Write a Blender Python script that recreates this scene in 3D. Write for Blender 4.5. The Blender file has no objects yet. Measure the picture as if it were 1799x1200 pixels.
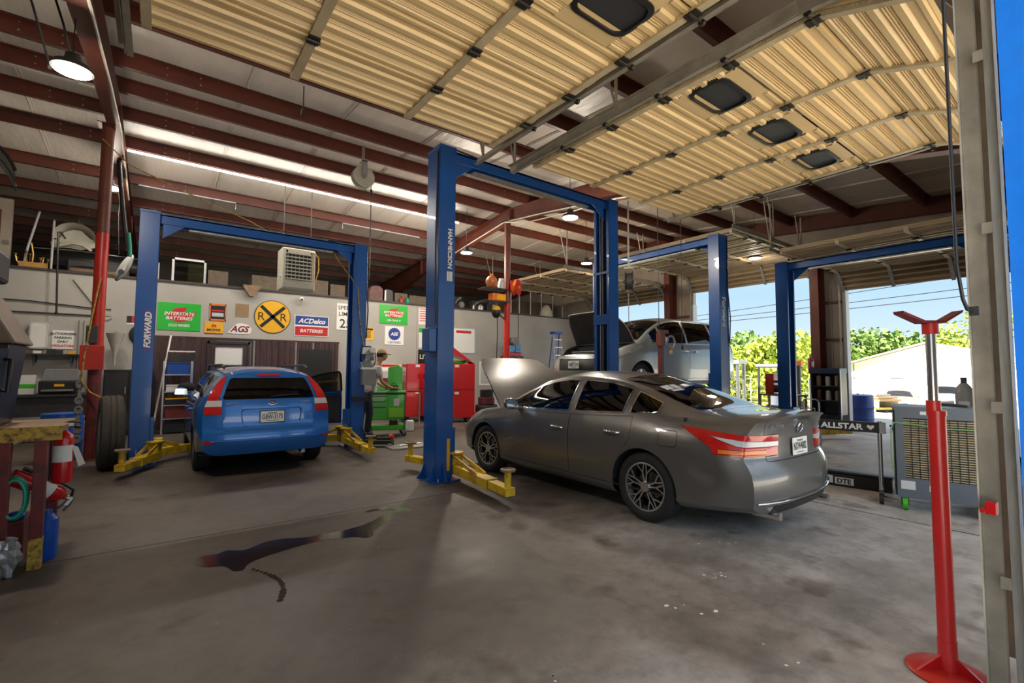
import bpy, bmesh, math, random
from mathutils import Vector, Matrix
S = bpy.context.scene
COL = S.collection
PI = math.pi
rnd = random.Random(7)

# ------------------------------------------------------------------ materials
def _pr(nt):
    return nt.nodes.get('Principled BSDF')

def mat(name, col, rough=0.5, metal=0.0, coat=0.0, var=0.0, scale=8.0, bump=0.0, bscale=40.0, spec=0.5, dirt=None, stretch=None):
    m = bpy.data.materials.new(name); m.use_nodes = True
    nt = m.node_tree; p = _pr(nt)
    p.inputs['Base Color'].default_value = (col[0], col[1], col[2], 1)
    p.inputs['Roughness'].default_value = rough
    p.inputs['Metallic'].default_value = metal
    p.inputs['Coat Weight'].default_value = coat
    p.inputs['Coat Roughness'].default_value = 0.04
    p.inputs['Specular IOR Level'].default_value = spec
    tc = nt.nodes.new('ShaderNodeTexCoord')
    vec = tc.outputs['Object']
    if stretch:
        mp = nt.nodes.new('ShaderNodeMapping'); mp.inputs['Scale'].default_value = stretch
        nt.links.new(vec, mp.inputs['Vector']); vec = mp.outputs['Vector']
    if var > 0 or dirt:
        n = nt.nodes.new('ShaderNodeTexNoise'); n.inputs['Scale'].default_value = scale
        n.inputs['Detail'].default_value = 6; n.inputs['Roughness'].default_value = 0.65
        nt.links.new(vec, n.inputs['Vector'])
        r = nt.nodes.new('ShaderNodeValToRGB')
        if dirt:
            r.color_ramp.elements[0].position = 0.36; r.color_ramp.elements[1].position = 0.56
            a = dirt; b = col
        else:
            r.color_ramp.elements[0].position = 0.3; r.color_ramp.elements[1].position = 0.7
            a = [max(0, c * (1 - var)) for c in col]; b = [min(1, c * (1 + var * 0.6)) for c in col]
        r.color_ramp.elements[0].color = (a[0], a[1], a[2], 1)
        r.color_ramp.elements[1].color = (b[0], b[1], b[2], 1)
        nt.links.new(n.outputs['Fac'], r.inputs['Fac'])
        nt.links.new(r.outputs['Color'], p.inputs['Base Color'])
    if bump > 0:
        n2 = nt.nodes.new('ShaderNodeTexNoise'); n2.inputs['Scale'].default_value = bscale
        n2.inputs['Detail'].default_value = 4
        nt.links.new(vec, n2.inputs['Vector'])
        b = nt.nodes.new('ShaderNodeBump'); b.inputs['Strength'].default_value = bump
        b.inputs['Distance'].default_value = 0.02
        nt.links.new(n2.outputs['Fac'], b.inputs['Height'])
        nt.links.new(b.outputs['Normal'], p.inputs['Normal'])
    return m

def emat(name, col, strength):
    m = bpy.data.materials.new(name); m.use_nodes = True
    p = _pr(m.node_tree)
    p.inputs['Base Color'].default_value = (col[0], col[1], col[2], 1)
    p.inputs['Emission Color'].default_value = (col[0], col[1], col[2], 1)
    p.inputs['Emission Strength'].default_value = strength
    return m

def glass(name, tint, refl=1.0):
    m = bpy.data.materials.new(name); m.use_nodes = True
    nt = m.node_tree; nt.nodes.clear()
    o = nt.nodes.new('ShaderNodeOutputMaterial'); mx = nt.nodes.new('ShaderNodeMixShader')
    t = nt.nodes.new('ShaderNodeBsdfTransparent'); t.inputs['Color'].default_value = (*tint, 1)
    g = nt.nodes.new('ShaderNodeBsdfGlossy'); g.inputs['Roughness'].default_value = 0.02
    g.inputs['Color'].default_value = (refl, refl, refl, 1)
    fr = nt.nodes.new('ShaderNodeFresnel'); fr.inputs['IOR'].default_value = 1.5
    nt.links.new(fr.outputs['Fac'], mx.inputs['Fac'])
    nt.links.new(t.outputs['BSDF'], mx.inputs[1]); nt.links.new(g.outputs['BSDF'], mx.inputs[2])
    nt.links.new(mx.outputs['Shader'], o.inputs['Surface'])
    return m

M = {}
M['black'] = mat('black_plastic', (0.012, 0.012, 0.013), 0.42)
M['dark'] = mat('dark_grey', (0.03, 0.03, 0.032), 0.5, var=0.3)
M['grey'] = mat('mid_grey', (0.22, 0.22, 0.22), 0.5, var=0.15)
M['lgrey'] = mat('light_grey', (0.5, 0.5, 0.5), 0.5, var=0.1)
M['white'] = mat('white_paint', (0.75, 0.74, 0.7), 0.45, var=0.06)
M['purewhite'] = mat('sign_white', (0.8, 0.79, 0.75), 0.4)
M['cream'] = mat('cream_plastic', (0.55, 0.52, 0.42), 0.5, var=0.1)
M['chrome'] = mat('chrome', (0.75, 0.75, 0.76), 0.12, metal=1)
M['steel'] = mat('bare_steel', (0.42, 0.42, 0.42), 0.38, metal=0.9, var=0.25, scale=5)
M['alu'] = mat('aluminium', (0.62, 0.62, 0.63), 0.32, metal=0.9, var=0.1)
M['galv'] = mat('galvanised_steel', (0.40, 0.39, 0.36), 0.42, metal=0.55, var=0.35, scale=3, stretch=(6, 6, 0.8))
M['redsteel'] = mat('red_oxide_steel', (0.135, 0.034, 0.020), 0.5, var=0.35, scale=2.0)
M['purlin'] = mat('red_oxide_purlin', (0.115, 0.027, 0.015), 0.5, var=0.35, scale=1.2)
M['redpaint'] = mat('bright_red_paint', (0.52, 0.022, 0.014), 0.35, var=0.2, scale=3)
M['red'] = mat('red_enamel', (0.50, 0.008, 0.010), 0.25, coat=0.4)
M['oldred'] = mat('worn_maroon_paint', (0.17, 0.022, 0.022), 0.5, dirt=(0.06, 0.02, 0.015), scale=9)
M['rustyyellow'] = mat('chipped_yellow_paint', (0.50, 0.33, 0.04), 0.55, dirt=(0.10, 0.03, 0.015), scale=22)
M['liftblue'] = mat('lift_blue_enamel', (0.008, 0.080, 0.32), 0.32, coat=0.25, var=0.15, scale=1.5)
M['yellow'] = mat('lift_yellow_paint', (0.70, 0.47, 0.015), 0.4, dirt=(0.45, 0.25, 0.02), scale=7)
M['lime'] = mat('lime_green_enamel', (0.05, 0.50, 0.010), 0.3, coat=0.3)
M['green'] = mat('sign_green', (0.01, 0.42, 0.03), 0.4)
M['rubber'] = mat('tyre_rubber', (0.018, 0.018, 0.019), 0.75, bump=0.2, bscale=60)
M['oldrubber'] = mat('dusty_tyre_rubber', (0.05, 0.042, 0.034), 0.8, bump=0.3, bscale=50, var=0.3)
M['skin'] = mat('skin', (0.42, 0.21, 0.13), 0.5)
M['hair'] = mat('dark_hair', (0.012, 0.009, 0.007), 0.6)
M['tan'] = mat('tan_canvas', (0.42, 0.24, 0.11), 0.8, var=0.2)
M['shirt'] = mat('pale_grey_cotton', (0.52, 0.50, 0.49), 0.85, var=0.12, scale=12)
M['navy'] = mat('navy_work_cloth', (0.012, 0.014, 0.022), 0.85, var=0.2)
M['wood'] = mat('worn_plywood', (0.24, 0.15, 0.085), 0.7, var=0.35, scale=5)
M['card'] = mat('cardboard', (0.30, 0.20, 0.11), 0.8, var=0.15)
M['paper'] = mat('white_paper', (0.72, 0.71, 0.68), 0.7)
M['orangep'] = mat('orange_plastic', (0.75, 0.17, 0.015), 0.45, var=0.2)
M['signyellow'] = mat('sign_yellow', (0.80, 0.42, 0.015), 0.4, var=0.06)
M['signblue'] = mat('sign_blue', (0.012, 0.05, 0.27), 0.4)
M['signred'] = mat('sign_red', (0.50, 0.014, 0.02), 0.4)
M['signblack'] = mat('sign_black', (0.012, 0.011, 0.011), 0.4)
M['blueplastic'] = mat('blue_plastic', (0.008, 0.07, 0.36), 0.35)
M['drumblue'] = mat('drum_blue_plastic', (0.02, 0.05, 0.25), 0.4)
M['teal'] = mat('teal_rubber', (0.02, 0.30, 0.20), 0.4)
M['cover'] = mat('brown_smoked_plastic', (0.17, 0.12, 0.085), 0.38, var=0.3, scale=3)
M['machine'] = mat('dark_machine_enamel', (0.020, 0.017, 0.022), 0.3, var=0.4, scale=4)
M['tanpaint'] = mat('tan_metal_paint', (0.42, 0.40, 0.33), 0.45, var=0.12)

# ------------------------------------------------------------------ mesh builder
class MB:
    def __init__(self, T=None):
        self.v = []; self.f = []; self.mi = []; self.T = T; self.cur = 0
    def add(self, vs, fs, mi=None):
        o = len(self.v); T = self.T
        for p in vs:
            p = Vector(p)
            if T is not None: p = T @ p
            self.v.append((p.x, p.y, p.z))
        mi = self.cur if mi is None else mi
        for q in fs:
            self.f.append(tuple(i + o for i in q)); self.mi.append(mi)
        return self
    def box(self, c, s, rot=None, mi=None):
        x, y, z = s[0] / 2, s[1] / 2, s[2] / 2
        vs = [Vector((a * x, b * y, d * z)) for a in (-1, 1) for b in (-1, 1) for d in (-1, 1)]
        if rot is not None:
            R = rot if isinstance(rot, Matrix) else Matrix.Rotation(rot, 3, 'Z')
            vs = [R @ p for p in vs]
        c = Vector(c)
        fs = [(0, 1, 3, 2), (4, 6, 7, 5), (0, 4, 5, 1), (2, 3, 7, 6), (0, 2, 6, 4), (1, 5, 7, 3)]
        return self.add([p + c for p in vs], fs, mi)
    def bb(self, a, b, mi=None):
        return self.box([(a[i] + b[i]) / 2 for i in range(3)], [abs(b[i] - a[i]) for i in range(3)], None, mi)
    def cyl(self, p0, p1, r0, r1=None, n=20, caps=True, mi=None):
        r1 = r0 if r1 is None else r1
        p0 = Vector(p0); p1 = Vector(p1); d = (p1 - p0).normalized()
        u = d.orthogonal().normalized(); w = d.cross(u)
        vs = []
        for p, r in ((p0, r0), (p1, r1)):
            for k in range(n):
                a = 2 * PI * k / n
                vs.append(p + (u * math.cos(a) + w * math.sin(a)) * r)
        fs = [(k, (k + 1) % n, n + (k + 1) % n, n + k) for k in range(n)]
        if caps:
            fs.append(tuple(range(n - 1, -1, -1))); fs.append(tuple(range(n, 2 * n)))
        return self.add(vs, fs, mi)
    def tube(self, pts, r, n=8, mi=None, closed=False):
        pts = [Vector(p) for p in pts]; N = len(pts); vs = []; fs = []
        prev = None
        for i, p in enumerate(pts):
            if closed: t = pts[(i + 1) % N] - pts[i - 1]
            else: t = pts[min(i + 1, N - 1)] - pts[max(i - 1, 0)]
            t = t.normalized() if t.length > 1e-9 else Vector((0, 0, 1))
            if prev is None: u = t.orthogonal().normalized()
            else:
                u = prev - t * prev.dot(t)
                u = u.normalized() if u.length > 1e-6 else t.orthogonal().normalized()
            prev = u; w = t.cross(u)
            rr = r[i] if isinstance(r, (list, tuple)) else r
            for k in range(n):
                a = 2 * PI * k / n
                vs.append(p + (u * math.cos(a) + w * math.sin(a)) * rr)
        R = N if closed else N - 1
        for i in range(R):
            a = i * n; b = ((i + 1) % N) * n
            for k in range(n):
                fs.append((a + k, a + (k + 1) % n, b + (k + 1) % n, b + k))
        if not closed:
            fs.append(tuple(range(n - 1, -1, -1))); fs.append(tuple(range((N - 1) * n, N * n)))
        return self.add(vs, fs, mi)
    def lathe(self, prof, o=(0, 0, 0), axis='Z', n=32, mi=None, closed=False, caps=True):
        vs = []; o = Vector(o); N = len(prof)
        for r, h in prof:
            for k in range(n):
                a = 2 * PI * k / n; c, s = math.cos(a) * r, math.sin(a) * r
                p = (c, s, h) if axis == 'Z' else ((h, c, s) if axis == 'X' else (s, h, c))
                vs.append(o + Vector(p))
        fs = []
        for i in range(N if closed else N - 1):
            a = i * n; b = ((i + 1) % N) * n
            for k in range(n):
                fs.append((a + k, a + (k + 1) % n, b + (k + 1) % n, b + k))
        if not closed and caps:
            if prof[0][0] > 1e-6: fs.append(tuple(range(n - 1, -1, -1)))
            if prof[-1][0] > 1e-6: fs.append(tuple(range((N - 1) * n, N * n)))
        return self.add(vs, fs, mi)
    def prism(self, poly, h0, h1, plane='XY', mi=None):
        n = len(poly)
        def P(a, b, h):
            return (a, b, h) if plane == 'XY' else ((a, h, b) if plane == 'XZ' else (h, a, b))
        vs = [P(a, b, h0) for a, b in poly] + [P(a, b, h1) for a, b in poly]
        fs = [(k, (k + 1) % n, n + (k + 1) % n, n + k) for k in range(n)]
        fs += [tuple(range(n - 1, -1, -1)), tuple(range(n, 2 * n))]
        return self.add(vs, fs, mi)
    def sphere(self, c, r, nu=16, nv=10, s=(1, 1, 1), mi=None):
        c = Vector(c); vs = []; fs = []
        for i in range(nv + 1):
            t = PI * i / nv
            for k in range(nu):
                a = 2 * PI * k / nu
                vs.append(c + Vector((math.sin(t) * math.cos(a) * r * s[0], math.sin(t) * math.sin(a) * r * s[1], math.cos(t) * r * s[2])))
        for i in range(nv):
            for k in range(nu):
                fs.append((i * nu + k, (i + 1) * nu + k, (i + 1) * nu + (k + 1) % nu, i * nu + (k + 1) % nu))
        return self.add(vs, fs, mi)
    def torus(self, c, R, r, axis='Z', n=28, m=8, mi=None, sq=(1, 1)):
        c = Vector(c); pts = []
        for k in range(n):
            a = 2 * PI * k / n; x, y = R * math.cos(a) * sq[0], R * math.sin(a) * sq[1]
            p = (x, y, 0) if axis == 'Z' else ((0, x, y) if axis == 'X' else (x, 0, y))
            pts.append(c + Vector(p))
        return self.tube(pts, r, m, mi, closed=True)
    def grid(self, fn, nu, nv, mi=None, flip=False):
        vs = [fn(i / nu, j / nv) for i in range(nu + 1) for j in range(nv + 1)]
        fs = []
        for i in range(nu):
            for j in range(nv):
                a = i * (nv + 1) + j; q = (a, a + nv + 1, a + nv + 2, a + 1)
                fs.append(q[::-1] if flip else q)
        return self.add(vs, fs, mi)

def mesh_from(name, mb, mats, smooth=None, bevel=0.0, fix=True):
    me = bpy.data.meshes.new(name)
    me.from_pydata(mb.v, [], mb.f)
    if not isinstance(mats, (list, tuple)): mats = [mats]
    for m in mats: me.materials.append(M[m] if isinstance(m, str) else m)
    if len(mats) > 1: me.polygons.foreach_set('material_index', [min(i, len(mats) - 1) for i in mb.mi])
    if fix:
        bm = bmesh.new(); bm.from_mesh(me)
        bmesh.ops.recalc_face_normals(bm, faces=bm.faces[:])
        bm.to_mesh(me); bm.free()
    if smooth is not None:
        me.polygons.foreach_set('use_smooth', [True] * len(me.polygons))
        if smooth < 180: me.set_sharp_from_angle(angle=math.radians(smooth))
    me.update()
    return me

def obj(name, mb, mats, parent=None, smooth=None, bevel=0.0, loc=None, rotz=None, fix=True):
    me = mesh_from(name, mb, mats, smooth, fix=fix)
    o = bpy.data.objects.new(name, me); COL.objects.link(o)
    if parent is not None: o.parent = parent
    if loc is not None: o.location = loc
    if rotz is not None: o.rotation_euler = (0, 0, rotz)
    if bevel > 0:
        b = o.modifiers.new('bevel', 'BEVEL'); b.width = bevel; b.segments = 2; b.limit_method = 'ANGLE'
        b.angle_limit = math.radians(40)
    return o

def tag(o, label, cat, group=None):
    o['label'] = label; o['category'] = cat
    if group: o['group'] = group
    return o

def thing(name, label, cat, loc=(0, 0, 0), rotz=0, group=None):
    o = bpy.data.objects.new(name, None); COL.objects.link(o)
    o.empty_display_size = 0.1
    o.location = loc; o.rotation_euler = (0, 0, rotz)
    return tag(o, label, cat, group)

def struct(name, mb=None, mats=None, parent=None, **k):
    if mb is None:
        o = bpy.data.objects.new(name, None); COL.objects.link(o)
        if parent: o.parent = parent
    else: o = obj(name, mb, mats, parent, **k)
    if parent is None: o['kind'] = 'structure'
    return o

def dup(root, loc=None, rotz=None, label=None):
    def cp(o, par):
        c = o.copy(); COL.objects.link(c)
        if par is not None: c.parent = par
        for ch in list(o.children): cp(ch, c)
        return c
    r = cp(root, None)
    if loc is not None: r.location = loc
    if rotz is not None: r.rotation_euler = (0, 0, rotz)
    if label: r['label'] = label
    return r

_tc = {}
def text_geo(s, size=1.0, bold=0.0, shear=0.0, spacing=1.0, depth=0.002):
    key = (s, size, bold, shear, spacing, depth)
    if key in _tc: return _tc[key]
    cu = bpy.data.curves.new('t', 'FONT'); cu.body = s; cu.size = size; cu.align_x = 'CENTER'; cu.align_y = 'CENTER'
    cu.extrude = depth / 2; cu.offset = bold; cu.shear = shear; cu.space_character = spacing; cu.resolution_u = 3
    o = bpy.data.objects.new('t', cu); COL.objects.link(o)
    dg = bpy.context.evaluated_depsgraph_get()
    me = bpy.data.meshes.new_from_object(o.evaluated_get(dg))
    vs = [v.co.copy() for v in me.vertices]; fs = [tuple(p.vertices) for p in me.polygons]
    bpy.data.objects.remove(o); bpy.data.curves.remove(cu); bpy.data.meshes.remove(me)
    _tc[key] = (vs, fs)
    return vs, fs

def put_text(mb, s, frame, width=None, height=None, mi=None, **k):
    """frame = (origin, xdir, ydir); text centred at the origin, scaled to width/height"""
    vs, fs = text_geo(s, **k)
    x0 = min(v.x for v in vs); x1 = max(v.x for v in vs); y0 = min(v.y for v in vs); y1 = max(v.y for v in vs)
    o, xd, yd = [Vector(q) for q in frame]; xd = xd.normalized(); yd = yd.normalized(); nd = xd.cross(yd)
    sx = width / (x1 - x0) if width else None
    sy = height / (y1 - y0) if height else None
    if sx is None: sx = sy
    if sy is None: sy = sx
    mb.add([o + xd * ((v.x - (x0 + x1) / 2) * sx) + yd * ((v.y - (y0 + y1) / 2) * sy) + nd * v.z for v in vs], fs, mi)
    return mb
def wallframe(x, z, y):       # on a wall facing -Y
    return ((x, y, z), (1, 0, 0), (0, 0, 1))

# ------------------------------------------------------------------ camera
cam_d = bpy.data.cameras.new('camera'); cam = bpy.data.objects.new('camera', cam_d); COL.objects.link(cam)
cam_d.sensor_width = 36; cam_d.lens = 828.0 / 1799 * 36; cam_d.clip_start = 0.05; cam_d.clip_end = 400
CH = 1.48
yaw, pitch, roll = 0.64317, 0.05881, 0.00589
fw = Vector((math.sin(yaw) * math.cos(pitch), math.cos(yaw) * math.cos(pitch), math.sin(pitch)))
rt = Vector((math.cos(yaw), -math.sin(yaw), 0)); up = rt.cross(fw)
r2 = rt * math.cos(roll) + up * math.sin(roll); u2 = up * math.cos(roll) - rt * math.sin(roll)
mw = Matrix((r2, u2, -fw)).transposed().to_4x4(); mw.translation = (0, 0, CH)
cam.matrix_world = mw
S.camera = cam
# ------------------------------------------------------------------ setting
XL, XR, YF, YB, YR = -8.0, 13.8, 0.30, 19.9, 9.9
def roofz(y): return 5.97 - 0.083 * abs(y - YR)

def floor_material():
    m = bpy.data.materials.new('stained_concrete'); m.use_nodes = True
    nt = m.node_tree; p = _pr(nt); L = nt.links
    tc = nt.nodes.new('ShaderNodeTexCoord')
    def noise(sc, det=8, rough=0.6, st=None):
        n = nt.nodes.new('ShaderNodeTexNoise'); n.inputs['Scale'].default_value = sc
        n.inputs['Detail'].default_value = det; n.inputs['Roughness'].default_value = rough
        if st:
            mp = nt.nodes.new('ShaderNodeMapping'); mp.inputs['Scale'].default_value = st
            L.new(tc.outputs['Object'], mp.inputs['Vector']); L.new(mp.outputs['Vector'], n.inputs['Vector'])
        else: L.new(tc.outputs['Object'], n.inputs['Vector'])
        return n
    def ramp(src, stops):
        r = nt.nodes.new('ShaderNodeValToRGB'); e = r.color_ramp.elements
        while len(e) < len(stops): e.new(0.5)
        for k, (pos, c) in enumerate(stops): e[k].position = pos; e[k].color = (*c, 1)
        L.new(src, r.inputs['Fac']); return r
    a = noise(0.55, 9, 0.62)
    base = ramp(a.outputs['Fac'], [(0.3, (0.040, 0.029, 0.021)), (0.47, (0.068, 0.051, 0.038)), (0.6, (0.098, 0.077, 0.060)), (0.75, (0.135, 0.112, 0.092))])
    b = noise(5.0, 8, 0.75)
    fine = ramp(b.outputs['Fac'], [(0.3, (0.62, 0.62, 0.62)), (0.55, (1, 1, 1)), (0.8, (1.12, 1.1, 1.08))])
    mul = nt.nodes.new('ShaderNodeMix'); mul.data_type = 'RGBA'; mul.blend_type = 'MULTIPLY'; mul.inputs[0].default_value = 1
    L.new(base.outputs['Color'], mul.inputs[6]); L.new(fine.outputs['Color'], mul.inputs[7])
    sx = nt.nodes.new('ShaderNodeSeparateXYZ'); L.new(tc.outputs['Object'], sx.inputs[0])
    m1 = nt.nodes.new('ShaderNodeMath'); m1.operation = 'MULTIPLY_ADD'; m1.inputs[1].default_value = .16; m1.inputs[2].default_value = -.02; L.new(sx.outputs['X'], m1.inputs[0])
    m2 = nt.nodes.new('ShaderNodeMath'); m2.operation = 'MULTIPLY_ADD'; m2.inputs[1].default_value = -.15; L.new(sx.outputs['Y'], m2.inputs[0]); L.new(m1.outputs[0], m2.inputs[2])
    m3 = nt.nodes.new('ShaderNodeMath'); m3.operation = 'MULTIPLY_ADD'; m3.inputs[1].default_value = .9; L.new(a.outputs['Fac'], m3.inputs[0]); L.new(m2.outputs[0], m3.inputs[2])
    bay_daylight = ramp(m3.outputs[0], [(0.25, (1, 1, 1)), (0.92, (5.4, 6.2, 7.2))])  # lightens floor colour towards the front right, painted in for daylight there
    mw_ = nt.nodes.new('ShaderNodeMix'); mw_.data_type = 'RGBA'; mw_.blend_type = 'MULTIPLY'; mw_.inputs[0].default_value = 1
    L.new(mul.outputs[2], mw_.inputs[6]); L.new(bay_daylight.outputs['Color'], mw_.inputs[7]); mul = mw_
    # dark oil drips
    c = noise(2.3, 3, 0.5)
    spots = ramp(c.outputs['Fac'], [(0.60, (1, 1, 1)), (0.70, (0.55, 0.5, 0.46))])
    mul2 = nt.nodes.new('ShaderNodeMix'); mul2.data_type = 'RGBA'; mul2.blend_type = 'MULTIPLY'; mul2.inputs[0].default_value = 1
    L.new(mul.outputs[2], mul2.inputs[6]); L.new(spots.outputs['Color'], mul2.inputs[7])
    # pale scratches and chalky flecks
    d = noise(26, 2, 0.5)
    fleck = ramp(d.outputs['Fac'], [(0.76, (0, 0, 0)), (0.79, (1, 1, 1))])
    mx = nt.nodes.new('ShaderNodeMix'); mx.data_type = 'RGBA'
    L.new(fleck.outputs['Color'], mx.inputs[0]); L.new(mul2.outputs[2], mx.inputs[6]); mx.inputs[7].default_value = (0.30, 0.28, 0.26, 1)
    L.new(mx.outputs[2], p.inputs['Base Color'])
    r = ramp(noise(1.1, 6, 0.6).outputs['Fac'], [(0.3, (0.44, 0.44, 0.44)), (0.7, (0.72, 0.72, 0.72))])
    L.new(r.outputs['Color'], p.inputs['Roughness'])
    bp = nt.nodes.new('ShaderNodeBump'); bp.inputs['Strength'].default_value = 0.12; bp.inputs['Distance'].default_value = 0.01
    L.new(b.outputs['Fac'], bp.inputs['Height']); L.new(bp.outputs['Normal'], p.inputs['Normal'])
    return m
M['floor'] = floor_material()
M['joint'] = mat('joint_filler', (0.016, 0.014, 0.013), 0.7)
M['insul'] = mat('white_vinyl_insulation', (0.69, 0.62, 0.54), 0.42, var=0.14, scale=0.7, bump=0.75, bscale=3.2, stretch=(2.6, 0.55, 1))
M['block'] = mat('painted_block_wall', (0.40, 0.38, 0.345), 0.6, var=0.12, scale=0.6, bump=0.15, bscale=12)
M['darkwall'] = mat('dark_back_sheeting', (0.10, 0.085, 0.075), 0.8, var=0.3, scale=0.6)
M['panelbeige'] = mat('beige_wall_panel', (0.42, 0.36, 0.29), 0.6, var=0.2, scale=1.2)
M['apron'] = mat('concrete_apron', (0.60, 0.55, 0.46), 0.8, var=0.2, scale=0.7)
M['jambblue'] = mat('bright_blue_paint', (0.004, 0.19, 0.80), 0.35, var=0.08)

# floor slab
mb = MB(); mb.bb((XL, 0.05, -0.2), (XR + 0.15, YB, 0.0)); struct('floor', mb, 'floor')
mb = MB()
for x in (-0.93,): mb.bb((x - 0.011, 0.3, 0.0), (x + 0.011, 13.9, 0.0015))
for y in (5.02,): mb.bb((XL, y - 0.006, 0.0), (3.2, y + 0.006, 0.0014))
mb.bb((6.0, 0.3, 0.0), (6.016, 13.9, 0.0014))
struct('trim_1', mb, 'joint')
# ground outside
mb = MB(); mb.bb((-30, -26, -0.3), (40, 0.05, -0.03)); struct('ground_front_apron', mb, 'apron')
mb = MB(); mb.bb((XR + 0.15, 0.05, -0.3), (21.5, 30, -0.04)); struct('ground_side_apron', mb, mat('grey_asphalt', (.26, .25, .24), .85, var=.2, scale=.8))

# roof insulation: two slopes
mb = MB()
n = 60
for y0, y1 in ((0.0, YR), (YR, YB + .1)):
    mb.add([(XL, y0, roofz(y0)), (XR + .15, y0, roofz(y0)), (XR + .15, y1, roofz(y1)), (XL, y1, roofz(y1)),
            (XL, y0, roofz(y0) + .12), (XR + .15, y0, roofz(y0) + .12), (XR + .15, y1, roofz(y1) + .12), (XL, y1, roofz(y1) + .12)],
           [(0, 1, 2, 3), (7, 6, 5, 4), (0, 4, 5, 1), (2, 6, 7, 3), (1, 5, 6, 2), (0, 3, 7, 4)])
struct('ceiling', mb, 'insul')
# insulation blanket seams (folded tabs running up the slope)
for k, x in enumerate([-6.4, -4.9, -3.4, -1.9, 0.9, 2.4, 3.9, 5.4, 8.6, 10.1, 11.6, 13.1]):
    mb = MB()
    for sg in (-1, 1):
        for off, h in ((0, .022), (.05, .014)):
            pts = [(x + off, YR + sg * .05, roofz(YR) - .001), (x + off, YR + sg * 9.6, roofz(YR + sg * 9.6) - .001)]
            mb.add([(pts[0][0] - .006, pts[0][1], pts[0][2]), (pts[0][0] + .006, pts[0][1], pts[0][2]), (pts[0][0], pts[0][1], pts[0][2] - h),
                    (pts[1][0] - .006, pts[1][1], pts[1][2]), (pts[1][0] + .006, pts[1][1], pts[1][2]), (pts[1][0], pts[1][1], pts[1][2] - h)],
                   [(0, 2, 5, 3), (2, 1, 4, 5), (0, 1, 2), (3, 5, 4), (0, 3, 4, 1)])
    struct('trim_%d' % (k + 2), mb, 'insul')

# purlins: Z sections along X
def purlin(y, x0=XL, x1=XR, h=0.205):
    zt = roofz(y) - 0.004; s = -0.083 if y > YR else 0.083
    f = 0.065; t = 0.008; mb = MB()
    for d, a, b in ((0, (-.004, -h), (.004, 0)), (1, (-f, -t), (0, 0)), (2, (0, -h), (f, -h + t)), (3, (-f, -.02), (-f + t, 0)), (4, (f - t, -h), (f, -h + .02))):
        mb.bb((x0, y + a[0], zt + a[1] - .006), (x1, y + b[0], zt + b[1] - .006))
    # bolt heads where the sections lap
    for x in (-.81, 7.4):
        for dx in (-0.75, -0.35, 0.75, 1.15):
            for dz in (0.05, 0.155):
                if x0 < x + dx < x1: mb.box((x + dx, y - .008, zt - dz), (.02, .012, .02), mi=1)
    return struct('roof_beam', mb, ['purlin', 'steel'])
PUR = [1.3, 2.7, 4.1, 5.5, 6.88, 8.23, 9.2, 10.28, 11.36, 13.06, 14.49, 15.82, 17.22, 18.6]
for y in PUR: purlin(y)

# tapered rafters on the frame lines, with pipe columns under the ridge
def rafter(x, x1=None):
    key = [(0.32, 1.05), (4.5, 0.60), (7.2, 0.42), (9.9, 0.30), (12.6, 0.36), (15.2, 0.50), (19.8, 1.0)]
    mb = MB(); w = 0.005
    poly = [(y, roofz(y) - .215) for y, d in key] + [(y, roofz(y) - .215 - d) for y, d in reversed(key)]
    mb.prism(poly, x - w, x + w, 'YZ')
    for i in range(len(key) - 1):
        (ya, da), (yb, db) = key[i], key[i + 1]
        for top in (0, 1):
            za = roofz(ya) - .215 - (0 if top else da); zb = roofz(yb) - .215 - (0 if top else db)
            mb.add([(x - .09, ya, za), (x + .09, ya, za), (x + .09, yb, zb), (x - .09, yb, zb),
                    (x - .09, ya, za - .012), (x + .09, ya, za - .012), (x + .09, yb, zb - .012), (x - .09, yb, zb - .012)],
                   [(0, 1, 2, 3), (7, 6, 5, 4), (0, 4, 5, 1), (2, 6, 7, 3), (1, 5, 6, 2), (0, 3, 7, 4)])
    for ya in (4.5, 9.9, 15.2):
        d = dict((a, b) for a, b in key)[ya]
        mb.bb((x - .085, ya - .006, roofz(ya) - .22 - d), (x + .085, ya + .006, roofz(ya) - .225))
    return struct('rafter_beam', mb, 'redsteel')
for x in (-0.74, 7.4): rafter(x)
struct('rafter_beam', MB().prism([(0.3, roofz(.3) - .02), (YR, roofz(YR) - .02), (YB, roofz(YB) - .02), (YB, roofz(YB) - .36), (YR, roofz(YR) - .42), (.3, roofz(.3) - .36)], XR - .22, XR - .05, 'YZ'), 'redsteel')
for x, y, h in ((-0.81, 10.11, 3.66), (7.4, 10.1, 3.24)):
    mb = MB(); t = roofz(9.9) - .5
    mb.cyl((x, y, h), (x, y, t), .084, n=24, mi=0); mb.cyl((x, y, 0.0), (x, y, h), .086, n=24, mi=1 if x > 0 else 2)
    if x < 0: mb.cyl((x, y, 1.45), (x, y, h), .0865, n=24, mi=1)
    mb.bb((x - .15, y - .15, 0), (x + .15, y + .15, .015), mi=0); mb.bb((x - .14, y - .14, t - .015), (x + .14, y + .14, t), mi=0)
    struct('pipe_column', mb, ['redsteel', 'redpaint', 'oldred'], smooth=40)

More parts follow.
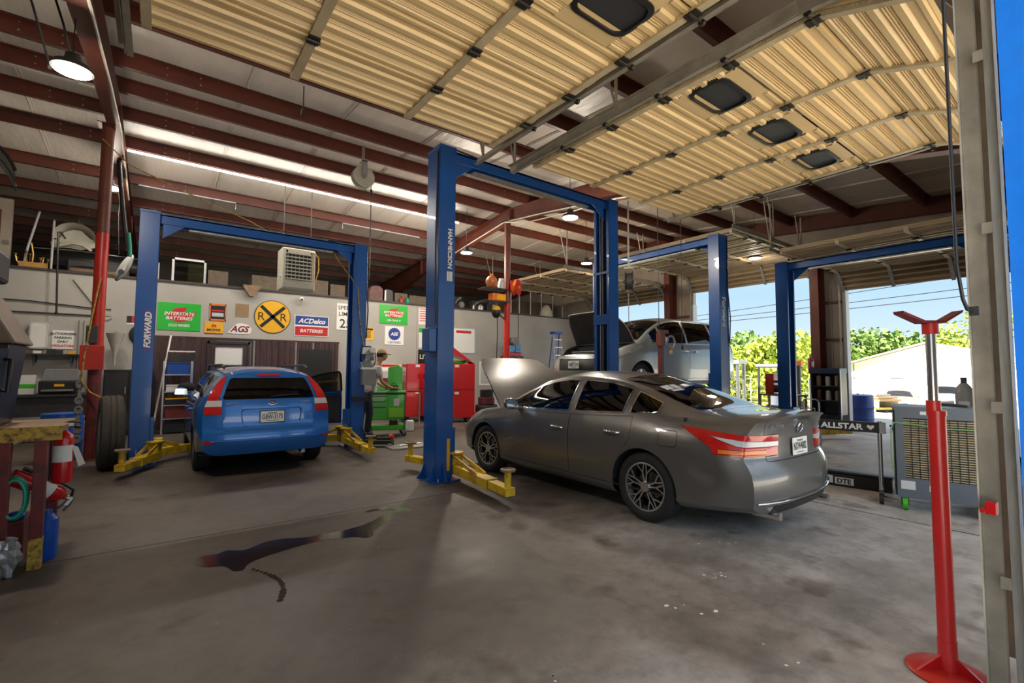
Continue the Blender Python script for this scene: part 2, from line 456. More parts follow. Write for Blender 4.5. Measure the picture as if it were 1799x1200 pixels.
# walls
mb = MB(); mb.bb((XL, 14.0, 0), (XR, 14.16, 3.53)); struct('wall_back', mb, 'block')
mb = MB(); mb.bb((XL, 13.95, 3.53), (XR, 14.25, 3.575)); struct('trim_20', mb, mat('dark_wall_cap', (.05, .04, .035), .6))
mb = MB(); mb.bb((XL, 14.25, 3.40), (XR, YB, 3.53)); struct('floor_loft', mb, 'darkwall')
mb = MB(); mb.bb((XL, YB, 0), (XR + .15, YB + .1, roofz(YB))); struct('wall_rear', mb, 'darkwall')
mb = MB(); mb.bb((XL - .1, .05, 0), (XL, YB, 6)); struct('wall_left', mb, 'block')
# front wall with the two open bays
mb = MB()
for a, b, z in ((XL, -.32, 0), (2.98, 3.42, 0), (6.86, XR + .15, 0), (-.32, 2.98, 3.66), (3.42, 6.86, 3.66)):
    mb.bb((a, 0.05, z), (b, 0.30, roofz(.2)))
struct('wall_front', mb, 'panelbeige')
# right wall with three open bays
mb = MB()
def wr(y0, y1, z0): mb.bb((XR, y0, z0), (XR + .15, y1, roofz((y0 + y1) / 2) + .2), mi=0)
wr(.05, 1.30, 0); wr(1.3, 4.40, 3.56); wr(4.40, 5.08, 0); wr(5.08, 8.62, 4.10); wr(8.62, 9.45, 0); wr(9.45, 12.9, 3.9); wr(12.9, YB, 0)
struct('wall_right', mb, 'panelbeige')
k = 30
for (y0, y1) in ((4.40, 5.08), (8.62, 9.45)):       # wall columns, girts and jamb angles on the piers
    mb = MB(); yc = y1 - .12
    mb.bb((XR - .42, yc - .1, 0), (XR - .405, yc + .1, 4.7), mi=0); mb.bb((XR - .405, yc - .006, 0), (XR - .012, yc + .006, 4.7), mi=0); mb.bb((XR - .012, yc - .1, 0), (XR, yc + .1, 4.7), mi=0)
    for z in (1.35, 2.25, 3.2): mb.bb((XR - .1, y0 + .06, z), (XR - .002, yc - .1, z + .06), mi=0)
    mb.bb((XR - .004, y0 + .3, 0), (XR - .001, y0 + .31, 3.6), mi=0)
    struct('trim_%d' % k, mb, ['redsteel']); k += 1
    mb = MB(); mb.bb((XR - .06, y0 - .02, 0), (XR + .16, y0 + .06, 3.6)); mb.bb((XR + .02, y1 - .03, 0), (XR + .16, y1 + .02, 4.1))
    struct('trim_%d' % k, mb, 'lgrey'); k += 1
# blue painted door jamb beside the camera, with its grey angle
mb = MB(); mb.bb((2.965, -0.12, 0), (2.985, .325, 3.7)); struct('trim_40', mb, 'jambblue')

# ------------------------------------------------------------------ overhead doors
M['doortan'] = mat('tan_door_steel', (0.70, 0.50, 0.25), 0.42, var=0.16, scale=1.3, stretch=(0.5, 3, 1))
M['doorbrown'] = mat('sooty_tan_door_steel', (0.40, 0.30, 0.18), 0.5, var=0.3, scale=1.5, stretch=(0.5, 3, 1))  # same tan steel, coloured darker for the weaker light on the side doors
M['doorstile'] = mat('tan_door_stile', (0.50, 0.40, 0.25), 0.45, var=0.25, scale=6)
M['hinge'] = mat('black_hinge', (0.03, 0.025, 0.02), 0.45, metal=0.4)
M['track'] = mat('dusty_track_steel', (0.34, 0.30, 0.24), 0.5, metal=0.35, var=0.3, scale=4)
M['doorglass'] = mat('smoked_door_window', (0.035, 0.035, 0.037), .38)
PITCH = 0.62
def rib_profile():
    """height of the pressed ribs across one section, from joint to joint"""
    P = [(0.0, 0), (.012, 0), (.018, .018), (.05, .018), (.06, .004)]
    y = .07
    for _ in range(3):
        for k in range(3): P += [(y, .004), (y + .006, .015), (y + .012, .004)]; y += .02
        P += [(y + .004, .004), (y + .016, .027), (y + .062, .027), (y + .076, .004)]; y += .092
    P += [(PITCH - .055, .004), (PITCH - .045, .018), (PITCH - .016, .018), (PITCH - .010, 0), (PITCH, 0)]
    return P
def overhead_door(name, w, z, inner, nsec, curve_y, wins=(), track_end=None, loc=(0, 0, 0), rotz=0, wall_y=0.43, rib=1.0, m='doortan'):
    """local frame: x across the opening, y into the building, door lying open at height z"""
    root = struct(name); root.location = loc; root.rotation_euler = (0, 0, rotz)
    P = [(q, h * rib) for q, h in rib_profile()]; R = curve_y - wall_y
    def path(s):      # s = distance from the inner edge along the door -> (y, z, angle)
        L0 = inner - curve_y
        if s <= L0: return inner - s, z, 0.0
        a = (s - L0) / R
        if a < PI / 2: return curve_y - R * math.sin(a), z - R + R * math.cos(a), a
        return curve_y - R, z - R - (s - L0 - R * PI / 2), PI / 2
    for i in range(nsec):
        s0 = i * PITCH
        ya, za, aa = path(s0 + .004); yb, zb, ab = path(s0 + PITCH - .004)
        d = Vector((0, yb - ya, zb - za)); L = d.length; d.normalize(); nrm = Vector((0, d.z, -d.y))
        if nrm.z > 0: nrm = -nrm
        k = L / PITCH; mb = MB(); thirds = [(.0, w / 3), (w / 3, 2 * w / 3), (2 * w / 3, w)]
        holes = [(cx, hw) for (si, cx, hw) in wins if si == i]
        xs = sorted(set([0, w] + [v for cx, hw in holes for v in (cx - hw, cx + hw)]))
        for xa, xb in zip(xs, xs[1:]):
            hole = any(abs((xa + xb) / 2 - cx) < hw for cx, hw in holes)
            for (t0, h0), (t1, h1) in zip(P, P[1:]):
                if t1 - t0 < 1e-6: continue
                if hole and t0 > .17 and t1 < PITCH - .16: continue
                if hole: h0 = .012; h1 = .012
                q0 = Vector((0, ya, za)) + d * (t0 * k) + nrm * h0; q1 = Vector((0, ya, za)) + d * (t1 * k) + nrm * h1
                mb.add([(xa, q0.y, q0.z), (xb, q0.y, q0.z), (xb, q1.y, q1.z), (xa, q1.y, q1.z)], [(0, 1, 2, 3)], 0)
        # back skin and ends
        o0 = Vector((0, ya, za)) - nrm * .035; o1 = Vector((0, yb, zb)) - nrm * .035
        if not holes:
            mb.add([(0, o0.y, o0.z), (w, o0.y, o0.z), (w, o1.y, o1.z), (0, o1.y, o1.z), (0, ya, za), (w, ya, za), (w, yb, zb), (0, yb, zb)],
                   [(0, 1, 2, 3), (0, 4, 5, 1), (2, 6, 7, 3), (0, 3, 7, 4), (1, 5, 6, 2)], 0)
        pan = obj('door_section', mb, [m], root, fix=False)
        for cx, hw in holes:
            yc, zc = (ya + yb) / 2, (za + zb) / 2; hh = .175
            def rr(a, b, r=.10):
                pts = []
                for sx, sy, a0 in ((1, 1, 0), (-1, 1, 90), (-1, -1, 180), (1, -1, 270)):
                    for q in range(5):
                        t = math.radians(a0 + q * 22.5); pts.append((cx + sx * (a - r) + r * math.cos(t), yc + sy * (b - r) + r * math.sin(t)))
                return pts
            fr = MB(); A = rr(hw + .01, hh + .01); B = rr(hw - .022, hh - .022); m_ = len(A)
            fr.add([(x, y, zc - .024) for x, y in A] + [(x, y, zc - .03) for x, y in B] + [(x, y, zc + .01) for x, y in A] + [(x, y, zc + .01) for x, y in B],
                   [(q, (q + 1) % m_, m_ + (q + 1) % m_, m_ + q) for q in range(m_)] + [(q, 2 * m_ + q, 2 * m_ + (q + 1) % m_, (q + 1) % m_) for q in range(m_)] +
                   [(m_ + q, m_ + (q + 1) % m_, 3 * m_ + (q + 1) % m_, 3 * m_ + q) for q in range(m_)])
            wf = obj('window_frame', fr, 'black', root)
            gl = MB(); gl.add([(x, y, zc - .004) for x, y in B], [tuple(range(m_))]); obj('window_pane', gl, 'doorglass', wf)
        # stiles with hinges
        for j in range(4):
            x = [.035, w / 3, 2 * w / 3, w - .035][j]; sw = .035 if j in (1, 2) else .03
            st = MB(); e = nrm * (.040 * rib)
            p0 = Vector((x, ya, za)); p1 = Vector((x, yb, zb))
            st.add([p0 + Vector((-sw, 0, 0)), p0 + Vector((sw, 0, 0)), p1 + Vector((sw, 0, 0)), p1 + Vector((-sw, 0, 0)),
                    p0 + Vector((-sw, 0, 0)) + e, p0 + Vector((sw, 0, 0)) + e, p1 + Vector((sw, 0, 0)) + e, p1 + Vector((-sw, 0, 0)) + e],
                   [(0, 1, 2, 3), (7, 6, 5, 4), (0, 4, 5, 1), (2, 6, 7, 3), (1, 5, 6, 2), (0, 3, 7, 4)])
            obj('stile', st, 'doorstile' if aa < .2 else 'galv', root)
            if i > 0:
                h = MB(); hp = p0 + nrm * (.040 * rib + .008)
                h.box(hp, (.085, .10, .012)); h.cyl(hp + Vector((-.05, 0, -.008)), hp + Vector((.05, 0, -.008)), .011, n=8)
                if j in (0, 3):
                    sg = -1 if j == 0 else 1
                    h.cyl(hp + Vector((0, 0, -.01)), hp + Vector((sg * .12, 0, .0)), .007, n=8); h.cyl(hp + Vector((sg * .10, 0, 0)), hp + Vector((sg * .125, 0, 0)), .024, n=12)
                obj('hinge', h, 'hinge', root)
    # tracks
    te = track_end if track_end else inner + .35
    for sg, x in ((-1, -.075), (1, w + .075)):
        t = MB(); prof = [(-.03, .03), (.03, .03), (.03, -.03), (-.03, -.03)]
        pts = [(x, te, z + .0), (x, curve_y, z)]
        pts += [(x, curve_y - R * math.sin(a), z - R + R * math.cos(a)) for a in (.3, .6, .9, 1.2, PI / 2)] + [(x, curve_y - R, 0.06)]
        vs = []; fs = []
        for i, p in enumerate(pts):
            p = Vector(p); q = Vector(pts[min(i + 1, len(pts) - 1)]) - Vector(pts[max(i - 1, 0)]); q.normalize()
            nn = Vector((0, q.z, -q.y))
            vs += [p + Vector((sg * .018, 0, 0)) + nn * .034, p + Vector((sg * .022, 0, 0)) - nn * .034, p + Vector((-sg * .022, 0, 0)) - nn * .034, p + Vector((-sg * .018, 0, 0)) - nn * .028,
                   p + Vector((sg * .014, 0, 0)) - nn * .028, p + Vector((sg * .012, 0, 0)) + nn * .028]
        for i in range(len(pts) - 1):
            for k in range(6): fs.append((i * 6 + k, i * 6 + (k + 1) % 6, (i + 1) * 6 + (k + 1) % 6, (i + 1) * 6 + k))
        t.add(vs, fs)
        # angle bar above the horizontal track and hangers up to the roof
        t.bb((x + sg * .03, curve_y + .1, z - .03), (x + sg * .036, te, z + .05)); t.bb((x + sg * .03, curve_y + .1, z + .044), (x + sg * .075, te, z + .05))
        obj('track', t, 'track', root)
        hg = MB()
        for yy, k in ((te - .1, 0), ((te + curve_y) / 2, 1)):
            hg.tube([(x + sg * .04, yy, z + .03), (x + sg * .04, yy, z + 1.0)], .016, 4)
            hg.tube([(x + sg * .04, yy, z + .03), (x + sg * .04, yy + .28, z + 1.0)], .012, 4)
        obj('track_hanger', hg, 'track', root)
    return root
# two bays in the front wall (door 2 shows its three windows), three in the right wall
WZ = 3.98
overhead_door('door_1', 3.10, WZ, 4.24, 6, 1.15, [(3, .52, .27), (3, 1.55, .27), (3, 2.60, .27)], 4.72, loc=(-0.20, 0, 0))
overhead_door('door_2', 3.10, WZ, 4.36, 6, 1.22, [(3, .43, .27), (3, 1.50, .27), (3, 2.55, .27)], 4.66, loc=(3.56, 0, 0))
overhead_door('door_3', 3.12, 3.98, 3.55, 6, .60, [], 3.75, loc=(XR, 1.30, 0), rotz=PI / 2, wall_y=.10, rib=2.0, m='doorbrown')  # side doors: tan door steel coloured darker for the weaker light
overhead_door('door_4', 3.46, 4.50, 4.1, 7, .60, [], 4.3, loc=(XR, 5.12, 0), rotz=PI / 2, wall_y=.10, rib=2.0, m='doorbrown')
overhead_door('door_5', 3.40, 4.30, 4.8, 8, .60, [], 5.0, loc=(XR, 9.48, 0), rotz=PI / 2, wall_y=.10, rib=2.0, m='doorbrown')
# ------------------------------------------------------------------ high-bay lamps and the tube strip
M['tubeglow'] = emat('led_tube', (1.0, .95, .86), 60.0)
M['lampglow'] = emat('led_lens', (1.0, .96, .86), 14.0)
def high_bay(x, y, z, label, power=90):
    t = thing('high_bay_lamp', label, 'lamp', (x, y, z), 0, 'round high-bay lamps under the roof')
    obj('housing', MB().lathe([(.03, .17), (.06, .16), (.07, .07), (.15, .05), (.165, .0), (.15, .0), (.14, .012), (0, .012)], n=28), 'dark', t, smooth=40)
    obj('lens', MB().lathe([(0, .002), (.145, .002), (.145, -.012), (0, -.014)], n=28), 'lampglow', t, smooth=40)
    cc = MB(); cc.tube([(0, 0, .16), (0, 0, roofz(y) - z - .03)], .006, 6); obj('hanging_cable', cc, 'black', t)
    ld = bpy.data.lights.new('lamp_light', 'AREA'); ld.shape = 'DISK'; ld.size = .28; ld.energy = power * .35; ld.color = (1, .89, .74)
    lo = bpy.data.objects.new('lamp_light', ld); COL.objects.link(lo); lo.parent = t; lo.location = (0, 0, -.02)
    pd = bpy.data.lights.new('lens_glow', 'POINT'); pd.shadow_soft_size = .12; pd.energy = power; pd.color = (1, .88, .72)  # added all-round light below the lens, brightens the ceiling beyond the lamp's own throw
    po = bpy.data.objects.new('lens_glow', pd); COL.objects.link(po); po.parent = t; po.location = (0, 0, -.16)  # added all-round light, not part of the lamp
    return t
# ------------------------------------------------------------------ two-post lifts
def lift(label, x, y, rotz, span, h, group, writing=None, badge=None, carriage=0.0, arms=(35, -35, 35, -35), box_side=-1, old=False, pads=True, arm_len=(.75, .75, .75, .75), unit=True):
    """local frame: posts at x = -span/2 and +span/2, open sides facing each other, crossbar on top along x"""
    t = thing('two_post_lift', label, 'car lift', (x, y, 0), rotz, group)
    for sg in (-1, 1):
        cx = sg * span / 2; o = -sg     # open side faces the other post
        W, D = .18, .125                # half width is along y
        mb = MB(); th = .012
        xb = cx - o * D; xo = cx + o * D    # back plate and open edge
        mb.bb((xb, -W / 1, 0.02), (xb + o * th, W, h))
        for s in (-1, 1):
            mb.bb((xb, s * W, .02), (xo, s * (W - th), h))
            mb.bb((xo - o * th, s * W, .02), (xo, s * (W - .06), h))
        p = obj('post', mb, 'liftblue', t, bevel=.012)
        # shallow corner flats pressed along the post
        bp = MB(); bp.bb((xb - o * .06, -W - .05, 0), (xo + o * .10, W + .05, .02))
        for s in (-1, 1):
            bp.prism([(xb, .02), (xb - o * .12, .02), (xb - o * .05, .10), (xb, .22)], s * (W - .05), s * (W - .04), 'XZ')
            bp.prism([(s * W, .02), (s * (W + .13), .02), (s * (W + .02), .22), (s * W, .26)], cx - .03, cx - .02, 'YZ')
        obj('base_plate', bp, 'liftblue', p)
        for s in (-1, 1):
            for q in (-.1, .1): obj('anchor_bolt', MB().cyl((cx + q, s * (W + .03), .02), (cx + q, s * (W + .03), .055), .014, n=8), 'steel', p)
        # carriage with its two arms
        c0 = carriage + .08
        cb = MB(); cb.bb((xb + o * .02, -W + .02, c0), (xo + o * .05, W - .02, c0 + .62)); cb.bb((xo, -W + .01, c0), (xo + o * .12, W - .01, c0 + .03)); cb.bb((xo, -W + .01, c0 + .17), (xo + o * .12, W - .01, c0 + .2))
        car = obj('carriage', cb, 'liftblue' if not old else 'liftblue', t, bevel=.006)
        for qi, s in enumerate((-1, 1)):
            idx = (0 if sg < 0 else 2) + qi
            ang = math.radians(arms[idx]); L = arm_len[idx]
            ox, oy = xo + o * .07, s * (W - .03)
            dx, dy = o * math.cos(ang), s * abs(math.sin(ang)) if arms[idx] >= 0 else -s * abs(math.sin(ang))
            R = Matrix(((dx, -dy, 0), (dy, dx, 0), (0, 0, 1)))
            def P(a, b, c): return Vector((ox, oy, 0)) + R @ Vector((a, b, 0)) + Vector((0, 0, c + carriage))
            am = MB(Matrix.Translation((ox, oy, carriage)) @ R.to_4x4())
            am.bb((-.06, -.075, .10), (L, .075, .21)); am.prism([(-.06, .21), (.06, .21), (.06, .33), (-.06, .36)], -.07, .07, 'XZ')
            for b in (-.07, .055): am.prism([(-.02, .34), (.08, .34), (L * .72, .235), (L * .72, .21), (L * .55, .21), (.05, .30), (-.02, .30)], b, b + .015, 'XZ')
            am.bb((L, -.06, .11), (L + .42, .06, .20))
            am.bb((L - .03, -.08, .095), (L, .08, .215))
            a_ = obj('swing_arm', am, 'yellow', t, bevel=.004)
            pd = MB(Matrix.Translation((ox, oy, carriage)) @ R.to_4x4())
            pd.cyl((L + .36, 0, .20), (L + .36, 0, .37), .038, n=16)
            obj('pad_post', pd, 'yellow', a_, smooth=40)
            pk = MB(Matrix.Translation((ox, oy, carriage)) @ R.to_4x4())
            pk.lathe([(.03, .37), (.085, .37), (.085, .392), (.06, .395), (.055, .385), (0, .385)], o=(L + .36, 0, 0), n=20)
            obj('lift_pad', pk, 'wood' if not old else 'yellow', a_, smooth=40)
            gr = MB(Matrix.Translation((ox, oy, carriage)) @ R.to_4x4())
            gr.lathe([(0, .345), (.10, .345), (.11, .352), (.11, .372), (.10, .375), (0, .375)], o=(0, 0, 0), n=24); obj('arm_lock_gear', gr, 'yellow', a_, smooth=30)
    # overhead crossbar
    cr = MB(); hb = .11
    cr.bb((-span / 2 - .125, -.11, h - .03), (span / 2 + .125, .11, h + .005)); cr.bb((-span / 2 - .1, -.11, h - .15), (span / 2 + .1, -.10, h)); cr.bb((-span / 2 - .1, .10, h - .15), (span / 2 + .1, .11, h))
    for sg in (-1, 1):
        cr.prism([(sg * (span / 2 - .16), h - .14), (sg * (span / 2 - .45), h - .14), (sg * (span / 2 - .16), h - .38)], -.10, -.09, 'XZ')
        cr.bb((sg * (span / 2 - .13), -.185, h - .02), (sg * (span / 2 + .13), .185, h + .02))
    cb = obj('crossbar', cr, 'liftblue', t, bevel=.005)
    cu = MB(); cu.bb((-span / 2 + .5, -.05, h - .19), (span / 2 - .5, .05, h - .165)); obj('shutoff_bar', cu, 'galv', t)
    # power unit box and hydraulic line
    px = box_side * span / 2
    if unit:
        pw = MB(); pw.bb((px + box_side * .125, -.17, 1.70), (px + box_side * .24, .05, 2.02)); obj('switch_box', pw, 'liftblue', t, bevel=.015)
    hs = MB(); q = px + box_side * .14
    hs.tube([(q, -.16, 2.06), (q + box_side * .02, -.17, 2.6), (q, -.12, 3.2), (q - box_side * .01, -.14, h - .1), (px + .1 * box_side, -.14, h + .03), (px - box_side * .6, -.08, h + .02)], .012, 6)
    obj('hydraulic_hose', hs, 'black', t)
    return t
# ------------------------------------------------------------------ vehicles
def interp(keys, x):
    if x <= keys[0][0]: return keys[0][1]
    if x >= keys[-1][0]: return keys[-1][1]
    n = len(keys)
    for i in range(n - 1):
        x0, y0 = keys[i][:2]; x1, y1 = keys[i + 1][:2]
        if x <= x1:
            d = (y1 - y0) / (x1 - x0)
            def tan(j):
                if j <= 0 or j >= n - 1:
                    return d
                a = (keys[j][1] - keys[j - 1][1]) / (keys[j][0] - keys[j - 1][0]); b = (keys[j + 1][1] - keys[j][1]) / (keys[j + 1][0] - keys[j][0])
                return 0 if a * b <= 0 else 2 * a * b / (a + b)
            m0, m1 = tan(i), tan(i + 1); h = x1 - x0; t = (x - x0) / h
            return (2 * t ** 3 - 3 * t * t + 1) * y0 + (t ** 3 - 2 * t * t + t) * h * m0 + (-2 * t ** 3 + 3 * t * t) * y1 + (t ** 3 - t * t) * h * m1
    return keys[-1][1]

class Car:
    """lofted body; x runs nose (0) to tail (L), y is half-width, z up. Face layers: 1 lower side, 2 shoulder, 3 glasshouse side, 4 top, 5 nose, 6 tail, 7 underside"""
    def __init__(self, L, keys, nose, tail, nose_plan=.18, tail_plan=.16, fade_n=.7, fade_t=.7, step=.045, side_bulge=.03):
        self.L = L; self.keys = keys; K = keys
        bm = self.bm = bmesh.new(); lay = self.lay = bm.faces.layers.int.new('seg')
        xs = []; x = 0.0
        while x < L - 1e-6: xs.append(x); x += step
        xs.append(L)
        rings = []
        self.nose, self.tail = nose, tail; self.nose_plan, self.tail_plan, self.fade_n, self.fade_t = nose_plan, tail_plan, fade_n, fade_t
        for x in xs:
            zb, zs, zw, zl, zc, zt = [interp(K[k], x) for k in ('zb', 'zs', 'zw', 'zl', 'zc', 'zt')]
            wb, ws, ww, wl, wc = [interp(K[k], x) for k in ('wb', 'ws', 'ww', 'wl', 'wc')]
            pr = []; sg = []
            def seg(pts, s):
                for p in pts: pr.append(p); sg.append(s)
            pr.append((0, zb)); 
            seg([(wb * .5, zb), (wb, zb)], 7)
            seg([(wb + (ws - wb) * t, zb + (zs - zb) * t * t) for t in (.4, .75, 1)], 1)
            n = 7
            seg([(ws + (ww - ws) * math.sin(t / n * PI / 2), zs + (zw - zs) * t / n) for t in range(1, n + 1)], 1)
            n = 6
            seg([(ww + (wl - ww) * (t / n) ** 2.2, zw + (zl - zw) * t / n) for t in range(1, n + 1)], 2)
            n = 8
            seg([(wl + (wc - wl) * t / n + side_bulge * min(1, (zc - zl) / .3) * math.sin(PI * t / n), zl + (zc - zl) * t / n) for t in range(1, n + 1)], 3)
            n = 14
            for t in range(1, n + 1):
                a = t / n; y = wc * (1 - a)
                u = 1 - y / wc if wc > 0 else 1
                z = zc + (zt - zc) * (1 - (1 - u) ** 2.6)
                pr.append((y, z)); sg.append(4)
            rings.append((x, pr, sg))
        V = []
        for (x, pr, sg) in rings:
            row = {}
            N = len(pr)
            for s in (1, -1):
                for i, (y, z) in enumerate(pr):
                    if s == -1 and (i == 0 or i == N - 1): row[(s, i)] = row[(1, i)]; continue
                    row[(s, i)] = bm.verts.new(self.warp(x, s * y, z))
            V.append(row)
        for a, b, r in zip(V, V[1:], rings):
            sg = r[2]; N = len(r[1])
            for s in (1, -1):
                for i in range(N - 1):
                    q = [a[(s, i)], b[(s, i)], b[(s, i + 1)], a[(s, i + 1)]]
                    if s == -1: q.reverse()
                    try:
                        f = bm.faces.new(q); f[lay] = sg[i]
                    except ValueError: pass
        # end caps: rows joining left to right
        for end, segid in ((0, 5), (-1, 6)):
            x, pr, sg = rings[end]; row = V[end]; N = len(pr); mcols = 20; G = []
            for i in range(2, N - 1):
                y, z = pr[i]; g = []
                for c in range(mcols + 1):
                    t = -1 + 2 * c / mcols
                    if c == 0: g.append(row[(-1, i)])
                    elif c == mcols: g.append(row[(1, i)])
                    else: g.append(bm.verts.new(self.warp(x, y * t, z)))
                G.append(g)
            for g0, g1 in zip(G, G[1:]):
                for c in range(mcols):
                    q = [g0[c], g0[c + 1], g1[c + 1], g1[c]]
                    if end == 0: q.reverse()
                    try:
                        f = bm.faces.new(q); f[lay] = segid
                    except ValueError: pass
            top = row[(1, N - 1)]
            g = G[-1]
            for c in range(mcols):
                q = [g[c], g[c + 1], top]
                if end == 0: q.reverse()
                try:
                    f = bm.faces.new(q); f[lay] = segid
                except ValueError: pass
        bmesh.ops.remove_doubles(bm, verts=bm.verts[:], dist=1e-5)
        bmesh.ops.recalc_face_normals(bm, faces=bm.faces[:])
        self.parts = []
    def warp(self, x, y, z):
        L = self.L; W = max(v for _, v in self.keys['ww'])
        a = max(0, 1 - x / self.fade_n) ** 1.6; b = max(0, 1 - (L - x) / self.fade_t) ** 1.6
        u = min(1, abs(y) / W)
        dx = a * (interp(self.nose, z) + self.nose_plan * u ** 2.6) - b * (interp(self.tail, z) + self.tail_plan * u ** 3)
        return Vector((x + dx, y, z))
    def cut(self, poly, segs, axes='xz', side=0, remove=True, lim=None):
        """cut an outline (in the plane named by axes) into the chosen layers; returns (verts, faces) of what lies inside"""
        bm = self.bm; lay = self.lay; ia, ib = ['xyz'.index(c) for c in axes]
        lo = [min(p[k] for p in poly) - .12 for k in (0, 1)]; hi = [max(p[k] for p in poly) + .12 for k in (0, 1)]
        def cand():
            out = []
            for f in bm.faces:
                if f[lay] not in segs: continue
                c = f.calc_center_median()
                if side and c.y * side < 0.02: continue
                if lim and not lim(c): continue
                if lo[0] < c[ia] < hi[0] and lo[1] < c[ib] < hi[1]: out.append(f)
            return out
        n = len(poly)
        for k in range(n):
            p, q = poly[k], poly[(k + 1) % n]
            d = (q[0] - p[0], q[1] - p[1]); no = [0, 0, 0]; no[ia] = -d[1]; no[ib] = d[0]
            co = [0, 0, 0]; co[ia] = p[0]; co[ib] = p[1]
            fs = cand(); es = set(e for f in fs for e in f.edges); vs = set(v for f in fs for v in f.verts)
            bmesh.ops.bisect_plane(bm, geom=list(vs) + list(es) + fs, dist=1e-5, plane_co=co, plane_no=no)
        def inside(a, b):
            r = False; j = n - 1
            for i in range(n):
                (xi, yi), (xj, yj) = poly[i], poly[j]
                if (yi > b) != (yj > b) and a < (xj - xi) * (b - yi) / (yj - yi) + xi: r = not r
                j = i
            return r
        sel = [f for f in cand() if inside(*[f.calc_center_median()[k] for k in (ia, ib)])]
        geo = self.grab(sel)
        if remove: bmesh.ops.delete(bm, geom=sel, context='FACES')
        return geo
    def grab(self, fs):
        idx = {}; vs = []; out = []; nos = []
        for f in fs:
            q = []
            for v in f.verts:
                if v not in idx: idx[v] = len(vs); vs.append(v.co.copy()); nos.append(v.normal.copy())
                q.append(idx[v])
            out.append(tuple(q))
        return vs, out, nos
def offset_geo(geo, d):
    vs, fs, nos = geo
    return [v + n * d for v, n in zip(vs, nos)], fs, nos
def shrink_geo(geo, d):
    """pull the rim of a panel in by d so a shut line opens around it"""
    vs, fs, nos = geo; cnt = {}
    for f in fs:
        for a, b in zip(f, f[1:] + f[:1]): cnt[tuple(sorted((a, b)))] = cnt.get(tuple(sorted((a, b))), 0) + 1
    rim = {}
    for (a, b), c in cnt.items():
        if c == 1:
            rim.setdefault(a, []).append(b); rim.setdefault(b, []).append(a)
    acc = {i: Vector() for i in rim}; num = {i: 0 for i in rim}
    for f in fs:
        c = sum((vs[i] for i in f), Vector()) / len(f)
        for i in f:
            if i in acc: acc[i] += c; num[i] += 1
    out = [v.copy() for v in vs]
    for i, nb in rim.items():
        t = (vs[nb[-1]] - vs[nb[0]]); 
        dirv = acc[i] / max(1, num[i]) - vs[i]
        if t.length > 1e-6:
            t.normalize(); dirv = dirv - t * dirv.dot(t)
        if dirv.length > 1e-6: out[i] = vs[i] + dirv.normalized() * d
    return out, fs, nos
def thick_geo(mb, geo, d, mi=0):
    """panel with turned-in rim"""
    vs, fs, nos = geo; n = len(vs); cnt = {}
    for f in fs:
        for a, b in zip(f, f[1:] + f[:1]): cnt.setdefault(tuple(sorted((a, b))), []).append((a, b))
    back = [v - q * d for v, q in zip(vs, nos)]
    rim = [c[0] for c in cnt.values() if len(c) == 1]
    return mb.add(list(vs) + back, list(fs) + [(b, a, a + n, b + n) for a, b in rim], mi)
def rounded(poly, r, n=4):
    out = []; N = len(poly)
    for i in range(N):
        p = Vector(poly[i]); a = Vector(poly[i - 1]) - p; b = Vector(poly[(i + 1) % N]) - p
        rr = r[i] if isinstance(r, (list, tuple)) else r
        rr = min(rr, a.length * .45, b.length * .45)
        if rr < 1e-4: out.append(tuple(p)); continue
        p0 = p + a.normalized() * rr; p1 = p + b.normalized() * rr
        for k in range(n + 1):
            t = k / n; q = p0 * (1 - t) ** 2 + p * 2 * t * (1 - t) + p1 * t * t; out.append((q.x, q.y))
    return out
def arch(xc, zc, r, zlow, n=22):
    pts = [(xc - r * 1.0, zlow)] + [(xc - r * math.cos(PI * k / n), zc + r * math.sin(PI * k / n)) for k in range(n + 1)] + [(xc + r, zlow)]
    return pts

def paint(name, col, metal=.6, rough=.32, coat=.8):
    m = mat(name, col, rough, metal, coat); return m

def outline_strip(geo, w, d=.003):
    """thin raised strip following the rim of a panel (window trim)"""
    vs, fs, nos = geo; cnt = {}
    for f in fs:
        for a, b in zip(f, f[1:] + f[:1]): cnt.setdefault(tuple(sorted((a, b))), []).append((a, b))
    g2 = shrink_geo(geo, w)[0]
    rim = [c[0] for c in cnt.values() if len(c) == 1]
    V = []; F = []
    for a, b in rim:
        o = len(V); V += [vs[a] + nos[a] * d, vs[b] + nos[b] * d, g2[b] + nos[b] * d, g2[a] + nos[a] * d]; F.append((o, o + 1, o + 2, o + 3))
    return V, F

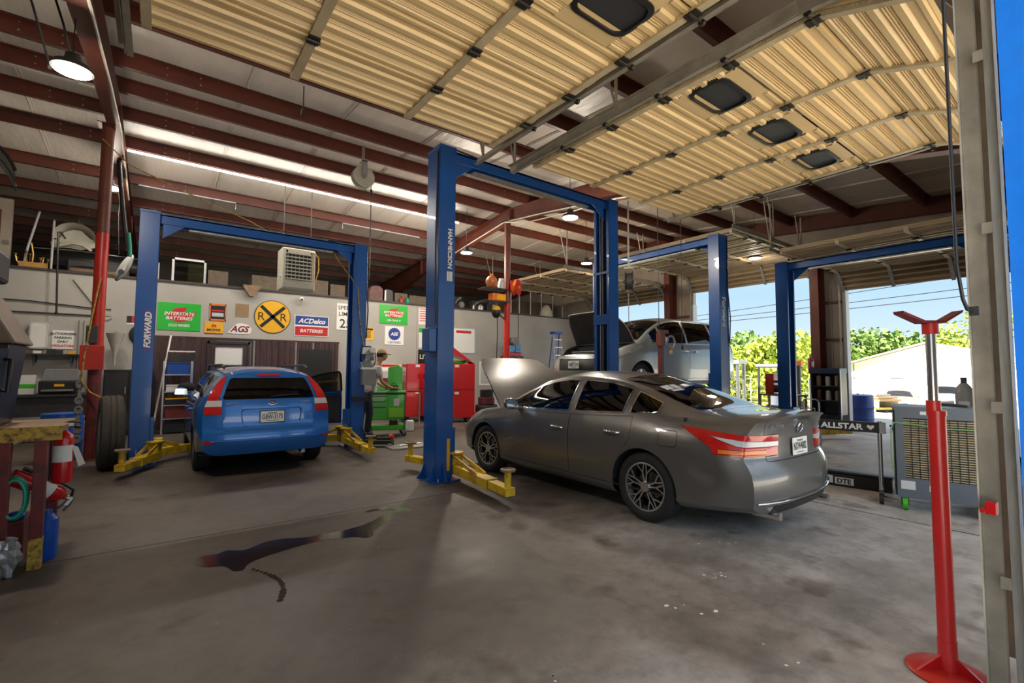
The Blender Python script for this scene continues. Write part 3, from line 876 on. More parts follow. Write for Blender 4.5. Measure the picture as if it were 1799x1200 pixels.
def wheel(parent, name, c, R, w, rim_r, out, spokes='y', rim_mats=('alu', 'black'), tyre='rubber', turn=0.0):
    """axis along y, out = +1/-1 side the rim faces"""
    T = Matrix.Translation(c) @ Matrix.Rotation(turn, 4, 'Z')
    t = MB(T); h = w / 2
    prof = [(rim_r, -h * .80), (rim_r + .02, -h * .92), (R - .05, -h), (R - .018, -h * .90), (R, -h * .70)]
    g = [(R, -h * .5), (R - .008, -h * .48), (R - .008, -h * .42), (R, -h * .40), (R, -h * .04), (R - .008, -h * .03), (R - .008, h * .03), (R, h * .04), (R, h * .40), (R - .008, h * .42), (R - .008, h * .48), (R, h * .5)]
    prof = prof + g + [(r, -z) for r, z in prof[::-1]]
    t.lathe(prof, axis='Y', n=40, closed=True)
    ty = obj(name, t, tyre, parent, smooth=35)
    r = MB(T); o = out
    # barrel and lip
    r.lathe([(rim_r - .012, o * h * .84), (rim_r, o * h * .86), (rim_r + .004, o * h * .80), (rim_r - .005, o * h * .70), (rim_r - .03, o * h * .5), (rim_r - .04, -o * h * .8), (rim_r - .05, -o * h * .8), (rim_r - .045, o * h * .5), (rim_r - .025, o * h * .72)], axis='Y', n=40, closed=True, mi=0 if spokes != 'y' else 1)
    r.lathe([(rim_r - .012, o * h * .845), (rim_r - .002, o * h * .865), (rim_r + .003, o * h * .85)], axis='Y', n=40, mi=0, caps=False)
    r.lathe([(0, -o * h * .1), (rim_r - .04, -o * h * .1)], axis='Y', n=30, mi=1)      # shadowed back and brake disc
    r.lathe([(0, o * h * .05), (rim_r * .62, o * h * .05), (rim_r * .62, o * h * .0)], axis='Y', n=30, mi=2)
    def bar(a0, r0, a1, r1, w0, w1, z0, z1, mi=0, base=1):
        p0 = Vector((math.cos(a0) * r0, 0, math.sin(a0) * r0)); p1 = Vector((math.cos(a1) * r1, 0, math.sin(a1) * r1))
        d = (p1 - p0).normalized(); s = Vector((-d.z, 0, d.x))
        f = [p0 + s * w0, p0 - s * w0, p1 - s * w1, p1 + s * w1]; zz = [z0, z0, z1, z1]
        top = [Vector((q.x, o * z, q.z)) for q, z in zip(f, zz)]; bot = [Vector((q.x, o * (z - .035), q.z)) for q, z in zip([p0 + s * w0 * 1.5, p0 - s * w0 * 1.5, p1 - s * w1 * 1.5, p1 + s * w1 * 1.5], zz)]
        r.add(top, [(0, 1, 2, 3)], mi)
        r.add(top + bot, [(0, 4, 5, 1), (1, 5, 6, 2), (2, 6, 7, 3), (3, 7, 4, 0)], base)
    zc, ze = h * .72, h * .82
    if spokes == 'y':
        for k in range(5):
            a = 2 * PI * k / 5 + .3
            for s in (-1, 1):
                bar(a + s * .20, .045, a + s * .17, rim_r * .58, .010, .007, zc, zc + .01)
                bar(a + s * .17, rim_r * .58, a + s * .06, rim_r - .012, .007, .006, zc + .01, ze)
                bar(a + s * .17, rim_r * .58, a + s * .42, rim_r - .012, .007, .006, zc + .01, ze)
    elif spokes == 'multi':
        for k in range(10): bar(2 * PI * k / 10, .05, 2 * PI * k / 10, rim_r - .015, .018, .014, zc, ze, 0, 0)
    else:
        for k in range(5):
            a = 2 * PI * k / 5 + .31
            bar(a, .04, a, rim_r - .015, .034, .028, zc, ze, 0, 0)
    r.lathe([(0, o * (zc + .012)), (.05, o * (zc + .012)), (.058, o * (zc - .02))], axis='Y', n=20, mi=0)
    obj('rim', r, [rim_mats[0], rim_mats[1], 'steel'], ty, smooth=30)
    return ty

def plate(parent, frame, text, w=.305, h=.152, name='licence_plate'):
    o, xd, yd = [Vector(q) for q in frame]; xd.normalize(); yd.normalize(); nd = xd.cross(yd)
    p = MB(); Mx = Matrix((xd, yd, nd)).transposed().to_4x4(); Mx.translation = o
    p.T = Mx; p.prism(rounded([(-w / 2, -h / 2), (w / 2, -h / 2), (w / 2, h / 2), (-w / 2, h / 2)], .012, 3), 0, .003)
    p.bb((-.06, h / 2 - .035, .003), (.06, h / 2 - .018, .0035), mi=1); p.bb((-.08, -h / 2 + .015, .003), (.08, -h / 2 + .024, .0035), mi=1)
    po = obj(name, p, ['purewhite', 'grey'], parent)
    t = MB(); put_text(t, text, (o + nd * .004, xd, yd), width=w * .86, height=h * .46, bold=.01); obj('plate_number', t, 'signblack', po)
    return po
def seat(parent, x, y, z, m, back=.25, w=.48):
    b = MB(); Tm = Matrix.Translation((x, y, z)); b.T = Tm
    b.prism(rounded([(-.28, .0), (.26, .0), (.27, .14), (-.28, .17)], .05), -w / 2, w / 2, 'XZ')
    b.prism(rounded([(.18, .10), (.30, .10), (.30 + back, .72), (.19 + back, .74)], .04), -w / 2 + .02, w / 2 - .02, 'XZ')
    b.prism(rounded([(.20 + back, .76), (.29 + back, .76), (.31 + back, .94), (.23 + back, .95)], .03), -.13, .13, 'XZ')
    return obj('seat', b, m, parent, bevel=.02)
M['carglass'] = glass('tinted_car_glass', (0.18, 0.20, 0.19))
M['privglass'] = glass('privacy_glass', (0.035, 0.037, 0.04))
M['clearglass'] = glass('clear_car_glass', (0.55, 0.62, 0.58))
M['cabin'] = mat('dark_cabin_trim', (0.02, 0.02, 0.021), 0.75)
M['seatgrey'] = mat('grey_seat_cloth', (0.06, 0.058, 0.055), 0.85)
M['redlens'] = mat('red_lens', (0.55, 0.012, 0.012), 0.12, coat=0.6)
M['clearlens'] = mat('clear_lens', (0.62, 0.60, 0.60), 0.15, coat=0.6)
M['orangelens'] = mat('amber_lens', (0.85, 0.20, 0.02), 0.15, coat=0.6)
M['headlens'] = mat('headlamp_lens', (0.42, 0.42, 0.40), 0.1, metal=0.3, coat=0.8)
M['under'] = mat('black_underbody', (0.01, 0.01, 0.01), 0.8)

def merge_geo(*gs):
    idx = {}; vs = []; fs = []; nos = []
    for g in gs:
        mp = []
        for v, n in zip(g[0], g[2]):
            k = (round(v.x, 4), round(v.y, 4), round(v.z, 4))
            if k not in idx: idx[k] = len(vs); vs.append(v.copy()); nos.append(n.copy())
            mp.append(idx[k])
        for f in g[1]:
            q = []
            for i in f:
                if mp[i] not in q: q.append(mp[i])
            if len(q) > 2: fs.append(tuple(q))
    return vs, fs, nos
def panel(name, geo, m, parent, gap=.0055, d=.012, lift=0.0, smooth=180, extra=None):
    if gap: geo = shrink_geo(geo, gap)
    if lift: geo = offset_geo(geo, lift)
    mb = MB(); thick_geo(mb, geo, d)
    return obj(name, mb, m, parent, smooth=50, fix=False)

def build_car(root, P):
    L = P['L']; K = P['keys']
    C = Car(L, K, P['nose'], P['tail'], P.get('nose_plan', .18), P.get('tail_plan', .14), P.get('fade_n', .7), P.get('fade_t', .7), P.get('step', .05), P.get('side_bulge', .03))
    zl = lambda x: interp(K['zl'], x); zc = lambda x: interp(K['zc'], x); wc = lambda x: interp(K['wc'], x)
    pm = P['paint']; out = {'car': C}
    # wheel arches
    for xw in P['axles']:
        for s in (-1, 1): C.cut(arch(xw, P['wz'], P['arch'], -.05), (1, 2, 7), 'xz', s)
    # side windows
    wins = []; od = P.get('open_door')
    for wi, (xa, xb, mt, rise) in enumerate(P['windows']):
        n = 5; lo = [(xa + (xb - xa) * t / n, zl(xa + (xb - xa) * t / n) + .025) for t in range(n + 1)]
        hi = [(xb - (xb - xa) * t / n, max(zc(xb - (xb - xa) * t / n) - .03, zl(xb - (xb - xa) * t / n) + .035)) for t in range(n + 1)]
        if rise: hi = [(x + (rise[0] * (1 - (x - xa) / (xb - xa)) + rise[1] * (x - xa) / (xb - xa)) * 1.0, z) for x, z in hi]
        poly = rounded(lo + hi, .015, 2)
        for s in (-1, 1):
            g = C.cut(lo + hi, (3,), 'xz', s)
            if g[1] and od and od[1] == s and wi == 0: out['open_win'] = (g, mt)
            elif g[1]: wins.append((g, mt, s))
    def plan(xa, xb, inset, n=5):
        pts = [(xa + (xb - xa) * t / n, wc(xa + (xb - xa) * t / n) - inset) for t in range(n + 1)]
        return pts + [(x, -y) for x, y in reversed(pts)]
    glassy = []
    for (nm, xa, xb, ins, mt) in P.get('screens', []):
        glassy.append((nm, C.cut(plan(xa, xb, ins), (4,), 'xy'), mt))
    for (nm, poly, mt) in P.get('tailglass', []):
        glassy.append((nm, C.cut(poly, (6,), 'yz'), mt))
    # lamps and other cut-in panels
    for (nm, poly, segs, axes, mt, lim, lift) in P.get('inserts', []):
        for s in ((-1, 1) if axes == 'xz' or min(p[0] for p in poly) > 0 else (0,)):
            pl = [(p[0] * s, p[1]) for p in poly] if axes == 'yz' and s else poly
            g = C.cut(pl, segs, axes, s, lim=lim)
            if g[1]: out.setdefault(nm, []).append(panel(nm, g, mt, root, .005 if 'fuel' in nm else .002, .02, lift))
    # bonnet, boot lid
    for (nm, xa, xb, ins, seg_tail) in P.get('lids', []):
        g = C.cut(plan(xa, xb, ins, 3), (4,), 'xy')
        if seg_tail: g = merge_geo(g, C.cut(seg_tail, (6,), 'yz'))
        out[nm + '_geo'] = g
        if nm not in P.get('open', ()): out[nm] = panel(nm, g, pm, root)
    # doors
    for (nm, poly, sides) in P.get('doors', []):
        for s in (-1, 1):
            g = C.cut(poly, (1, 2), 'xz', s)
            if not g[1]: continue
            if s in sides: out.setdefault('open_doors', {})[(nm, s)] = g
            else: out.setdefault(nm, {})[s] = panel(nm, g, pm, root)
    if od:
        nm, s, ang, hx = od; g = out['open_doors'][(nm, s)]
        hy = s * (interp(K['ww'], hx) - .03); T = Matrix.Translation((hx, hy, 0)) @ Matrix.Rotation(s * math.radians(ang), 4, 'Z') @ Matrix.Translation((-hx, -hy, 0)); R3 = T.to_3x3()
        tr = lambda q: ([T @ v for v in q[0]], q[1], [R3 @ n for n in q[2]])
        dm = MB(); thick_geo(dm, tr(g), .03); dro = obj(nm, dm, pm, root, smooth=50, fix=False)
        inner = tr(offset_geo(shrink_geo(g, .11), -.05)); im = MB(); thick_geo(im, (inner[0], [f[::-1] for f in inner[1]], [-n for n in inner[2]]), .05); obj('door_card', im, 'cabin', dro, fix=False)
        wg, mt = out['open_win']; obj('side_window', thick_geo(MB(), tr(wg), .004), mt, dro, fix=False)
        v, f = outline_strip(wg, -.045, .0); v = [T @ p for p in v]; obj('window_frame', MB().add(v, f), 'black', dro)
    for (g, mt, s) in wins:
        w_ = obj('side_window', thick_geo(MB(), g, .004), mt, root, smooth=60, fix=False)
        if P.get('chrome'):
            v, f = outline_strip(g, P['chrome'], .004); obj('window_trim', MB().add(v, f), P.get('trim_mat', 'chrome'), w_)
    for nm, g, mt in glassy: obj(nm, thick_geo(MB(), g, .004), mt, root, smooth=60, fix=False)
    lay = C.lay
    und = C.grab([f for f in C.bm.faces if f[lay] == 7]); body = C.grab([f for f in C.bm.faces if f[lay] != 7])
    b = MB(); b.add(body[0], body[1])
    out['body'] = obj('body_shell', b, pm, root, smooth=40, fix=False)
    x0, x1 = P['cabin']
    lin = C.grab([f for f in C.bm.faces if f[lay] in (1, 2, 3, 4, 6) and x0 < f.calc_center_median().x < x1 + (1 if P.get('hatch') else 0) and f.calc_center_median().z > .28])
    lo_ = offset_geo(lin, -.022)
    cm = MB(); cm.add(lo_[0], [f[::-1] for f in lo_[1]])
    zf = P.get('floor', .30); hw = interp(K['ww'], L / 2) - .06
    cm.bb((x0 - .1, -hw, zf - .02), (x1 + .1, hw, zf)); cm.bb((x0 - .12, -hw + .04, zf), (x0 - .10, hw - .04, zl(x0) - .02)); 
    if not P.get('hatch'): cm.bb((x1, -hw + .04, zf), (x1 + .02, hw - .04, zl(x1)))
    obj('cabin_lining', cm, 'cabin', root, fix=False)
    ds = MB(); xd = P['dash']; hh = zl(xd) + .02
    ds.prism(rounded([(xd - .34, hh - .05), (xd - .05, hh + .03), (xd + .12, hh - .02), (xd + .16, hh - .22), (xd - .2, hh - .4)], .03), -hw + .05, hw - .05, 'XZ')
    obj('dashboard', ds, 'cabin', root, bevel=.01)
    sw = MB(); dy = P.get('driver', 1) * .37
    T = Matrix.Translation((xd + .30, dy, hh - .05)) @ Matrix.Rotation(math.radians(62), 4, 'Y'); sw.T = T
    sw.torus((0, 0, 0), .185, .016, 'Z', 28, 8); sw.cyl((0, 0, -.02), (0, 0, .02), .06, n=14); sw.box((0, .1, 0), (.03, .18, .014)); sw.box((0, -.1, 0), (.03, .18, .014)); sw.cyl((0, 0, 0), (0, 0, -.3), .03, n=8)
    obj('steering_wheel', sw, 'black', root, smooth=50)
    for (sx, sy, wd) in P['seats']: seat(root, sx, sy, zf + P.get('seat_h', .12), 'seatgrey', w=wd)
    # wheels and arch liners
    ub = MB(); ub.add(und[0], und[1])
    for xw in P['axles']:
        for s in (-1, 1):
            hwid = interp(K['ws'], xw); r = P['arch'] + .012
            pts = [(xw - r * math.cos(PI * k / 16), P['wz'] + r * math.sin(PI * k / 16)) for k in range(17)]
            vs = []; fs = []
            for px_, pz in pts: vs += [(px_, s * (hwid - .015), pz), (px_, s * (hwid - .34), pz)]
            for k in range(16): fs.append((2 * k, 2 * k + 1, 2 * k + 3, 2 * k + 2))
            fs.append(tuple(2 * k + 1 for k in range(17)))
            ub.add(vs, fs)
    obj('underbody', ub, 'under', root, fix=False)
    for i, xw in enumerate(P['axles']):
        for s in (-1, 1):
            wheel(root, 'wheel', (xw, s * (interp(K['ws'], xw) - P['ww'] / 2 - P.get('tuck', .012)), P['wr']), P['wr'], P['ww'], P['rim'], s, P['spokes'], P.get('rimm', ('alu', 'black')), turn=P.get('steer', 0) if i == 0 else 0)
    # mirrors
    mx = P['mirror']
    for s in (-1, 1):
        m_ = MB(); y = s * (interp(K['wl'], mx) + .02); z = zl(mx)
        m_.sphere((mx + .02, y + s * .12, z + .085), .1, 14, 8, (.55, 1.05, .72)); m_.box((mx + .03, y + s * .03, z + .03), (.07, .12, .04))
        mo = obj('wing_mirror', m_, pm, root, smooth=60)
        g_ = MB(); g_.prism([(s * .02 + y, z + .03), (s * .215 + y, z + .04), (s * .205 + y, z + .135), (s * .04 + y, z + .135)], mx + .078, mx + .082, 'YZ'); obj('mirror_glass', g_, 'chrome', mo)
    # handles
    for (hx, hz, ch) in P.get('handles', []):
        for s in (-1, 1):
            if P.get('skip_handle') == (hx, s): continue
            y = s * (interp(K['ww'], hx) * .985 + .002); h = MB()
            h.tube([(hx - .10, y - s * .02, hz), (hx - .085, y + s * .028, hz), (hx, y + s * .038, hz + .004), (hx + .085, y + s * .028, hz), (hx + .10, y - s * .02, hz)], [.015, .016, .018, .016, .015], 8)
            obj('door_handle', h, ch, root, smooth=60)
    return out

# ---- the grey saloon in the middle of the shop
M['saloon'] = paint('gunmetal_metallic_paint', (0.17, 0.164, 0.16), .60, .34)
L = 4.87
SK = dict(
    zb=[(0, .24), (.35, .19), (1.2, .17), (3.6, .18), (4.5, .24), (L, .27)],
    zs=[(0, .32), (.5, .28), (1.2, .27), (3.6, .27), (4.5, .31), (L, .33)],
    zw=[(0, .52), (.6, .62), (1.4, .66), (3.2, .70), (4.2, .74), (L, .72)],
    zl=[(0, .67), (.35, .76), (.8, .86), (1.25, .92), (1.6, .945), (2.6, .965), (3.4, 1.0), (3.9, 1.035), (4.4, 1.045), (L, 1.03)],
    zc=[(0, .70), (.35, .795), (.8, .89), (1.2, .945), (1.36, .99), (1.75, 1.19), (2.15, 1.345), (2.6, 1.395), (3.1, 1.375), (3.55, 1.285), (3.9, 1.17), (4.2, 1.09), (4.45, 1.065), (L, 1.05)],
    zt=[(0, .72), (.3, .81), (.8, .925), (1.2, .985), (1.32, 1.02), (1.75, 1.245), (2.15, 1.415), (2.6, 1.47), (3.1, 1.445), (3.5, 1.355), (3.9, 1.22), (4.22, 1.12), (4.45, 1.10), (4.75, 1.115), (L, 1.10)],
    wb=[(0, .50), (.5, .68), (1.2, .74), (3.8, .74), (4.6, .66), (L, .58)],
    ws=[(0, .70), (.3, .83), (.7, .89), (1.2, .895), (1.6, .885), (3.2, .885), (3.8, .905), (4.4, .88), (L, .74)],
    ww=[(0, .72), (.3, .845), (.7, .90), (1.2, .912), (2.5, .915), (3.7, .922), (4.3, .90), (4.6, .86), (L, .77)],
    wl=[(0, .62), (.35, .76), (.8, .83), (1.25, .85), (1.8, .862), (2.8, .86), (3.5, .845), (4.1, .79), (4.5, .745), (L, .68)],
    wc=[(0, .57), (.35, .71), (.8, .785), (1.2, .81), (1.36, .80), (1.75, .70), (2.15, .62), (2.6, .60), (3.1, .60), (3.5, .605), (3.9, .64), (4.2, .665), (4.5, .66), (L, .62)])
big = 9
def tail_lim(c): return abs(c.y) > .40
SED = dict(L=L, keys=SK, paint='saloon', nose=[(.2, .10), (.35, .02), (.5, 0), (.62, .03), (.75, .10), (.9, .2)], tail=[(.2, .10), (.32, .03), (.5, 0), (.64, .015), (.70, .07), (.9, .075), (1.02, .05), (1.09, .0), (1.12, .0)],
           nose_plan=.20, tail_plan=.20, axles=(.96, 3.74), wz=.335, arch=.378, wr=.335, ww=.225, rim=.232, spokes='y', tuck=.02, steer=math.radians(4),
           windows=[(1.56, 2.66, 'carglass', None), (2.74, 3.46, 'privglass', None), (3.53, 3.86, 'privglass', None)], chrome=.018,
           screens=[('windscreen', 1.37, 2.10, .05, 'carglass'), ('rear_window', 3.24, 4.22, .07, 'privglass')],
           lids=[('bonnet', .16, 1.22, .03, None), ('boot_lid', 4.29, 5.2, .06, [(-.54, .70), (.54, .70), (.60, 1.3), (-.60, 1.3)])], open=('bonnet',),
           inserts=[('lamp_reverse', [(4.42, .908), (4.64, .884), (4.80, .868), (4.80, .828), (4.64, .83)], (1, 2, 3, 6), 'xz', 'clearlens', tail_lim, .009),
                    ('lamp_amber', [(4.50, .765), (5.2, .762), (5.2, .80), (4.50, .803)], (1, 2, 3, 6), 'xz', 'orangelens', lambda c: abs(c.y) > .52, .009),
                    ('tail_lamp', [(4.13, .975), (4.4, .953), (4.64, .932), (5.2, .90), (5.2, .755), (4.62, .748), (4.46, .758), (4.44, .81), (4.33, .875)], (1, 2, 3, 6), 'xz', 'redlens', tail_lim, .006),
                    ('headlamp', [(.0, .60), (.30, .64), (.62, .80), (.60, .845), (.30, .79), (-.3, .70), (-.3, .62)], (1, 2, 3, 5), 'xz', 'headlens', lambda c: abs(c.y) > .45, .004),
                    ('fuel_door', rounded([(3.93, .76), (4.13, .77), (4.13, .92), (3.93, .915)], .04, 3), (1, 2), 'xz', 'saloon', lambda c: c.y < 0, .0),
                    ('grille', [(-.45, .50), (.45, .50), (.55, .66), (-.55, .66)], (5,), 'yz', 'black', None, -.01),
                    ('rear_diffuser', [(-.60, .20), (.60, .20), (.52, .34), (-.52, .34)], (6,), 'yz', 'black', None, .004)],
           doors=[('front_door', [(1.38, .30), (2.70, .30), (2.70, 1.2), (1.44, 1.2)], ()), ('rear_door', [(2.70, .30), (3.34, .30), (3.42, .50), (3.52, .68), (3.60, .80), (3.58, 1.2), (2.70, 1.2)], ())],
           cabin=(1.35, 4.15), dash=1.62, driver=-1, seats=[(2.35, -.37, .50), (2.35, .37, .50), (3.08, -.36, .56), (3.08, .36, .56)], seat_h=-.06, mirror=1.68,
           handles=[(2.50, .80, 'chrome'), (3.36, .835, 'chrome')])
car = thing('saloon_car', 'dark grey four-door saloon with its bonnet raised and a dented rear quarter', 'car', (4.735, 6.72, 0), -PI / 2)
o = build_car(car, SED)
# dent pressed into the rear quarter, beside the tail lamp
dent_c = Vector((4.37, -.90, .60))
me = o['body'].data
for v in me.vertices:
    d = v.co - dent_c
    r = math.sqrt((d.x / .20) ** 2 + ((d.z + d.x * .25) / .085) ** 2)
    if v.co.y < -.4 and r < 1: v.co.y += .05 * (1 - r) ** 1.0
# raised bonnet
g = o['bonnet_geo']; hinge = Vector((1.20, 0, .965)); Rm = Matrix.Rotation(math.radians(53), 4, 'Y')
g = ([hinge + (Rm @ (v - hinge)) for v in g[0]], g[1], [(Rm.to_3x3() @ n) for n in g[2]])
mb = MB(); thick_geo(mb, g, .025, 0); bn = obj('bonnet', mb, 'saloon', car, smooth=50, fix=False)
lw = offset_geo(shrink_geo(g, .03), -.03); obj('bonnet_inner_skin', MB().add(lw[0], [f[::-1] for f in lw[1]]), 'dark', bn, smooth=60, fix=False)
st = MB(); st.tube([(.5, .6, .80), (.52, .55, 1.35)], .006, 6); obj('bonnet_prop', st, 'steel', car)
eb = MB(); eb.bb((.22, -.66, .35), (1.16, .66, .60)); eb.box((.7, 0, .68), (.62, .7, .16)); eb.box((.45, .42, .70), (.28, .22, .18)); eb.box((.95, -.5, .74), (.2, .2, .14)); eb.tube([(.4, -.4, .7), (.6, -.3, .78), (.9, -.2, .78)], .04, 8)
obj('engine', eb, 'dark', car, bevel=.02)
# rear details
def tailx(y, z): return o['car'].warp(L, y, z).x
lm = MB()
for s in (-1, 1):       # clear and amber strips inside the lamp cluster
    pts = [(4.36, .885), (4.60, .865), (4.80, .845)]
    ys = [interp([(4.2, .905), (4.36, .893), (4.6, .858), (4.80, .75)], x) for x, z in pts]
for s in (-1, 1): obj('exhaust_tip', MB().cyl((L - .25, s * .5, .25), (L - .02, s * .5, .255), .035, n=14), 'chrome', car, smooth=40)
def tf(y, z, off=.006):
    a = o['car'].warp(L, y, z); b = o['car'].warp(L, y + .02, z); c = o['car'].warp(L, y, z + .03)
    xd = (b - a).normalized(); yd = (c - a); yd = (yd - xd * yd.dot(xd)).normalized(); n = xd.cross(yd)
    return (a + n * off, xd, yd)
plate(car, tf(0.0, .80, .014), 'NXW4002'[:7])
em = MB(); f = tf(0, .965, .012); Mx = Matrix((Vector(f[1]), Vector(f[2]), Vector(f[1]).cross(Vector(f[2])))).transposed().to_4x4(); Mx.translation = f[0]; em.T = Mx
em.torus((0, 0, 0), .05, .007, 'Z', 24, 8, sq=(1, .86)); em.box((0, 0, 0), (.125, .018, .01)); obj('emblem', em, 'chrome', car, smooth=40)
def on_top(x, y):
    zc_, zt_, wc_ = interp(SK['zc'], x), interp(SK['zt'], x), interp(SK['wc'], x)
    return Vector((x, y, zc_ + (zt_ - zc_) * (1 - (abs(y) / wc_) ** 2.6)))
for k, (x, y, a, b) in enumerate([(3.66, -.36, .05, .07), (3.66, -.22, .05, .05), (3.74, -.29, .02, .10)]):
    q = [on_top(x - a, y - b), on_top(x + a, y - b), on_top(x + a, y + b), on_top(x - a, y + b)]; obj('window_sticker', MB().add([p + Vector((.002, 0, .006)) for p in q], [(0, 1, 2, 3)]), 'paper', car)
tx = MB(); put_text(tx, 'ALTIMA', tf(-.42, 1.0, .010), width=.20); obj('badge_lettering', tx, 'chrome', car)
sp = MB(); pts = [(tailx(y, .37) + .012, y, .37) for y in [-.72 + .09 * k for k in range(17)]]; sp.tube(pts, .008, 6); obj('bumper_trim', sp, 'chrome', car, smooth=60)
hl = MB()
for x, w_ in ((1.0, .014),): pass
# ---- blue estate car on the left lift
M['estateblue'] = paint('bright_blue_car_paint', (0.012, 0.15, 0.52), .25, .28)
L = 4.48
WK = dict(
    zb=[(0, .26), (.4, .20), (1.2, .18), (3.6, .19), (L, .29)], zs=[(0, .33), (.5, .29), (3.6, .29), (4.2, .33), (L, .36)],
    zw=[(0, .55), (.6, .66), (1.5, .70), (3.6, .74), (L, .74)],
    zl=[(0, .72), (.4, .84), (1.0, .93), (1.5, .96), (3.2, 1.01), (4.0, 1.04), (L, 1.03)],
    zc=[(0, .75), (.4, .87), (1.0, .965), (1.15, 1.0), (1.5, 1.17), (1.95, 1.36), (2.4, 1.42), (3.3, 1.415), (3.9, 1.385), (L, 1.345)],
    zt=[(0, .78), (.4, .91), (1.0, 1.02), (1.12, 1.05), (1.5, 1.24), (1.95, 1.44), (2.4, 1.50), (3.3, 1.505), (4.0, 1.475), (L, 1.43)],
    wb=[(0, .50), (.5, .68), (3.9, .70), (L, .62)], ws=[(0, .70), (.4, .83), (1.0, .865), (3.6, .868), (4.1, .85), (L, .79)],
    ww=[(0, .72), (.4, .84), (1.0, .88), (3.6, .885), (4.15, .87), (L, .815)], wl=[(0, .62), (.5, .79), (1.2, .825), (3.4, .83), (4.1, .81), (L, .765)],
    wc=[(0, .57), (.5, .74), (1.0, .79), (1.15, .78), (1.5, .71), (1.95, .645), (2.5, .63), (3.6, .62), (L, .575)])
EST = dict(L=L, keys=WK, paint='estateblue', nose=[(.2, .08), (.45, 0), (.7, .06), (.9, .2)], tail=[(.25, .08), (.36, .02), (.48, 0), (.60, .01), (.66, .055), (.85, .06), (1.02, .09), (1.2, .19), (1.40, .33), (1.46, .34)],
           nose_plan=.2, tail_plan=.09, fade_t=1.1, axles=(.88, 3.58), wz=.315, arch=.352, wr=.315, ww=.205, rim=.205, spokes='multi', tuck=.0,
           windows=[(1.42, 2.30, 'carglass', None), (2.38, 3.22, 'privglass', None), (3.30, 4.02, 'privglass', None)],
           screens=[('windscreen', 1.17, 1.90, .05, 'carglass')], tailglass=[('rear_window', rounded([(-.60, 1.04), (.60, 1.04), (.49, 1.335), (-.49, 1.335)], .05, 4), 'privglass')],
           lids=[('bonnet', .16, 1.05, .03, None)],
           inserts=[('tail_lamp', [(.60, .84), (.80, .84), (.80, .945), (.60, .945)], (6,), 'yz', 'redlens', None, .008),
                    ('reverse_lamp', [(.60, .945), (.80, .945), (.80, 1.03), (.595, 1.03)], (6,), 'yz', 'clearlens', None, .008),
                    ('pillar_lamp', [(.640, 1.03), (.80, 1.03), (.68, 1.24), (.60, 1.37), (.528, 1.37), (.585, 1.20)], (6,), 'yz', 'redlens', None, .008),
                    ('brake_lamp', [(-.15, 1.352), (.15, 1.352), (.15, 1.385), (-.15, 1.385)], (6,), 'yz', 'redlens', None, .01),
                    ('tailgate', rounded([(-.58, .62), (.58, .62), (.585, 1.03), (.52, 1.335), (-.52, 1.335), (-.585, 1.03)], .04, 3), (6,), 'yz', 'estateblue', None, .004),
                    ('bumper_reflector', [(.66, .455), (.79, .455), (.79, .50), (.68, .50)], (6,), 'yz', 'redlens', None, .006)],
           doors=[('front_door', [(1.20, .33), (2.33, .33), (2.33, 1.2), (1.28, 1.2)], (1,)), ('rear_door', [(2.33, .33), (3.10, .33), (3.20, .55), (3.30, .72), (3.26, 1.2), (2.33, 1.2)], ())],
           open_door=('front_door', 1, 62, 1.24), cabin=(1.15, 4.1), hatch=True, dash=1.45, driver=-1, seats=[(2.1, -.36, .48), (2.1, .36, .48), (2.95, -.34, .52), (2.95, .34, .52)], seat_h=.10, mirror=1.50,
           handles=[(2.16, .82, 'estateblue'), (3.08, .84, 'estateblue')], skip_handle=(2.16, 1), floor=.30)
est = thing('estate_car', 'small bright blue estate car seen from behind between the left lift posts', 'car', (1.315, 11.90, 0), -PI / 2)
o2 = build_car(est, EST)
def face(oc, Lx):
    def tf(y, z, off=.006):
        a = oc['car'].warp(Lx, y, z); b = oc['car'].warp(Lx, y + .02, z); c = oc['car'].warp(Lx, y, z + .03)
        xd = (b - a).normalized(); yd = (c - a); yd = (yd - xd * yd.dot(xd)).normalized(); n = xd.cross(yd)
        return (a + n * off, xd, yd)
    return tf
tf2 = face(o2, L)
plate(est, tf2(.02, .79, .012), 'GBW-3173')
pf = MB(); f = tf2(.02, .79, .006); Mx = Matrix((Vector(f[1]), Vector(f[2]), Vector(f[1]).cross(Vector(f[2])))).transposed().to_4x4(); Mx.translation = f[0]; pf.T = Mx
pf.prism(rounded([(-.165, -.088), (.165, -.088), (.165, .088), (-.165, .088)], .015, 3), -.004, .004); obj('plate_frame', pf, 'black', est)
rc = MB(); f = tf2(.02, .80, .004); Mx = Matrix((Vector(f[1]), Vector(f[2]), Vector(f[1]).cross(Vector(f[2])))).transposed().to_4x4(); Mx.translation = f[0]; rc.T = Mx
oo = rounded([(-.37, -.13), (.37, -.13), (.40, .11), (-.40, .11)], .07, 4); ii = rounded([(-.35, -.115), (.35, -.115), (.38, .095), (-.38, .095)], .06, 4); n_ = len(oo)
rc.add([(a, b, .004) for a, b in oo] + [(a, b, -.012) for a, b in ii], [(k, (k + 1) % n_, n_ + (k + 1) % n_, n_ + k) for k in range(n_)])
rc.bb((-.39, .11, 0), (.39, .135, .022)); obj('plate_recess', rc, 'estateblue', est, smooth=40)
em = MB(); f = tf2(.02, .985, .012); Mx = Matrix((Vector(f[1]), Vector(f[2]), Vector(f[1]).cross(Vector(f[2])))).transposed().to_4x4(); Mx.translation = f[0]; em.T = Mx
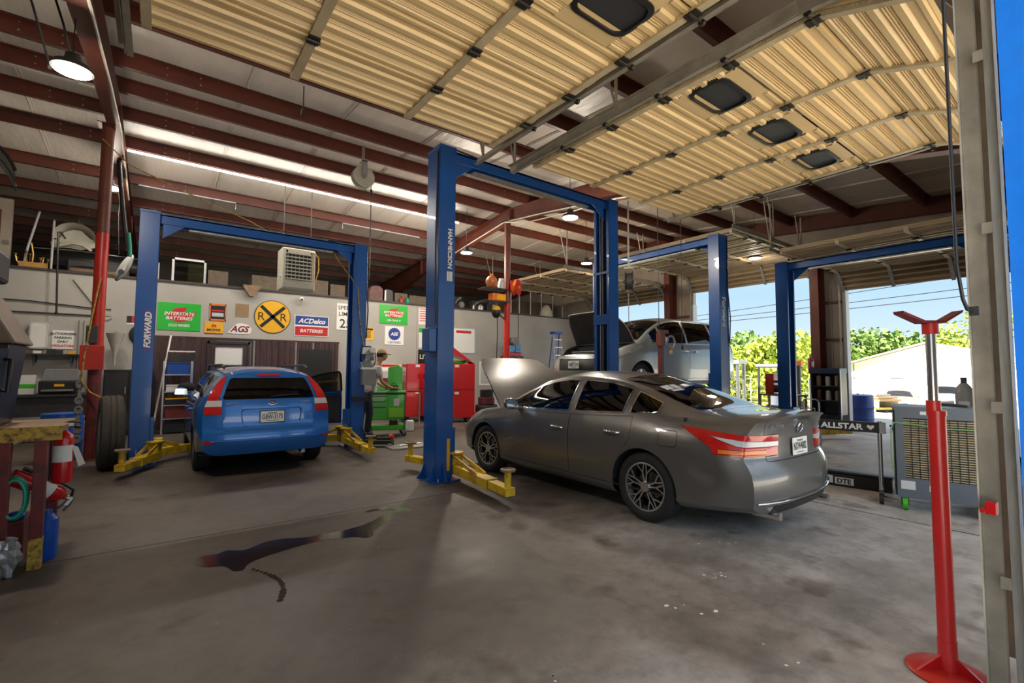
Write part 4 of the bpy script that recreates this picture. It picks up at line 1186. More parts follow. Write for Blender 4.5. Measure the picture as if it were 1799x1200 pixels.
em.torus((0, 0, 0), .048, .006, 'Z', 24, 8, sq=(1.15, .72)); em.tube([(-.035, -.022, 0), (-.012, .024, 0)], .006, 6); em.tube([(.012, -.024, 0), (.035, .022, 0)], .006, 6); em.box((0, 0, 0), (.04, .01, .01)); obj('emblem', em, 'chrome', est, smooth=40)
tx = MB(); put_text(tx, 'ELANTRA', tf2(-.47, .985, .010), width=.15); obj('badge_lettering', tx, 'chrome', est)
tx = MB(); put_text(tx, 'TOURING', tf2(.46, .985, .010), width=.13); obj('badge_lettering', tx, 'chrome', est)
for s in (-1, 1):
    r = MB(); r.tube([(1.95, s * .585, 1.43), (2.05, s * .585, 1.515), (3.8, s * .565, 1.52), (4.05, s * .56, 1.475)], .018, 8)
    r.box((2.9, s * .575, 1.50), (.1, .03, .05)); obj('roof_rail', r, 'black', est, smooth=50)
sp = MB(); pts = [(o2['car'].warp(L, y, .485).x + .008, y, .485) for y in [-.72 + .09 * k for k in range(17)]]; sp.tube(pts, .010, 6); obj('bumper_moulding', sp, 'estateblue', est, smooth=60)
ex = MB(); ex.cyl((L - .3, .45, .26), (L - .07, .45, .26), .03, n=14); obj('exhaust_tip', ex, 'chrome', est, smooth=40)
wp = MB(); a = tf2(0, 1.06, .02); wp.tube([a[0], Vector(tf2(.18, 1.075, .02)[0]), Vector(tf2(.36, 1.085, .02)[0])], .010, 6); obj('rear_wiper', wp, 'black', est)

# ---- minivans up on the lifts in the side bays
M['vansilver'] = paint('silver_van_paint', (0.42, 0.45, 0.45), .6, .30)
M['vantan'] = paint('bronze_grey_van_paint', (0.16, 0.135, 0.105), .6, .32)
def van_keys(L):
    e = L - 4.9
    return dict(
        zb=[(0, .28), (.4, .20), (1.2, .18), (3.9, .19), (L, .28)], zs=[(0, .34), (.5, .29), (3.9, .30), (L, .36)],
        zw=[(0, .60), (.6, .70), (1.5, .74), (4.0, .80), (L, .80)],
        zl=[(0, .78), (.4, .92), (.9, 1.02), (1.3, 1.07), (3.2, 1.10), (4.3, 1.16), (L, 1.18)],
        zc=[(0, .80), (.4, .95), (.85, 1.06), (1.0, 1.13), (1.5, 1.40), (2.0, 1.58), (2.5, 1.64), (3.6, 1.65), (4.5, 1.62), (L, 1.57)],
        zt=[(0, .83), (.4, 1.0), (.85, 1.12), (.95, 1.15), (1.5, 1.47), (2.0, 1.67), (2.5, 1.74), (3.6, 1.76), (4.5, 1.73), (L, 1.66)],
        wb=[(0, .55), (.5, .74), (4.2, .78), (L, .68)], ws=[(0, .74), (.4, .90), (1.0, .96), (4.1, .965), (L, .86)],
        ww=[(0, .77), (.4, .92), (1.0, .975), (4.1, .985), (L, .88)], wl=[(0, .68), (.5, .86), (1.2, .91), (3.8, .91), (4.4, .88), (L, .82)],
        wc=[(0, .62), (.5, .81), (.9, .86), (1.0, .85), (1.5, .77), (2.0, .71), (2.6, .70), (4.2, .68), (L, .62)])
L = 4.75
VAN = dict(L=L, keys=van_keys(L), paint='vansilver', nose=[(.2, .08), (.5, 0), (.8, .08), (1.0, .25)], tail=[(.25, .06), (.5, 0), (.8, .03), (1.1, .07), (1.4, .2), (1.7, .34)], nose_plan=.24, tail_plan=.12, fade_t=.9,
           axles=(.97, 3.95), wz=.34, arch=.375, wr=.335, ww=.22, rim=.21, spokes='5', tuck=.02,
           windows=[(1.34, 1.62, 'carglass', None), (1.70, 2.56, 'carglass', None), (2.64, 3.62, 'privglass', None), (3.70, 4.45, 'privglass', None)],
           screens=[('windscreen', 1.0, 1.92, .05, 'clearglass')], lids=[('bonnet', .14, .90, .03, None)],
           inserts=[('headlamp', [(-.2, .72), (.35, .76), (.66, .88), (.62, .94), (.25, .90), (-.2, .82)], (1, 2, 3, 5), 'xz', 'headlens', lambda c: abs(c.y) > .42, .004),
                    ('side_marker', [(.50, .84), (.66, .88), (.64, .93), (.48, .90)], (1, 2, 3), 'xz', 'orangelens', None, .008),
                    ('tail_lamp', [(4.60, .95), (5, .95), (5, 1.25), (4.52, 1.25)], (2, 3, 6, 1), 'xz', 'redlens', lambda c: abs(c.y) > .66, .006),
                    ('grille', [(-.5, .50), (.5, .50), (.55, .74), (-.55, .74)], (5,), 'yz', 'black', None, -.008)],
           doors=[('front_door', [(1.34, .34), (2.60, .34), (2.60, 1.3), (1.30, 1.3)], ()), ('sliding_door', [(2.60, .34), (3.50, .34), (3.56, .6), (3.68, .8), (3.68, 1.3), (2.60, 1.3)], ())],
           cabin=(1.0, 4.5), hatch=True, dash=1.25, driver=-1, seats=[(2.15, -.4, .5), (2.15, .4, .5), (3.1, -.4, .5), (3.1, .4, .5)], seat_h=.22, mirror=1.50,
           handles=[(2.42, .93, 'chrome'), (2.78, .93, 'chrome')], floor=.32)
van = thing('minivan', 'silver minivan raised on a blue lift with its bonnet up', 'car', (6.84, 6.98, .96), 0, None)
VAN['open'] = ('bonnet',)
o4 = build_car(van, VAN)
g = o4['bonnet_geo']; hinge = Vector((.90, 0, 1.08)); Rm = Matrix.Rotation(math.radians(74), 4, 'Y')
g = ([hinge + (Rm @ (v - hinge)) for v in g[0]], g[1], [(Rm.to_3x3() @ n) for n in g[2]])
mb = MB(); thick_geo(mb, g, .025); bn = obj('bonnet', mb, 'vansilver', van, smooth=50, fix=False)
lw = offset_geo(shrink_geo(g, .03), -.035); obj('bonnet_inner_skin', MB().add(lw[0], [f[::-1] for f in lw[1]]), 'dark', bn, fix=False)
eb = MB(); eb.bb((.2, -.66, .4), (.88, .66, .75)); eb.box((.55, 0, .83), (.5, .8, .16)); obj('engine', eb, 'dark', van, bevel=.02)
plate(van, ((-.03, 0, .62), (0, -1, 0), (0, 0, 1)), 'HBR 219')
G1 = 'blue two-post lifts'
lift('blue two-post lift straddling the small blue estate car, chipped paint low on its left post', 1.435, 9.12, 0, 3.24, 3.85, G1, arms=(112, 40, 88, 35), arm_len=(.55, .5, 1.05, .5), box_side=1, unit=False)
lift('tallest blue two-post lift, white vertical lettering on the post left of the grey saloon', 4.725, 5.72, 0, 3.35, 4.5, G1, arms=(96, 106, 90, 90), arm_len=(1.02, .36, .6, .6), box_side=-1)
lift('blue two-post lift holding up the silver minivan', 9.55, 7.05, PI / 2, 3.36, 4.36, G1, carriage=.72, arms=(30, 30, 30, 30), box_side=-1, unit=False)
lift('empty blue two-post lift in the bay with the white building beyond', 11.1, 3.05, PI / 2, 3.28, 3.85, G1, arms=(60, 60, 60, 60), box_side=1, unit=False)
LFT = [q for q in bpy.data.objects if q.name.startswith('two_post_lift')]
for z0, z1 in ((2.28, 2.46), (3.18, 3.22)): obj('channel_plate', MB().bb((1.675 - .14, -.185, z0), (1.675 - .122, .185, z1)), 'liftblue', LFT[1])
obj('chain_guide', MB().bb((1.675 - .10, -.02, .75), (1.675 - .07, .02, 4.3)), 'dark', LFT[1])
obj('lift_cable', MB().tube([(1.675 - .10, .05, .75), (1.675 - .10, .05, 4.35)], .008, 6), 'steel', LFT[1])
def post_words(lf, words, frame, width, m, name='lettering', **k):
    mb = MB(); put_text(mb, words, frame, width=width, **k); return obj(name, mb, m, lf)
post_words(LFT[1], 'HANMECSON', ((-1.675 + .045, -.1835, 3.10), (0, 0, -1), (1, 0, 0)), .54, 'purewhite', bold=.03)
bk = MB()
for q in range(4): bk.bb((-1.675 + .002 + q * .022, -.1835, 2.66), (-1.675 + .018 + q * .022, -.1805, 2.79))
obj('badge', bk, 'purewhite', LFT[1])
obj('wall_guard', MB().bb((-1.675 + .035, -.187, .14), (-1.675 + .08, -.1805, .56)), 'signyellow', LFT[1])
obj('decal', MB().bb((-1.62 - .01, -.183, 1.72), (-1.62 + .085, -.1805, 2.36)), mat('violet_decal', (.06, .06, .28), .4), LFT[0])
post_words(LFT[0], 'FORWARD', ((-1.62 + .038, -.1845, 2.04), (0, 0, 1), (-1, 0, 0)), .54, 'purewhite', bold=.04, shear=.2)
post_words(LFT[2], 'Forward', ((-1.68 - .1275, .02, 2.72), (0, 0, -1), (0, -1, 0)), .62, 'purewhite', bold=.02)
for a in [(-.80, 6.25, 4.42, 'bright round high-bay lamp hanging beside the left red rafter'), (6.55, 6.8, 4.55, 'round high-bay lamp just left of the tallest lift right post'),
          (6.6, 10.9, 4.64, 'round high-bay lamp left of the thin red column'), (9.95, 9.65, 4.6, 'round high-bay lamp low beside the lift post, near the opened side door'),
          (12.4, 5.95, 4.42, 'round high-bay lamp below the opened side doors, right of the minivan lift'), (-.86, 11.7, 4.9, 'small distant high-bay lamp glimpsed behind the left red column')]:
    high_bay(*a, power={12.4: 12, -.86: 45, 9.95: 80, 6.55: 95, -.80: 75}.get(a[0], 130))
t = thing('tube_light', 'long thin white strip light under a purlin', 'light', (3.0, 11.40, roofz(11.36) - .25))
obj('housing', MB().bb((-3.63, -.016, .012), (3.63, .016, .03)), 'white', t); obj('tube', MB().bb((-3.63, -.014, -.014), (3.63, .014, .012)), 'tubeglow', t)
ld = bpy.data.lights.new('tube_glow', 'AREA'); ld.shape = 'RECTANGLE'; ld.size = 7.2; ld.size_y = .03; ld.energy = 110; ld.color = (1, .93, .82)
lo = bpy.data.objects.new('tube_glow', ld); COL.objects.link(lo); lo.parent = t; lo.location = (0, 0, -.02)
# ------------------------------------------------------------------ signs on the back wall (faces -Y at y = 14)
WY = 13.997
def sign(name, label, x0, x1, z0, z1, m, cat='sign', group=None, th=.012, y=WY, shape=None, r=.0):
    cx, cz = (x0 + x1) / 2, (z0 + z1) / 2
    t = thing(name, label, cat, (cx, y, cz), 0, group)
    mb = MB(); hw, hh = (x1 - x0) / 2, (z1 - z0) / 2
    poly = shape if shape else (rounded([(-hw, -hh), (hw, -hh), (hw, hh), (-hw, hh)], r, 3) if r else [(-hw, -hh), (hw, -hh), (hw, hh), (-hw, hh)])
    mb.prism(poly, -th, 0, 'XZ'); obj('panel', mb, m, t)
    return t, hw, hh
def letter(t, s, x, z, m, width=None, height=None, y=-.014, name='lettering', **k):
    mb = MB(); put_text(mb, s, ((x, y, z), (1, 0, 0), (0, 0, 1)), width=width, height=height, **k); return obj(name, mb, m, t)
def flat(t, poly, m, name, y0=-.0135, y1=-.012):
    return obj(name, MB().prism(poly, y0, y1, 'XZ'), m, t)
def rect(x0, z0, x1, z1): return [(x0, z0), (x1, z0), (x1, z1), (x0, z1)]
for (nm, lab, x0, x1, z0, z1, sm) in (('battery_sign', 'bright green battery sign left of the small orange sign', -.06, .80, 2.37, 3.04, 'GOLD MEMBER'), ('battery_sign', 'bright green battery sign above the white square sign', 5.39, 6.31, 2.87, 3.46, '1-800-CRANK IT')):
    t, hw, hh = sign(nm, lab, x0, x1, z0, z1, 'green', group='green battery signs')
    flat(t, [(-hw * .62, hh * .05), (-hw * .2, hh * .62), (hw * .34, hh * .72), (hw * .2, hh * .3), (hw * .8, hh * .42), (hw * .55, -hh * .2), (0, -hh * .42), (-hw * .5, -hh * .2)], 'signred', 'emblem')
    b = letter(t, 'INTERSTATE', 0, hh * .22, 'purewhite', width=hw * 1.42, y=-.0155, shear=.25, bold=.02, height=hh * .24)
    letter(t, 'BATTERIES', 0, -hh * .10, 'purewhite', width=hw * 1.25, y=-.0155, shear=.25, bold=.02, height=hh * .24)
    letter(t, sm, 0, -hh * .62, 'purewhite', width=hw * 1.0, height=hh * .2, bold=.01)
t, hw, hh = sign('parts_sign', 'small orange and black sign above the yellow square sign', .98, 1.34, 2.66, 3.09, 'signblack')
flat(t, rect(-hw, hh * .78, hw, hh), 'orangep', 'band'); flat(t, rect(-hw, -hh, hw, -hh * .8), 'orangep', 'band'); flat(t, rect(-hw, -hh, -hw * .86, hh), 'orangep', 'border'); flat(t, rect(hw * .86, -hh, hw, hh), 'orangep', 'border')
flat(t, rect(-hw * .7, -hh * .5, hw * .7, -hh * .05), 'lgrey', 'picture'); flat(t, rect(-hw * .7, hh * .1, hw * .7, hh * .28), 'signred', 'stripe')
t, hw, hh = sign('dealer_sign', 'yellow square sign with a red letter below the orange sign', .89, 1.29, 2.33, 2.62, 'signyellow')
letter(t, 'm', 0, hh * .35, 'signred', height=hh * .5, bold=.05); letter(t, 'MOPAR', 0, -hh * .35, 'signblack', width=hw * 1.5, bold=.03); flat(t, rect(-hw, -hh, hw, -hh * .86), 'signred', 'stripe')
t, hw, hh = sign('notice', 'tan printed notice between the orange sign and the round yellow sign', 1.54, 1.85, 2.79, 3.14, 'card', cat='notice', th=.004)
for k in range(5): flat(t, rect(-hw * .8, hh * (.7 - k * .32), hw * .8, hh * (.8 - k * .32)), 'wood', 'text_line', -.006, -.004)
sh = [(-.28, -.12), (-.05, -.14), (.10, -.135), (.24, -.12), (.27, 0), (.20, .10), (.05, .14), (-.06, .13), (-.12, .08), (-.2, -.02)]
t, hw, hh = sign('cutout_sign', 'white cutout sign with dark outlined letters beside the round yellow sign', 1.38, 1.94, 2.35, 2.63, 'purewhite', shape=sh)
letter(t, 'AGS', 0, -.01, 'signred', width=.44, bold=.03, shear=.3, height=.17, y=-.0135); letter(t, 'AGS', 0, -.01, 'signblack', width=.40, bold=.0, shear=.3, height=.14, y=-.0155)
# railway crossing disc
t = thing('crossing_sign', 'round yellow railway crossing sign with a black cross on the back wall', 'sign', (2.42, WY, 2.85))
obj('panel', MB().lathe([(0, -.014), (.445, -.014), (.445, 0), (0, 0)], axis='Y', n=56), 'signblack', t); obj('face', MB().lathe([(0, -.017), (.428, -.017), (.428, -.013), (0, -.013)], axis='Y', n=56), 'signyellow', t)
for s in (-1, 1):
    mb = MB(); mb.box((0, -.0185, 0), (.80, .003, .085), Matrix.Rotation(s * math.radians(44), 3, 'Y')); obj('cross_bar', mb, 'signblack', t)
letter(t, 'R', -.27, 0, 'signblack', height=.21, y=-.019); letter(t, 'R', .27, 0, 'signblack', height=.21, y=-.019)
t, hw, hh = sign('parts_brand_sign', 'blue over red battery sign right of the round yellow sign', 2.97, 3.88, 2.37, 2.95, 'purewhite')
flat(t, rect(-hw * .96, .02, hw * .96, hh * .94), 'signblue', 'upper_half'); flat(t, rect(-hw * .96, -hh * .94, hw * .96, -.02), 'signred', 'lower_half')
letter(t, 'ACDelco', 0, hh * .48, 'purewhite', width=hw * 1.6, bold=.03, shear=.3, y=-.0155); letter(t, 'BATTERIES', 0, -hh * .48, 'purewhite', width=hw * 1.35, bold=.02, shear=.25, y=-.0155)
t, hw, hh = sign('speed_limit_sign', 'white speed limit sign half hidden by the left lift post', 4.10, 4.62, 2.60, 3.38, 'purewhite', r=.03)
for s, z, h in (('SPEED', .26, .12), ('LIMIT', .08, .12), ('25', -.2, .26)): letter(t, s, 0, z, 'signblack', height=h, bold=.01)
t, hw, hh = sign('warning_sign', 'small yellow notice right of the left lift post', 4.92, 5.22, 2.33, 2.72, 'signyellow', th=.006)
flat(t, rect(-hw * .4, -hh * .6, hw * .4, hh * .45), 'rustyyellow', 'picture'); flat(t, rect(-hw * .8, hh * .6, hw * .8, hh * .85), 'signblack', 'heading')
t, hw, hh = sign('technician_sign', 'white square sign with a blue cog emblem under the green sign', 5.57, 6.19, 2.22, 2.80, 'purewhite')
cg = []
for k in range(72):
    a = 2 * PI * k / 72; r = .205 if (k // 2) % 2 else .185; cg.append((r * math.cos(a), .05 + r * math.sin(a)))
flat(t, cg, 'signblue', 'emblem'); letter(t, 'ASE', 0, .05, 'purewhite', width=.26, bold=.03, shear=.2, y=-.0155); letter(t, 'CERTIFIED', 0, -.215, 'signblue', width=.42, bold=.01)
t, hw, hh = sign('price_list', 'pale pink printed list beside the tall blue post', 6.70, 7.02, 2.92, 3.46, 'paper', cat='notice', th=.004)
for k in range(6): flat(t, rect(-hw * .8, hh * (.8 - k * .28), hw * .7, hh * (.9 - k * .28)), 'signred', 'text_line', -.006, -.004)
t, hw, hh = sign('eye_wash_sign', 'narrow green-topped notice below the pale pink list', 6.72, 7.02, 2.16, 2.80, 'paper', cat='notice', th=.004)
flat(t, rect(-hw, hh * .55, hw, hh), 'green', 'heading', -.006, -.004); letter(t, '?', 0, hh * .76, 'purewhite', height=.1, y=-.0075); letter(t, 'i', 0, hh * .3, 'green', height=.1, y=-.006)
t, hw, hh = sign('brand_sign', 'small black sign with white capitals above the red tool chest', 6.70, 7.30, 1.63, 2.10, 'signblack')
letter(t, 'LITE', -.06, .0, 'purewhite', width=.36, bold=.02)
t, hw, hh = sign('whiteboard', 'white framed board behind the open red tool chest lid', 7.94, 8.86, 2.02, 2.90, 'purewhite', cat='board')
for a, b, c, d in ((-hw, -hh, hw, -hh + .03), (-hw, hh - .03, hw, hh), (-hw, -hh, -hw + .03, hh), (hw - .03, -hh, hw, hh)): flat(t, rect(a, b, c, d), 'alu', 'frame', -.02, -.012)
flat(t, rect(-.3, .25, .3, .34), 'signred', 'writing')
t, hw, hh = sign('parking_sign', 'white notice with dark and red lines above the left wall shelf', -1.84, -1.50, 1.86, 2.26, 'purewhite')
for s, z, m in (('AUTHORIZED', .13, 'signblack'), ('PARKING', .045, 'signblack'), ('ONLY', -.04, 'signblack'), ('VIOLATORS', -.13, 'signred')): letter(t, s, 0, z, m, height=.05, bold=.03)
t, hw, hh = sign('flag_sign', 'small red and dark flag notice beside the left blue post', -.62, -.44, 2.46, 2.66, 'signblack', th=.004); flat(t, rect(0, -hh, hw, hh), 'signred', 'red_half', -.006, -.004); flat(t, rect(-hw, -hh, hw, -hh * .6), 'paper', 'white_band', -.007, -.004)
t, hw, hh = sign('mirror_board', 'tall white framed board right of the red tool chest', 9.05, 9.6, .9, 1.75, 'purewhite', cat='board'); flat(t, rect(-hw + .06, -hh + .06, hw - .06, hh - .06), 'lgrey', 'face')
t = thing('electrical_box', 'grey rounded electrical box on the left wall', 'box', (-2.03, WY, 2.13)); obj('cabinet', MB().prism(rounded([(-.16, -.28), (.13, -.28), (.13, .28), (-.16, .28)], .06, 4), -.12, 0, 'XZ'), 'lgrey', t, bevel=.01); obj('door', MB().prism(rounded([(-.13, -.25), (.10, -.25), (.10, .25), (-.13, .25)], .05, 4), -.13, -.12, 'XZ'), 'white', t)
t = thing('security_camera', 'small white camera at the top of the back wall', 'camera', (3.1, 13.99, 3.40)); obj('bracket', MB().cyl((0, 0, 0), (0, -.1, 0), .03, n=12), 'white', t); obj('camera_head', MB().sphere((0, -.13, -.02), .065, 14, 10), 'white', t, smooth=60); obj('lens', MB().cyl((0, -.18, -.03), (0, -.2, -.035), .025, n=12), 'black', t)
# panelled office front below the signs
M['maroon'] = mat('maroon_wood_strip', (0.058, 0.026, 0.026), 0.5, var=.55, scale=3.0, stretch=(5, 5, .6))
mb = MB(); rr_ = random.Random(3); x = -.10
while x < 4.15:
    wd = rr_.choice([.10, .13, .16]); 
    if not (1.02 < x < 1.86): mb.bb((x, 13.955, 0), (min(x + wd - .012, 4.17), 13.998, 2.20))
    x += wd
mb.bb((-.12, 13.95, 2.19), (4.19, 13.998, 2.235)); struct('wall_panelling', mb, 'maroon')
d = struct('door_6'); d.location = (1.43, 13.95, 0)
obj('leaf', MB().bb((-.42, 0, 0), (.42, .045, 2.08)), 'maroon', d); obj('frame', MB().bb((-.47, -.02, 0), (-.42, .045, 2.14)).bb((.42, -.02, 0), (.47, .045, 2.14)).bb((-.47, -.02, 2.08), (.47, .045, 2.14)), 'dark', d)
obj('window_pane', MB().bb((-.28, -.012, 1.56), (.29, 0, 1.97)), 'paper', d); obj('window_trim', MB().bb((-.30, -.016, 1.54), (.31, -.006, 1.56)).bb((-.30, -.016, 1.97), (.31, -.006, 1.99)).bb((.29, -.016, 1.54), (.31, -.006, 1.99)).bb((-.3, -.016, 1.54), (-.28, -.006, 1.99)), 'alu', d)
for k, x in enumerate((1.98, 3.0, 3.45)): struct('trim_%d' % (50 + k), MB().bb((x, 13.945, 0), (x + .04, 13.956, 2.19)), 'grey')
mb = MB(); mb.bb((3.12, 13.94, .2), (4.0, 13.956, 2.0)); struct('window_1', mb, 'black')
# wall conduits
mb = MB(); mb.tube([(-6, 13.97, 2.62), (-.9, 13.97, 2.62)], .014, 6); struct('trim_60', mb, 'dark')
mb = MB(); mb.tube([(-6, 13.97, 2.88), (-2.2, 13.97, 2.86), (-1.2, 13.97, 2.78), (-.9, 13.97, 2.78)], .012, 6); struct('trim_61', mb, 'black')
for k, x in enumerate((-1.42, -1.34, -1.24)): struct('trim_%d' % (62 + k), MB().tube([(x, 13.97, .9), (x, 13.97, 2.5)], .012, 6), 'grey')
for k, x in enumerate((6.64, 7.5)): struct('trim_%d' % (66 + k), MB().bb((x, 13.99, 0), (x + .008, 13.999, 3.53)), 'grey')
# ------------------------------------------------------------------ things on the loft edge above the back wall
LZ = 3.575
def crate(label, x0, x1, y0, y1, z0, z1, m, name='carton', cat='box', group=None, rot=0):
    t = thing(name, label, cat, ((x0 + x1) / 2, (y0 + y1) / 2, z0), rot, group); a, b, h = (x1 - x0) / 2, (y1 - y0) / 2, z1 - z0
    obj('body', MB().bb((-a, -b, 0), (a, b, h)), m, t, bevel=.006)
    obj('lid_flap', MB().bb((-a * .98, -b * .98, h), (-.004, b * .98, h + .006)).bb((.004, -b * .98, h), (a * .98, b * .98, h + .006)), m, t)
    return t
M['dustybox'] = mat('dusty_brown_board', (.15, .115, .08), .85, var=.25)  # card colour darkened to paint in the dimness of the loft
GB = 'boxes stored along the loft edge'
crate('dusty brown board box right of the silver window frame on the loft', .95, 1.30 + .1, 14.5, 15.1, LZ, 4.02, 'dustybox', group=GB)  # loft boxes: card colour darkened for the dim loft, no dust
crate('long grey-brown box left of the hanging heater on the loft', 1.95, 2.62, 14.4, 15.0, LZ, 4.00, 'dustybox', group=GB)
crate('grey box on the loft right of the hanging heater', 3.30, 3.95, 14.4, 15.0, LZ, 4.05, 'dustybox', group=GB)
crate('brown box on the loft close to the left lift right post', 4.02, 4.45, 14.4, 15.0, LZ, 3.98, 'dustybox', group=GB)
crate('tan carton on the loft left of the tall blue post', 6.05, 6.48, 14.4, 14.9, LZ, 3.93, 'dustybox', group=GB)
crate('second tan carton on the loft beside the tall blue post', 6.55, 7.2, 14.4, 14.9, LZ, 3.90, 'dustybox', group=GB)
crate('large brown panel box on the loft near the side doors', 11.6, 13.4, 14.9, 15.6, LZ, 4.25, 'dustybox', group=GB)
t = thing('window_frame', 'silver aluminium window frame standing on the loft beside the left blue post', 'window frame', (.54, 14.45, LZ))
for a, b in (((-.36, 0), (-.31, .66)), ((.31, 0), (.36, .66)), ((-.36, .61), (.36, .66)), ((-.36, 0), (.36, .04))): obj('rail', MB().bb((a[0], -.03, a[1]), (b[0], .03, b[1])), 'alu', t)
obj('pane', MB().bb((-.31, -.004, .04), (.31, .004, .61)), 'clearglass', t); obj('board', MB().bb((-.02, .05, .03), (.31, .07, .56)), 'card', t)
t = thing('vent_panel', 'white slatted panel behind the left blue post on the loft', 'panel', (-.13, 14.45, LZ)); obj('board', MB().bb((-.06, -.02, 0), (.06, .02, .48)), 'lgrey', t)
t = thing('wedge_block', 'dark wooden wedge poking over the loft edge above the notice', 'block', (1.86, 14.0, LZ)); obj('wedge', MB().prism([(-.18, .05), (.22, .05), (.22, 0), (.06, -.24), (-.03, -.24), (-.18, 0)], -.20, -.055, 'XZ'), 'wood', t); obj('tail_piece', MB().bb((-.16, -.055, .001), (.2, .2, .05)), 'wood', t)
t = thing('coat_bundle', 'pinkish bundle of cloth on the loft right of the left lift', 'cloth', (5.42, 14.5, LZ)); obj('cloth', MB().prism(rounded([(-.22, 0), (.2, 0), (.22, .42), (.1, .52), (-.15, .5), (-.24, .3)], .08, 3), -.12, .12, 'XZ'), mat('dusty_pink_cloth', (.2, .11, .10), .9, var=.4, scale=6), t, smooth=40)
t = thing('black_bag', 'black bag with a white stripe beside the pinkish cloth on the loft', 'bag', (5.82, 14.5, LZ)); obj('bag', MB().prism(rounded([(-.15, 0), (.16, 0), (.14, .42), (-.12, .44)], .06, 3), -.12, .12, 'XZ'), 'black', t, smooth=40); obj('stripe', MB().bb((-.13, -.125, .03), (-.08, -.12, .4)), 'white', t)
rr_ = random.Random(11)
for k, (x, m, lab, r) in enumerate([(6.2, 'redpaint', 'small red canister on the loft left of the tall blue post', .06), (6.42, 'teal', 'small teal canister beside the red canister on the loft', .07), (8.95, 'purewhite', 'small white bottle on the loft edge right of the tall blue post', .035), (9.2, 'purewhite', 'left one of two white bottles close together on the loft edge', .04), (9.3, 'purewhite', 'right one of two white bottles close together on the loft edge', .04)]):
    t = thing('canister' if k < 2 else 'bottle', lab, 'canister' if k < 2 else 'bottle', (x, 14.25, LZ)); obj('body', MB().lathe([(r * .9, 0), (r, .01), (r, .13), (r * .5, .17), (r * .4, .2)], n=14), m, t, smooth=40); obj('cap', MB().cyl((0, 0, .2), (0, 0, .225), r * .45, n=12), 'black', t)
# engine-like scrap between the tall post and the red column
for k, (x, w_, h_, m, lab) in enumerate([(8.55, .5, .5, 'dark', 'dark engine block on the loft right of the tall blue post'), (9.35, .55, .42, 'oldrubber', 'dusty gearbox on the loft left of the red hose reel'), (9.95, .4, .55, 'dark', 'dark stacked machine part on the loft near the red hose reel')]):
    t = thing('engine_part', lab, 'engine part', (x, 14.75, LZ)); obj('block', MB().bb((-w_ / 2, -.2, 0), (w_ / 2, .2, h_ * .6)).bb((-w_ * .35, -.15, h_ * .6), (w_ * .3, .15, h_)), m, t, bevel=.03); obj('pulley', MB().lathe([(.03, -.04), (.11, -.04), (.09, 0), (.11, .04), (.03, .04)], axis='Y', o=(w_ * .1, -.24, h_ * .4), n=18), 'steel', t, smooth=40); obj('pipe', MB().tube([(-w_ * .3, -.2, h_ * .5), (-w_ * .3, -.3, h_ * .7), (0, -.28, h_ * .9)], .03, 8), 'grey', t, smooth=50)
for k, x in enumerate((10.6, 11.0, 11.55, 12.1, 12.7, 13.25)):
    nn = ['first', 'second', 'third', 'fourth', 'fifth', 'sixth'][k]
    t = thing('rail_post', '%s thin grey upright on the loft edge, counted from the red column' % nn, 'post', (x, 14.22, LZ), 0, 'thin grey uprights on the loft edge'); obj('post', MB().tube([(0, 0, 0), (0, 0, .92 if k < 5 else .5)], .022, 8), 'lgrey', t); obj('foot', MB().bb((-.05, -.05, 0), (.05, .05, .01)), 'lgrey', t)
t = thing('round_box_fan', 'pale bell-shaped cover on the loft edge among thin uprights', 'cover', (12.3, 14.15, LZ - .02)); obj('shell', MB().lathe([(0, .5), (.08, .48), (.15, .40), (.24, .22), (.26, .02), (.2, 0)], n=20), 'cream', t, smooth=50); obj('rim', MB().torus((0, 0, .03), .25, .02), 'cream', t)
# left end of the loft
t = thing('wheel_arch_liner', 'cream arched plastic wheel liner on the loft left of the red column', 'car part', (-1.66, 14.9, LZ + .78))
def lin(u, v):
    a = math.radians(-8 + 196 * u); r = .36 - .13 * v
    return (r * 1.05 * math.cos(a), -.26 + .4 * v, r * .95 * math.sin(a) + .1)
obj('arch', MB().grid(lin, 26, 6), 'cream', t, smooth=60); obj('face_plate', MB().prism([(-.26, .10), (-.20, .24), (-.05, .32), (.1, .31), (.24, .16), (.36, .1), (.38, -.04), (.1, -.14), (-.1, -.12), (-.4, -.16), (-.42, -.02)], -.06, -.02, 'XZ'), 'cream', t); obj('lower_lip', MB().tube([(-.3, -.2, -.14), (-.05, -.24, -.03), (.15, -.22, -.05), (.3, -.2, -.16)], .035, 8), 'cream', t, smooth=60)
t = thing('bumper_cover', 'long dark bumper cover with a bright edge lying under the cream liner', 'car part', (-1.45, 14.75, LZ + .42))
def bc(u, v):
    x = -1.0 + 2.1 * u; return (x, -.18 + .25 * (2 * u - 1) ** 2 + .1 * math.sin(v * PI), .14 - .36 * v)
obj('skin', MB().grid(bc, 20, 6), 'black', t, smooth=60); obj('bright_edge', MB().tube([bc(k / 16, 0) for k in range(17)], .014, 6), 'chrome', t)
t = thing('loft_crate', 'dark crate under the bumper cover on the loft', 'box', (-1.2, 14.8, LZ)); obj('body', MB().bb((-.55, -.2, 0), (.55, .2, .36)), 'dark', t, bevel=.02); obj('slat', MB().bb((-.5, -.215, .1), (.5, -.2, .16)), 'wood', t)
t = thing('lumber_offcut', 'orange-yellow wooden board at the left end of the loft edge', 'board', (-2.22, 14.2, LZ)); obj('board', MB().bb((-.22, -.09, 0), (.2, .09, .13)), mat('yellow_pine', (.5, .26, .06), .6, var=.2), t)
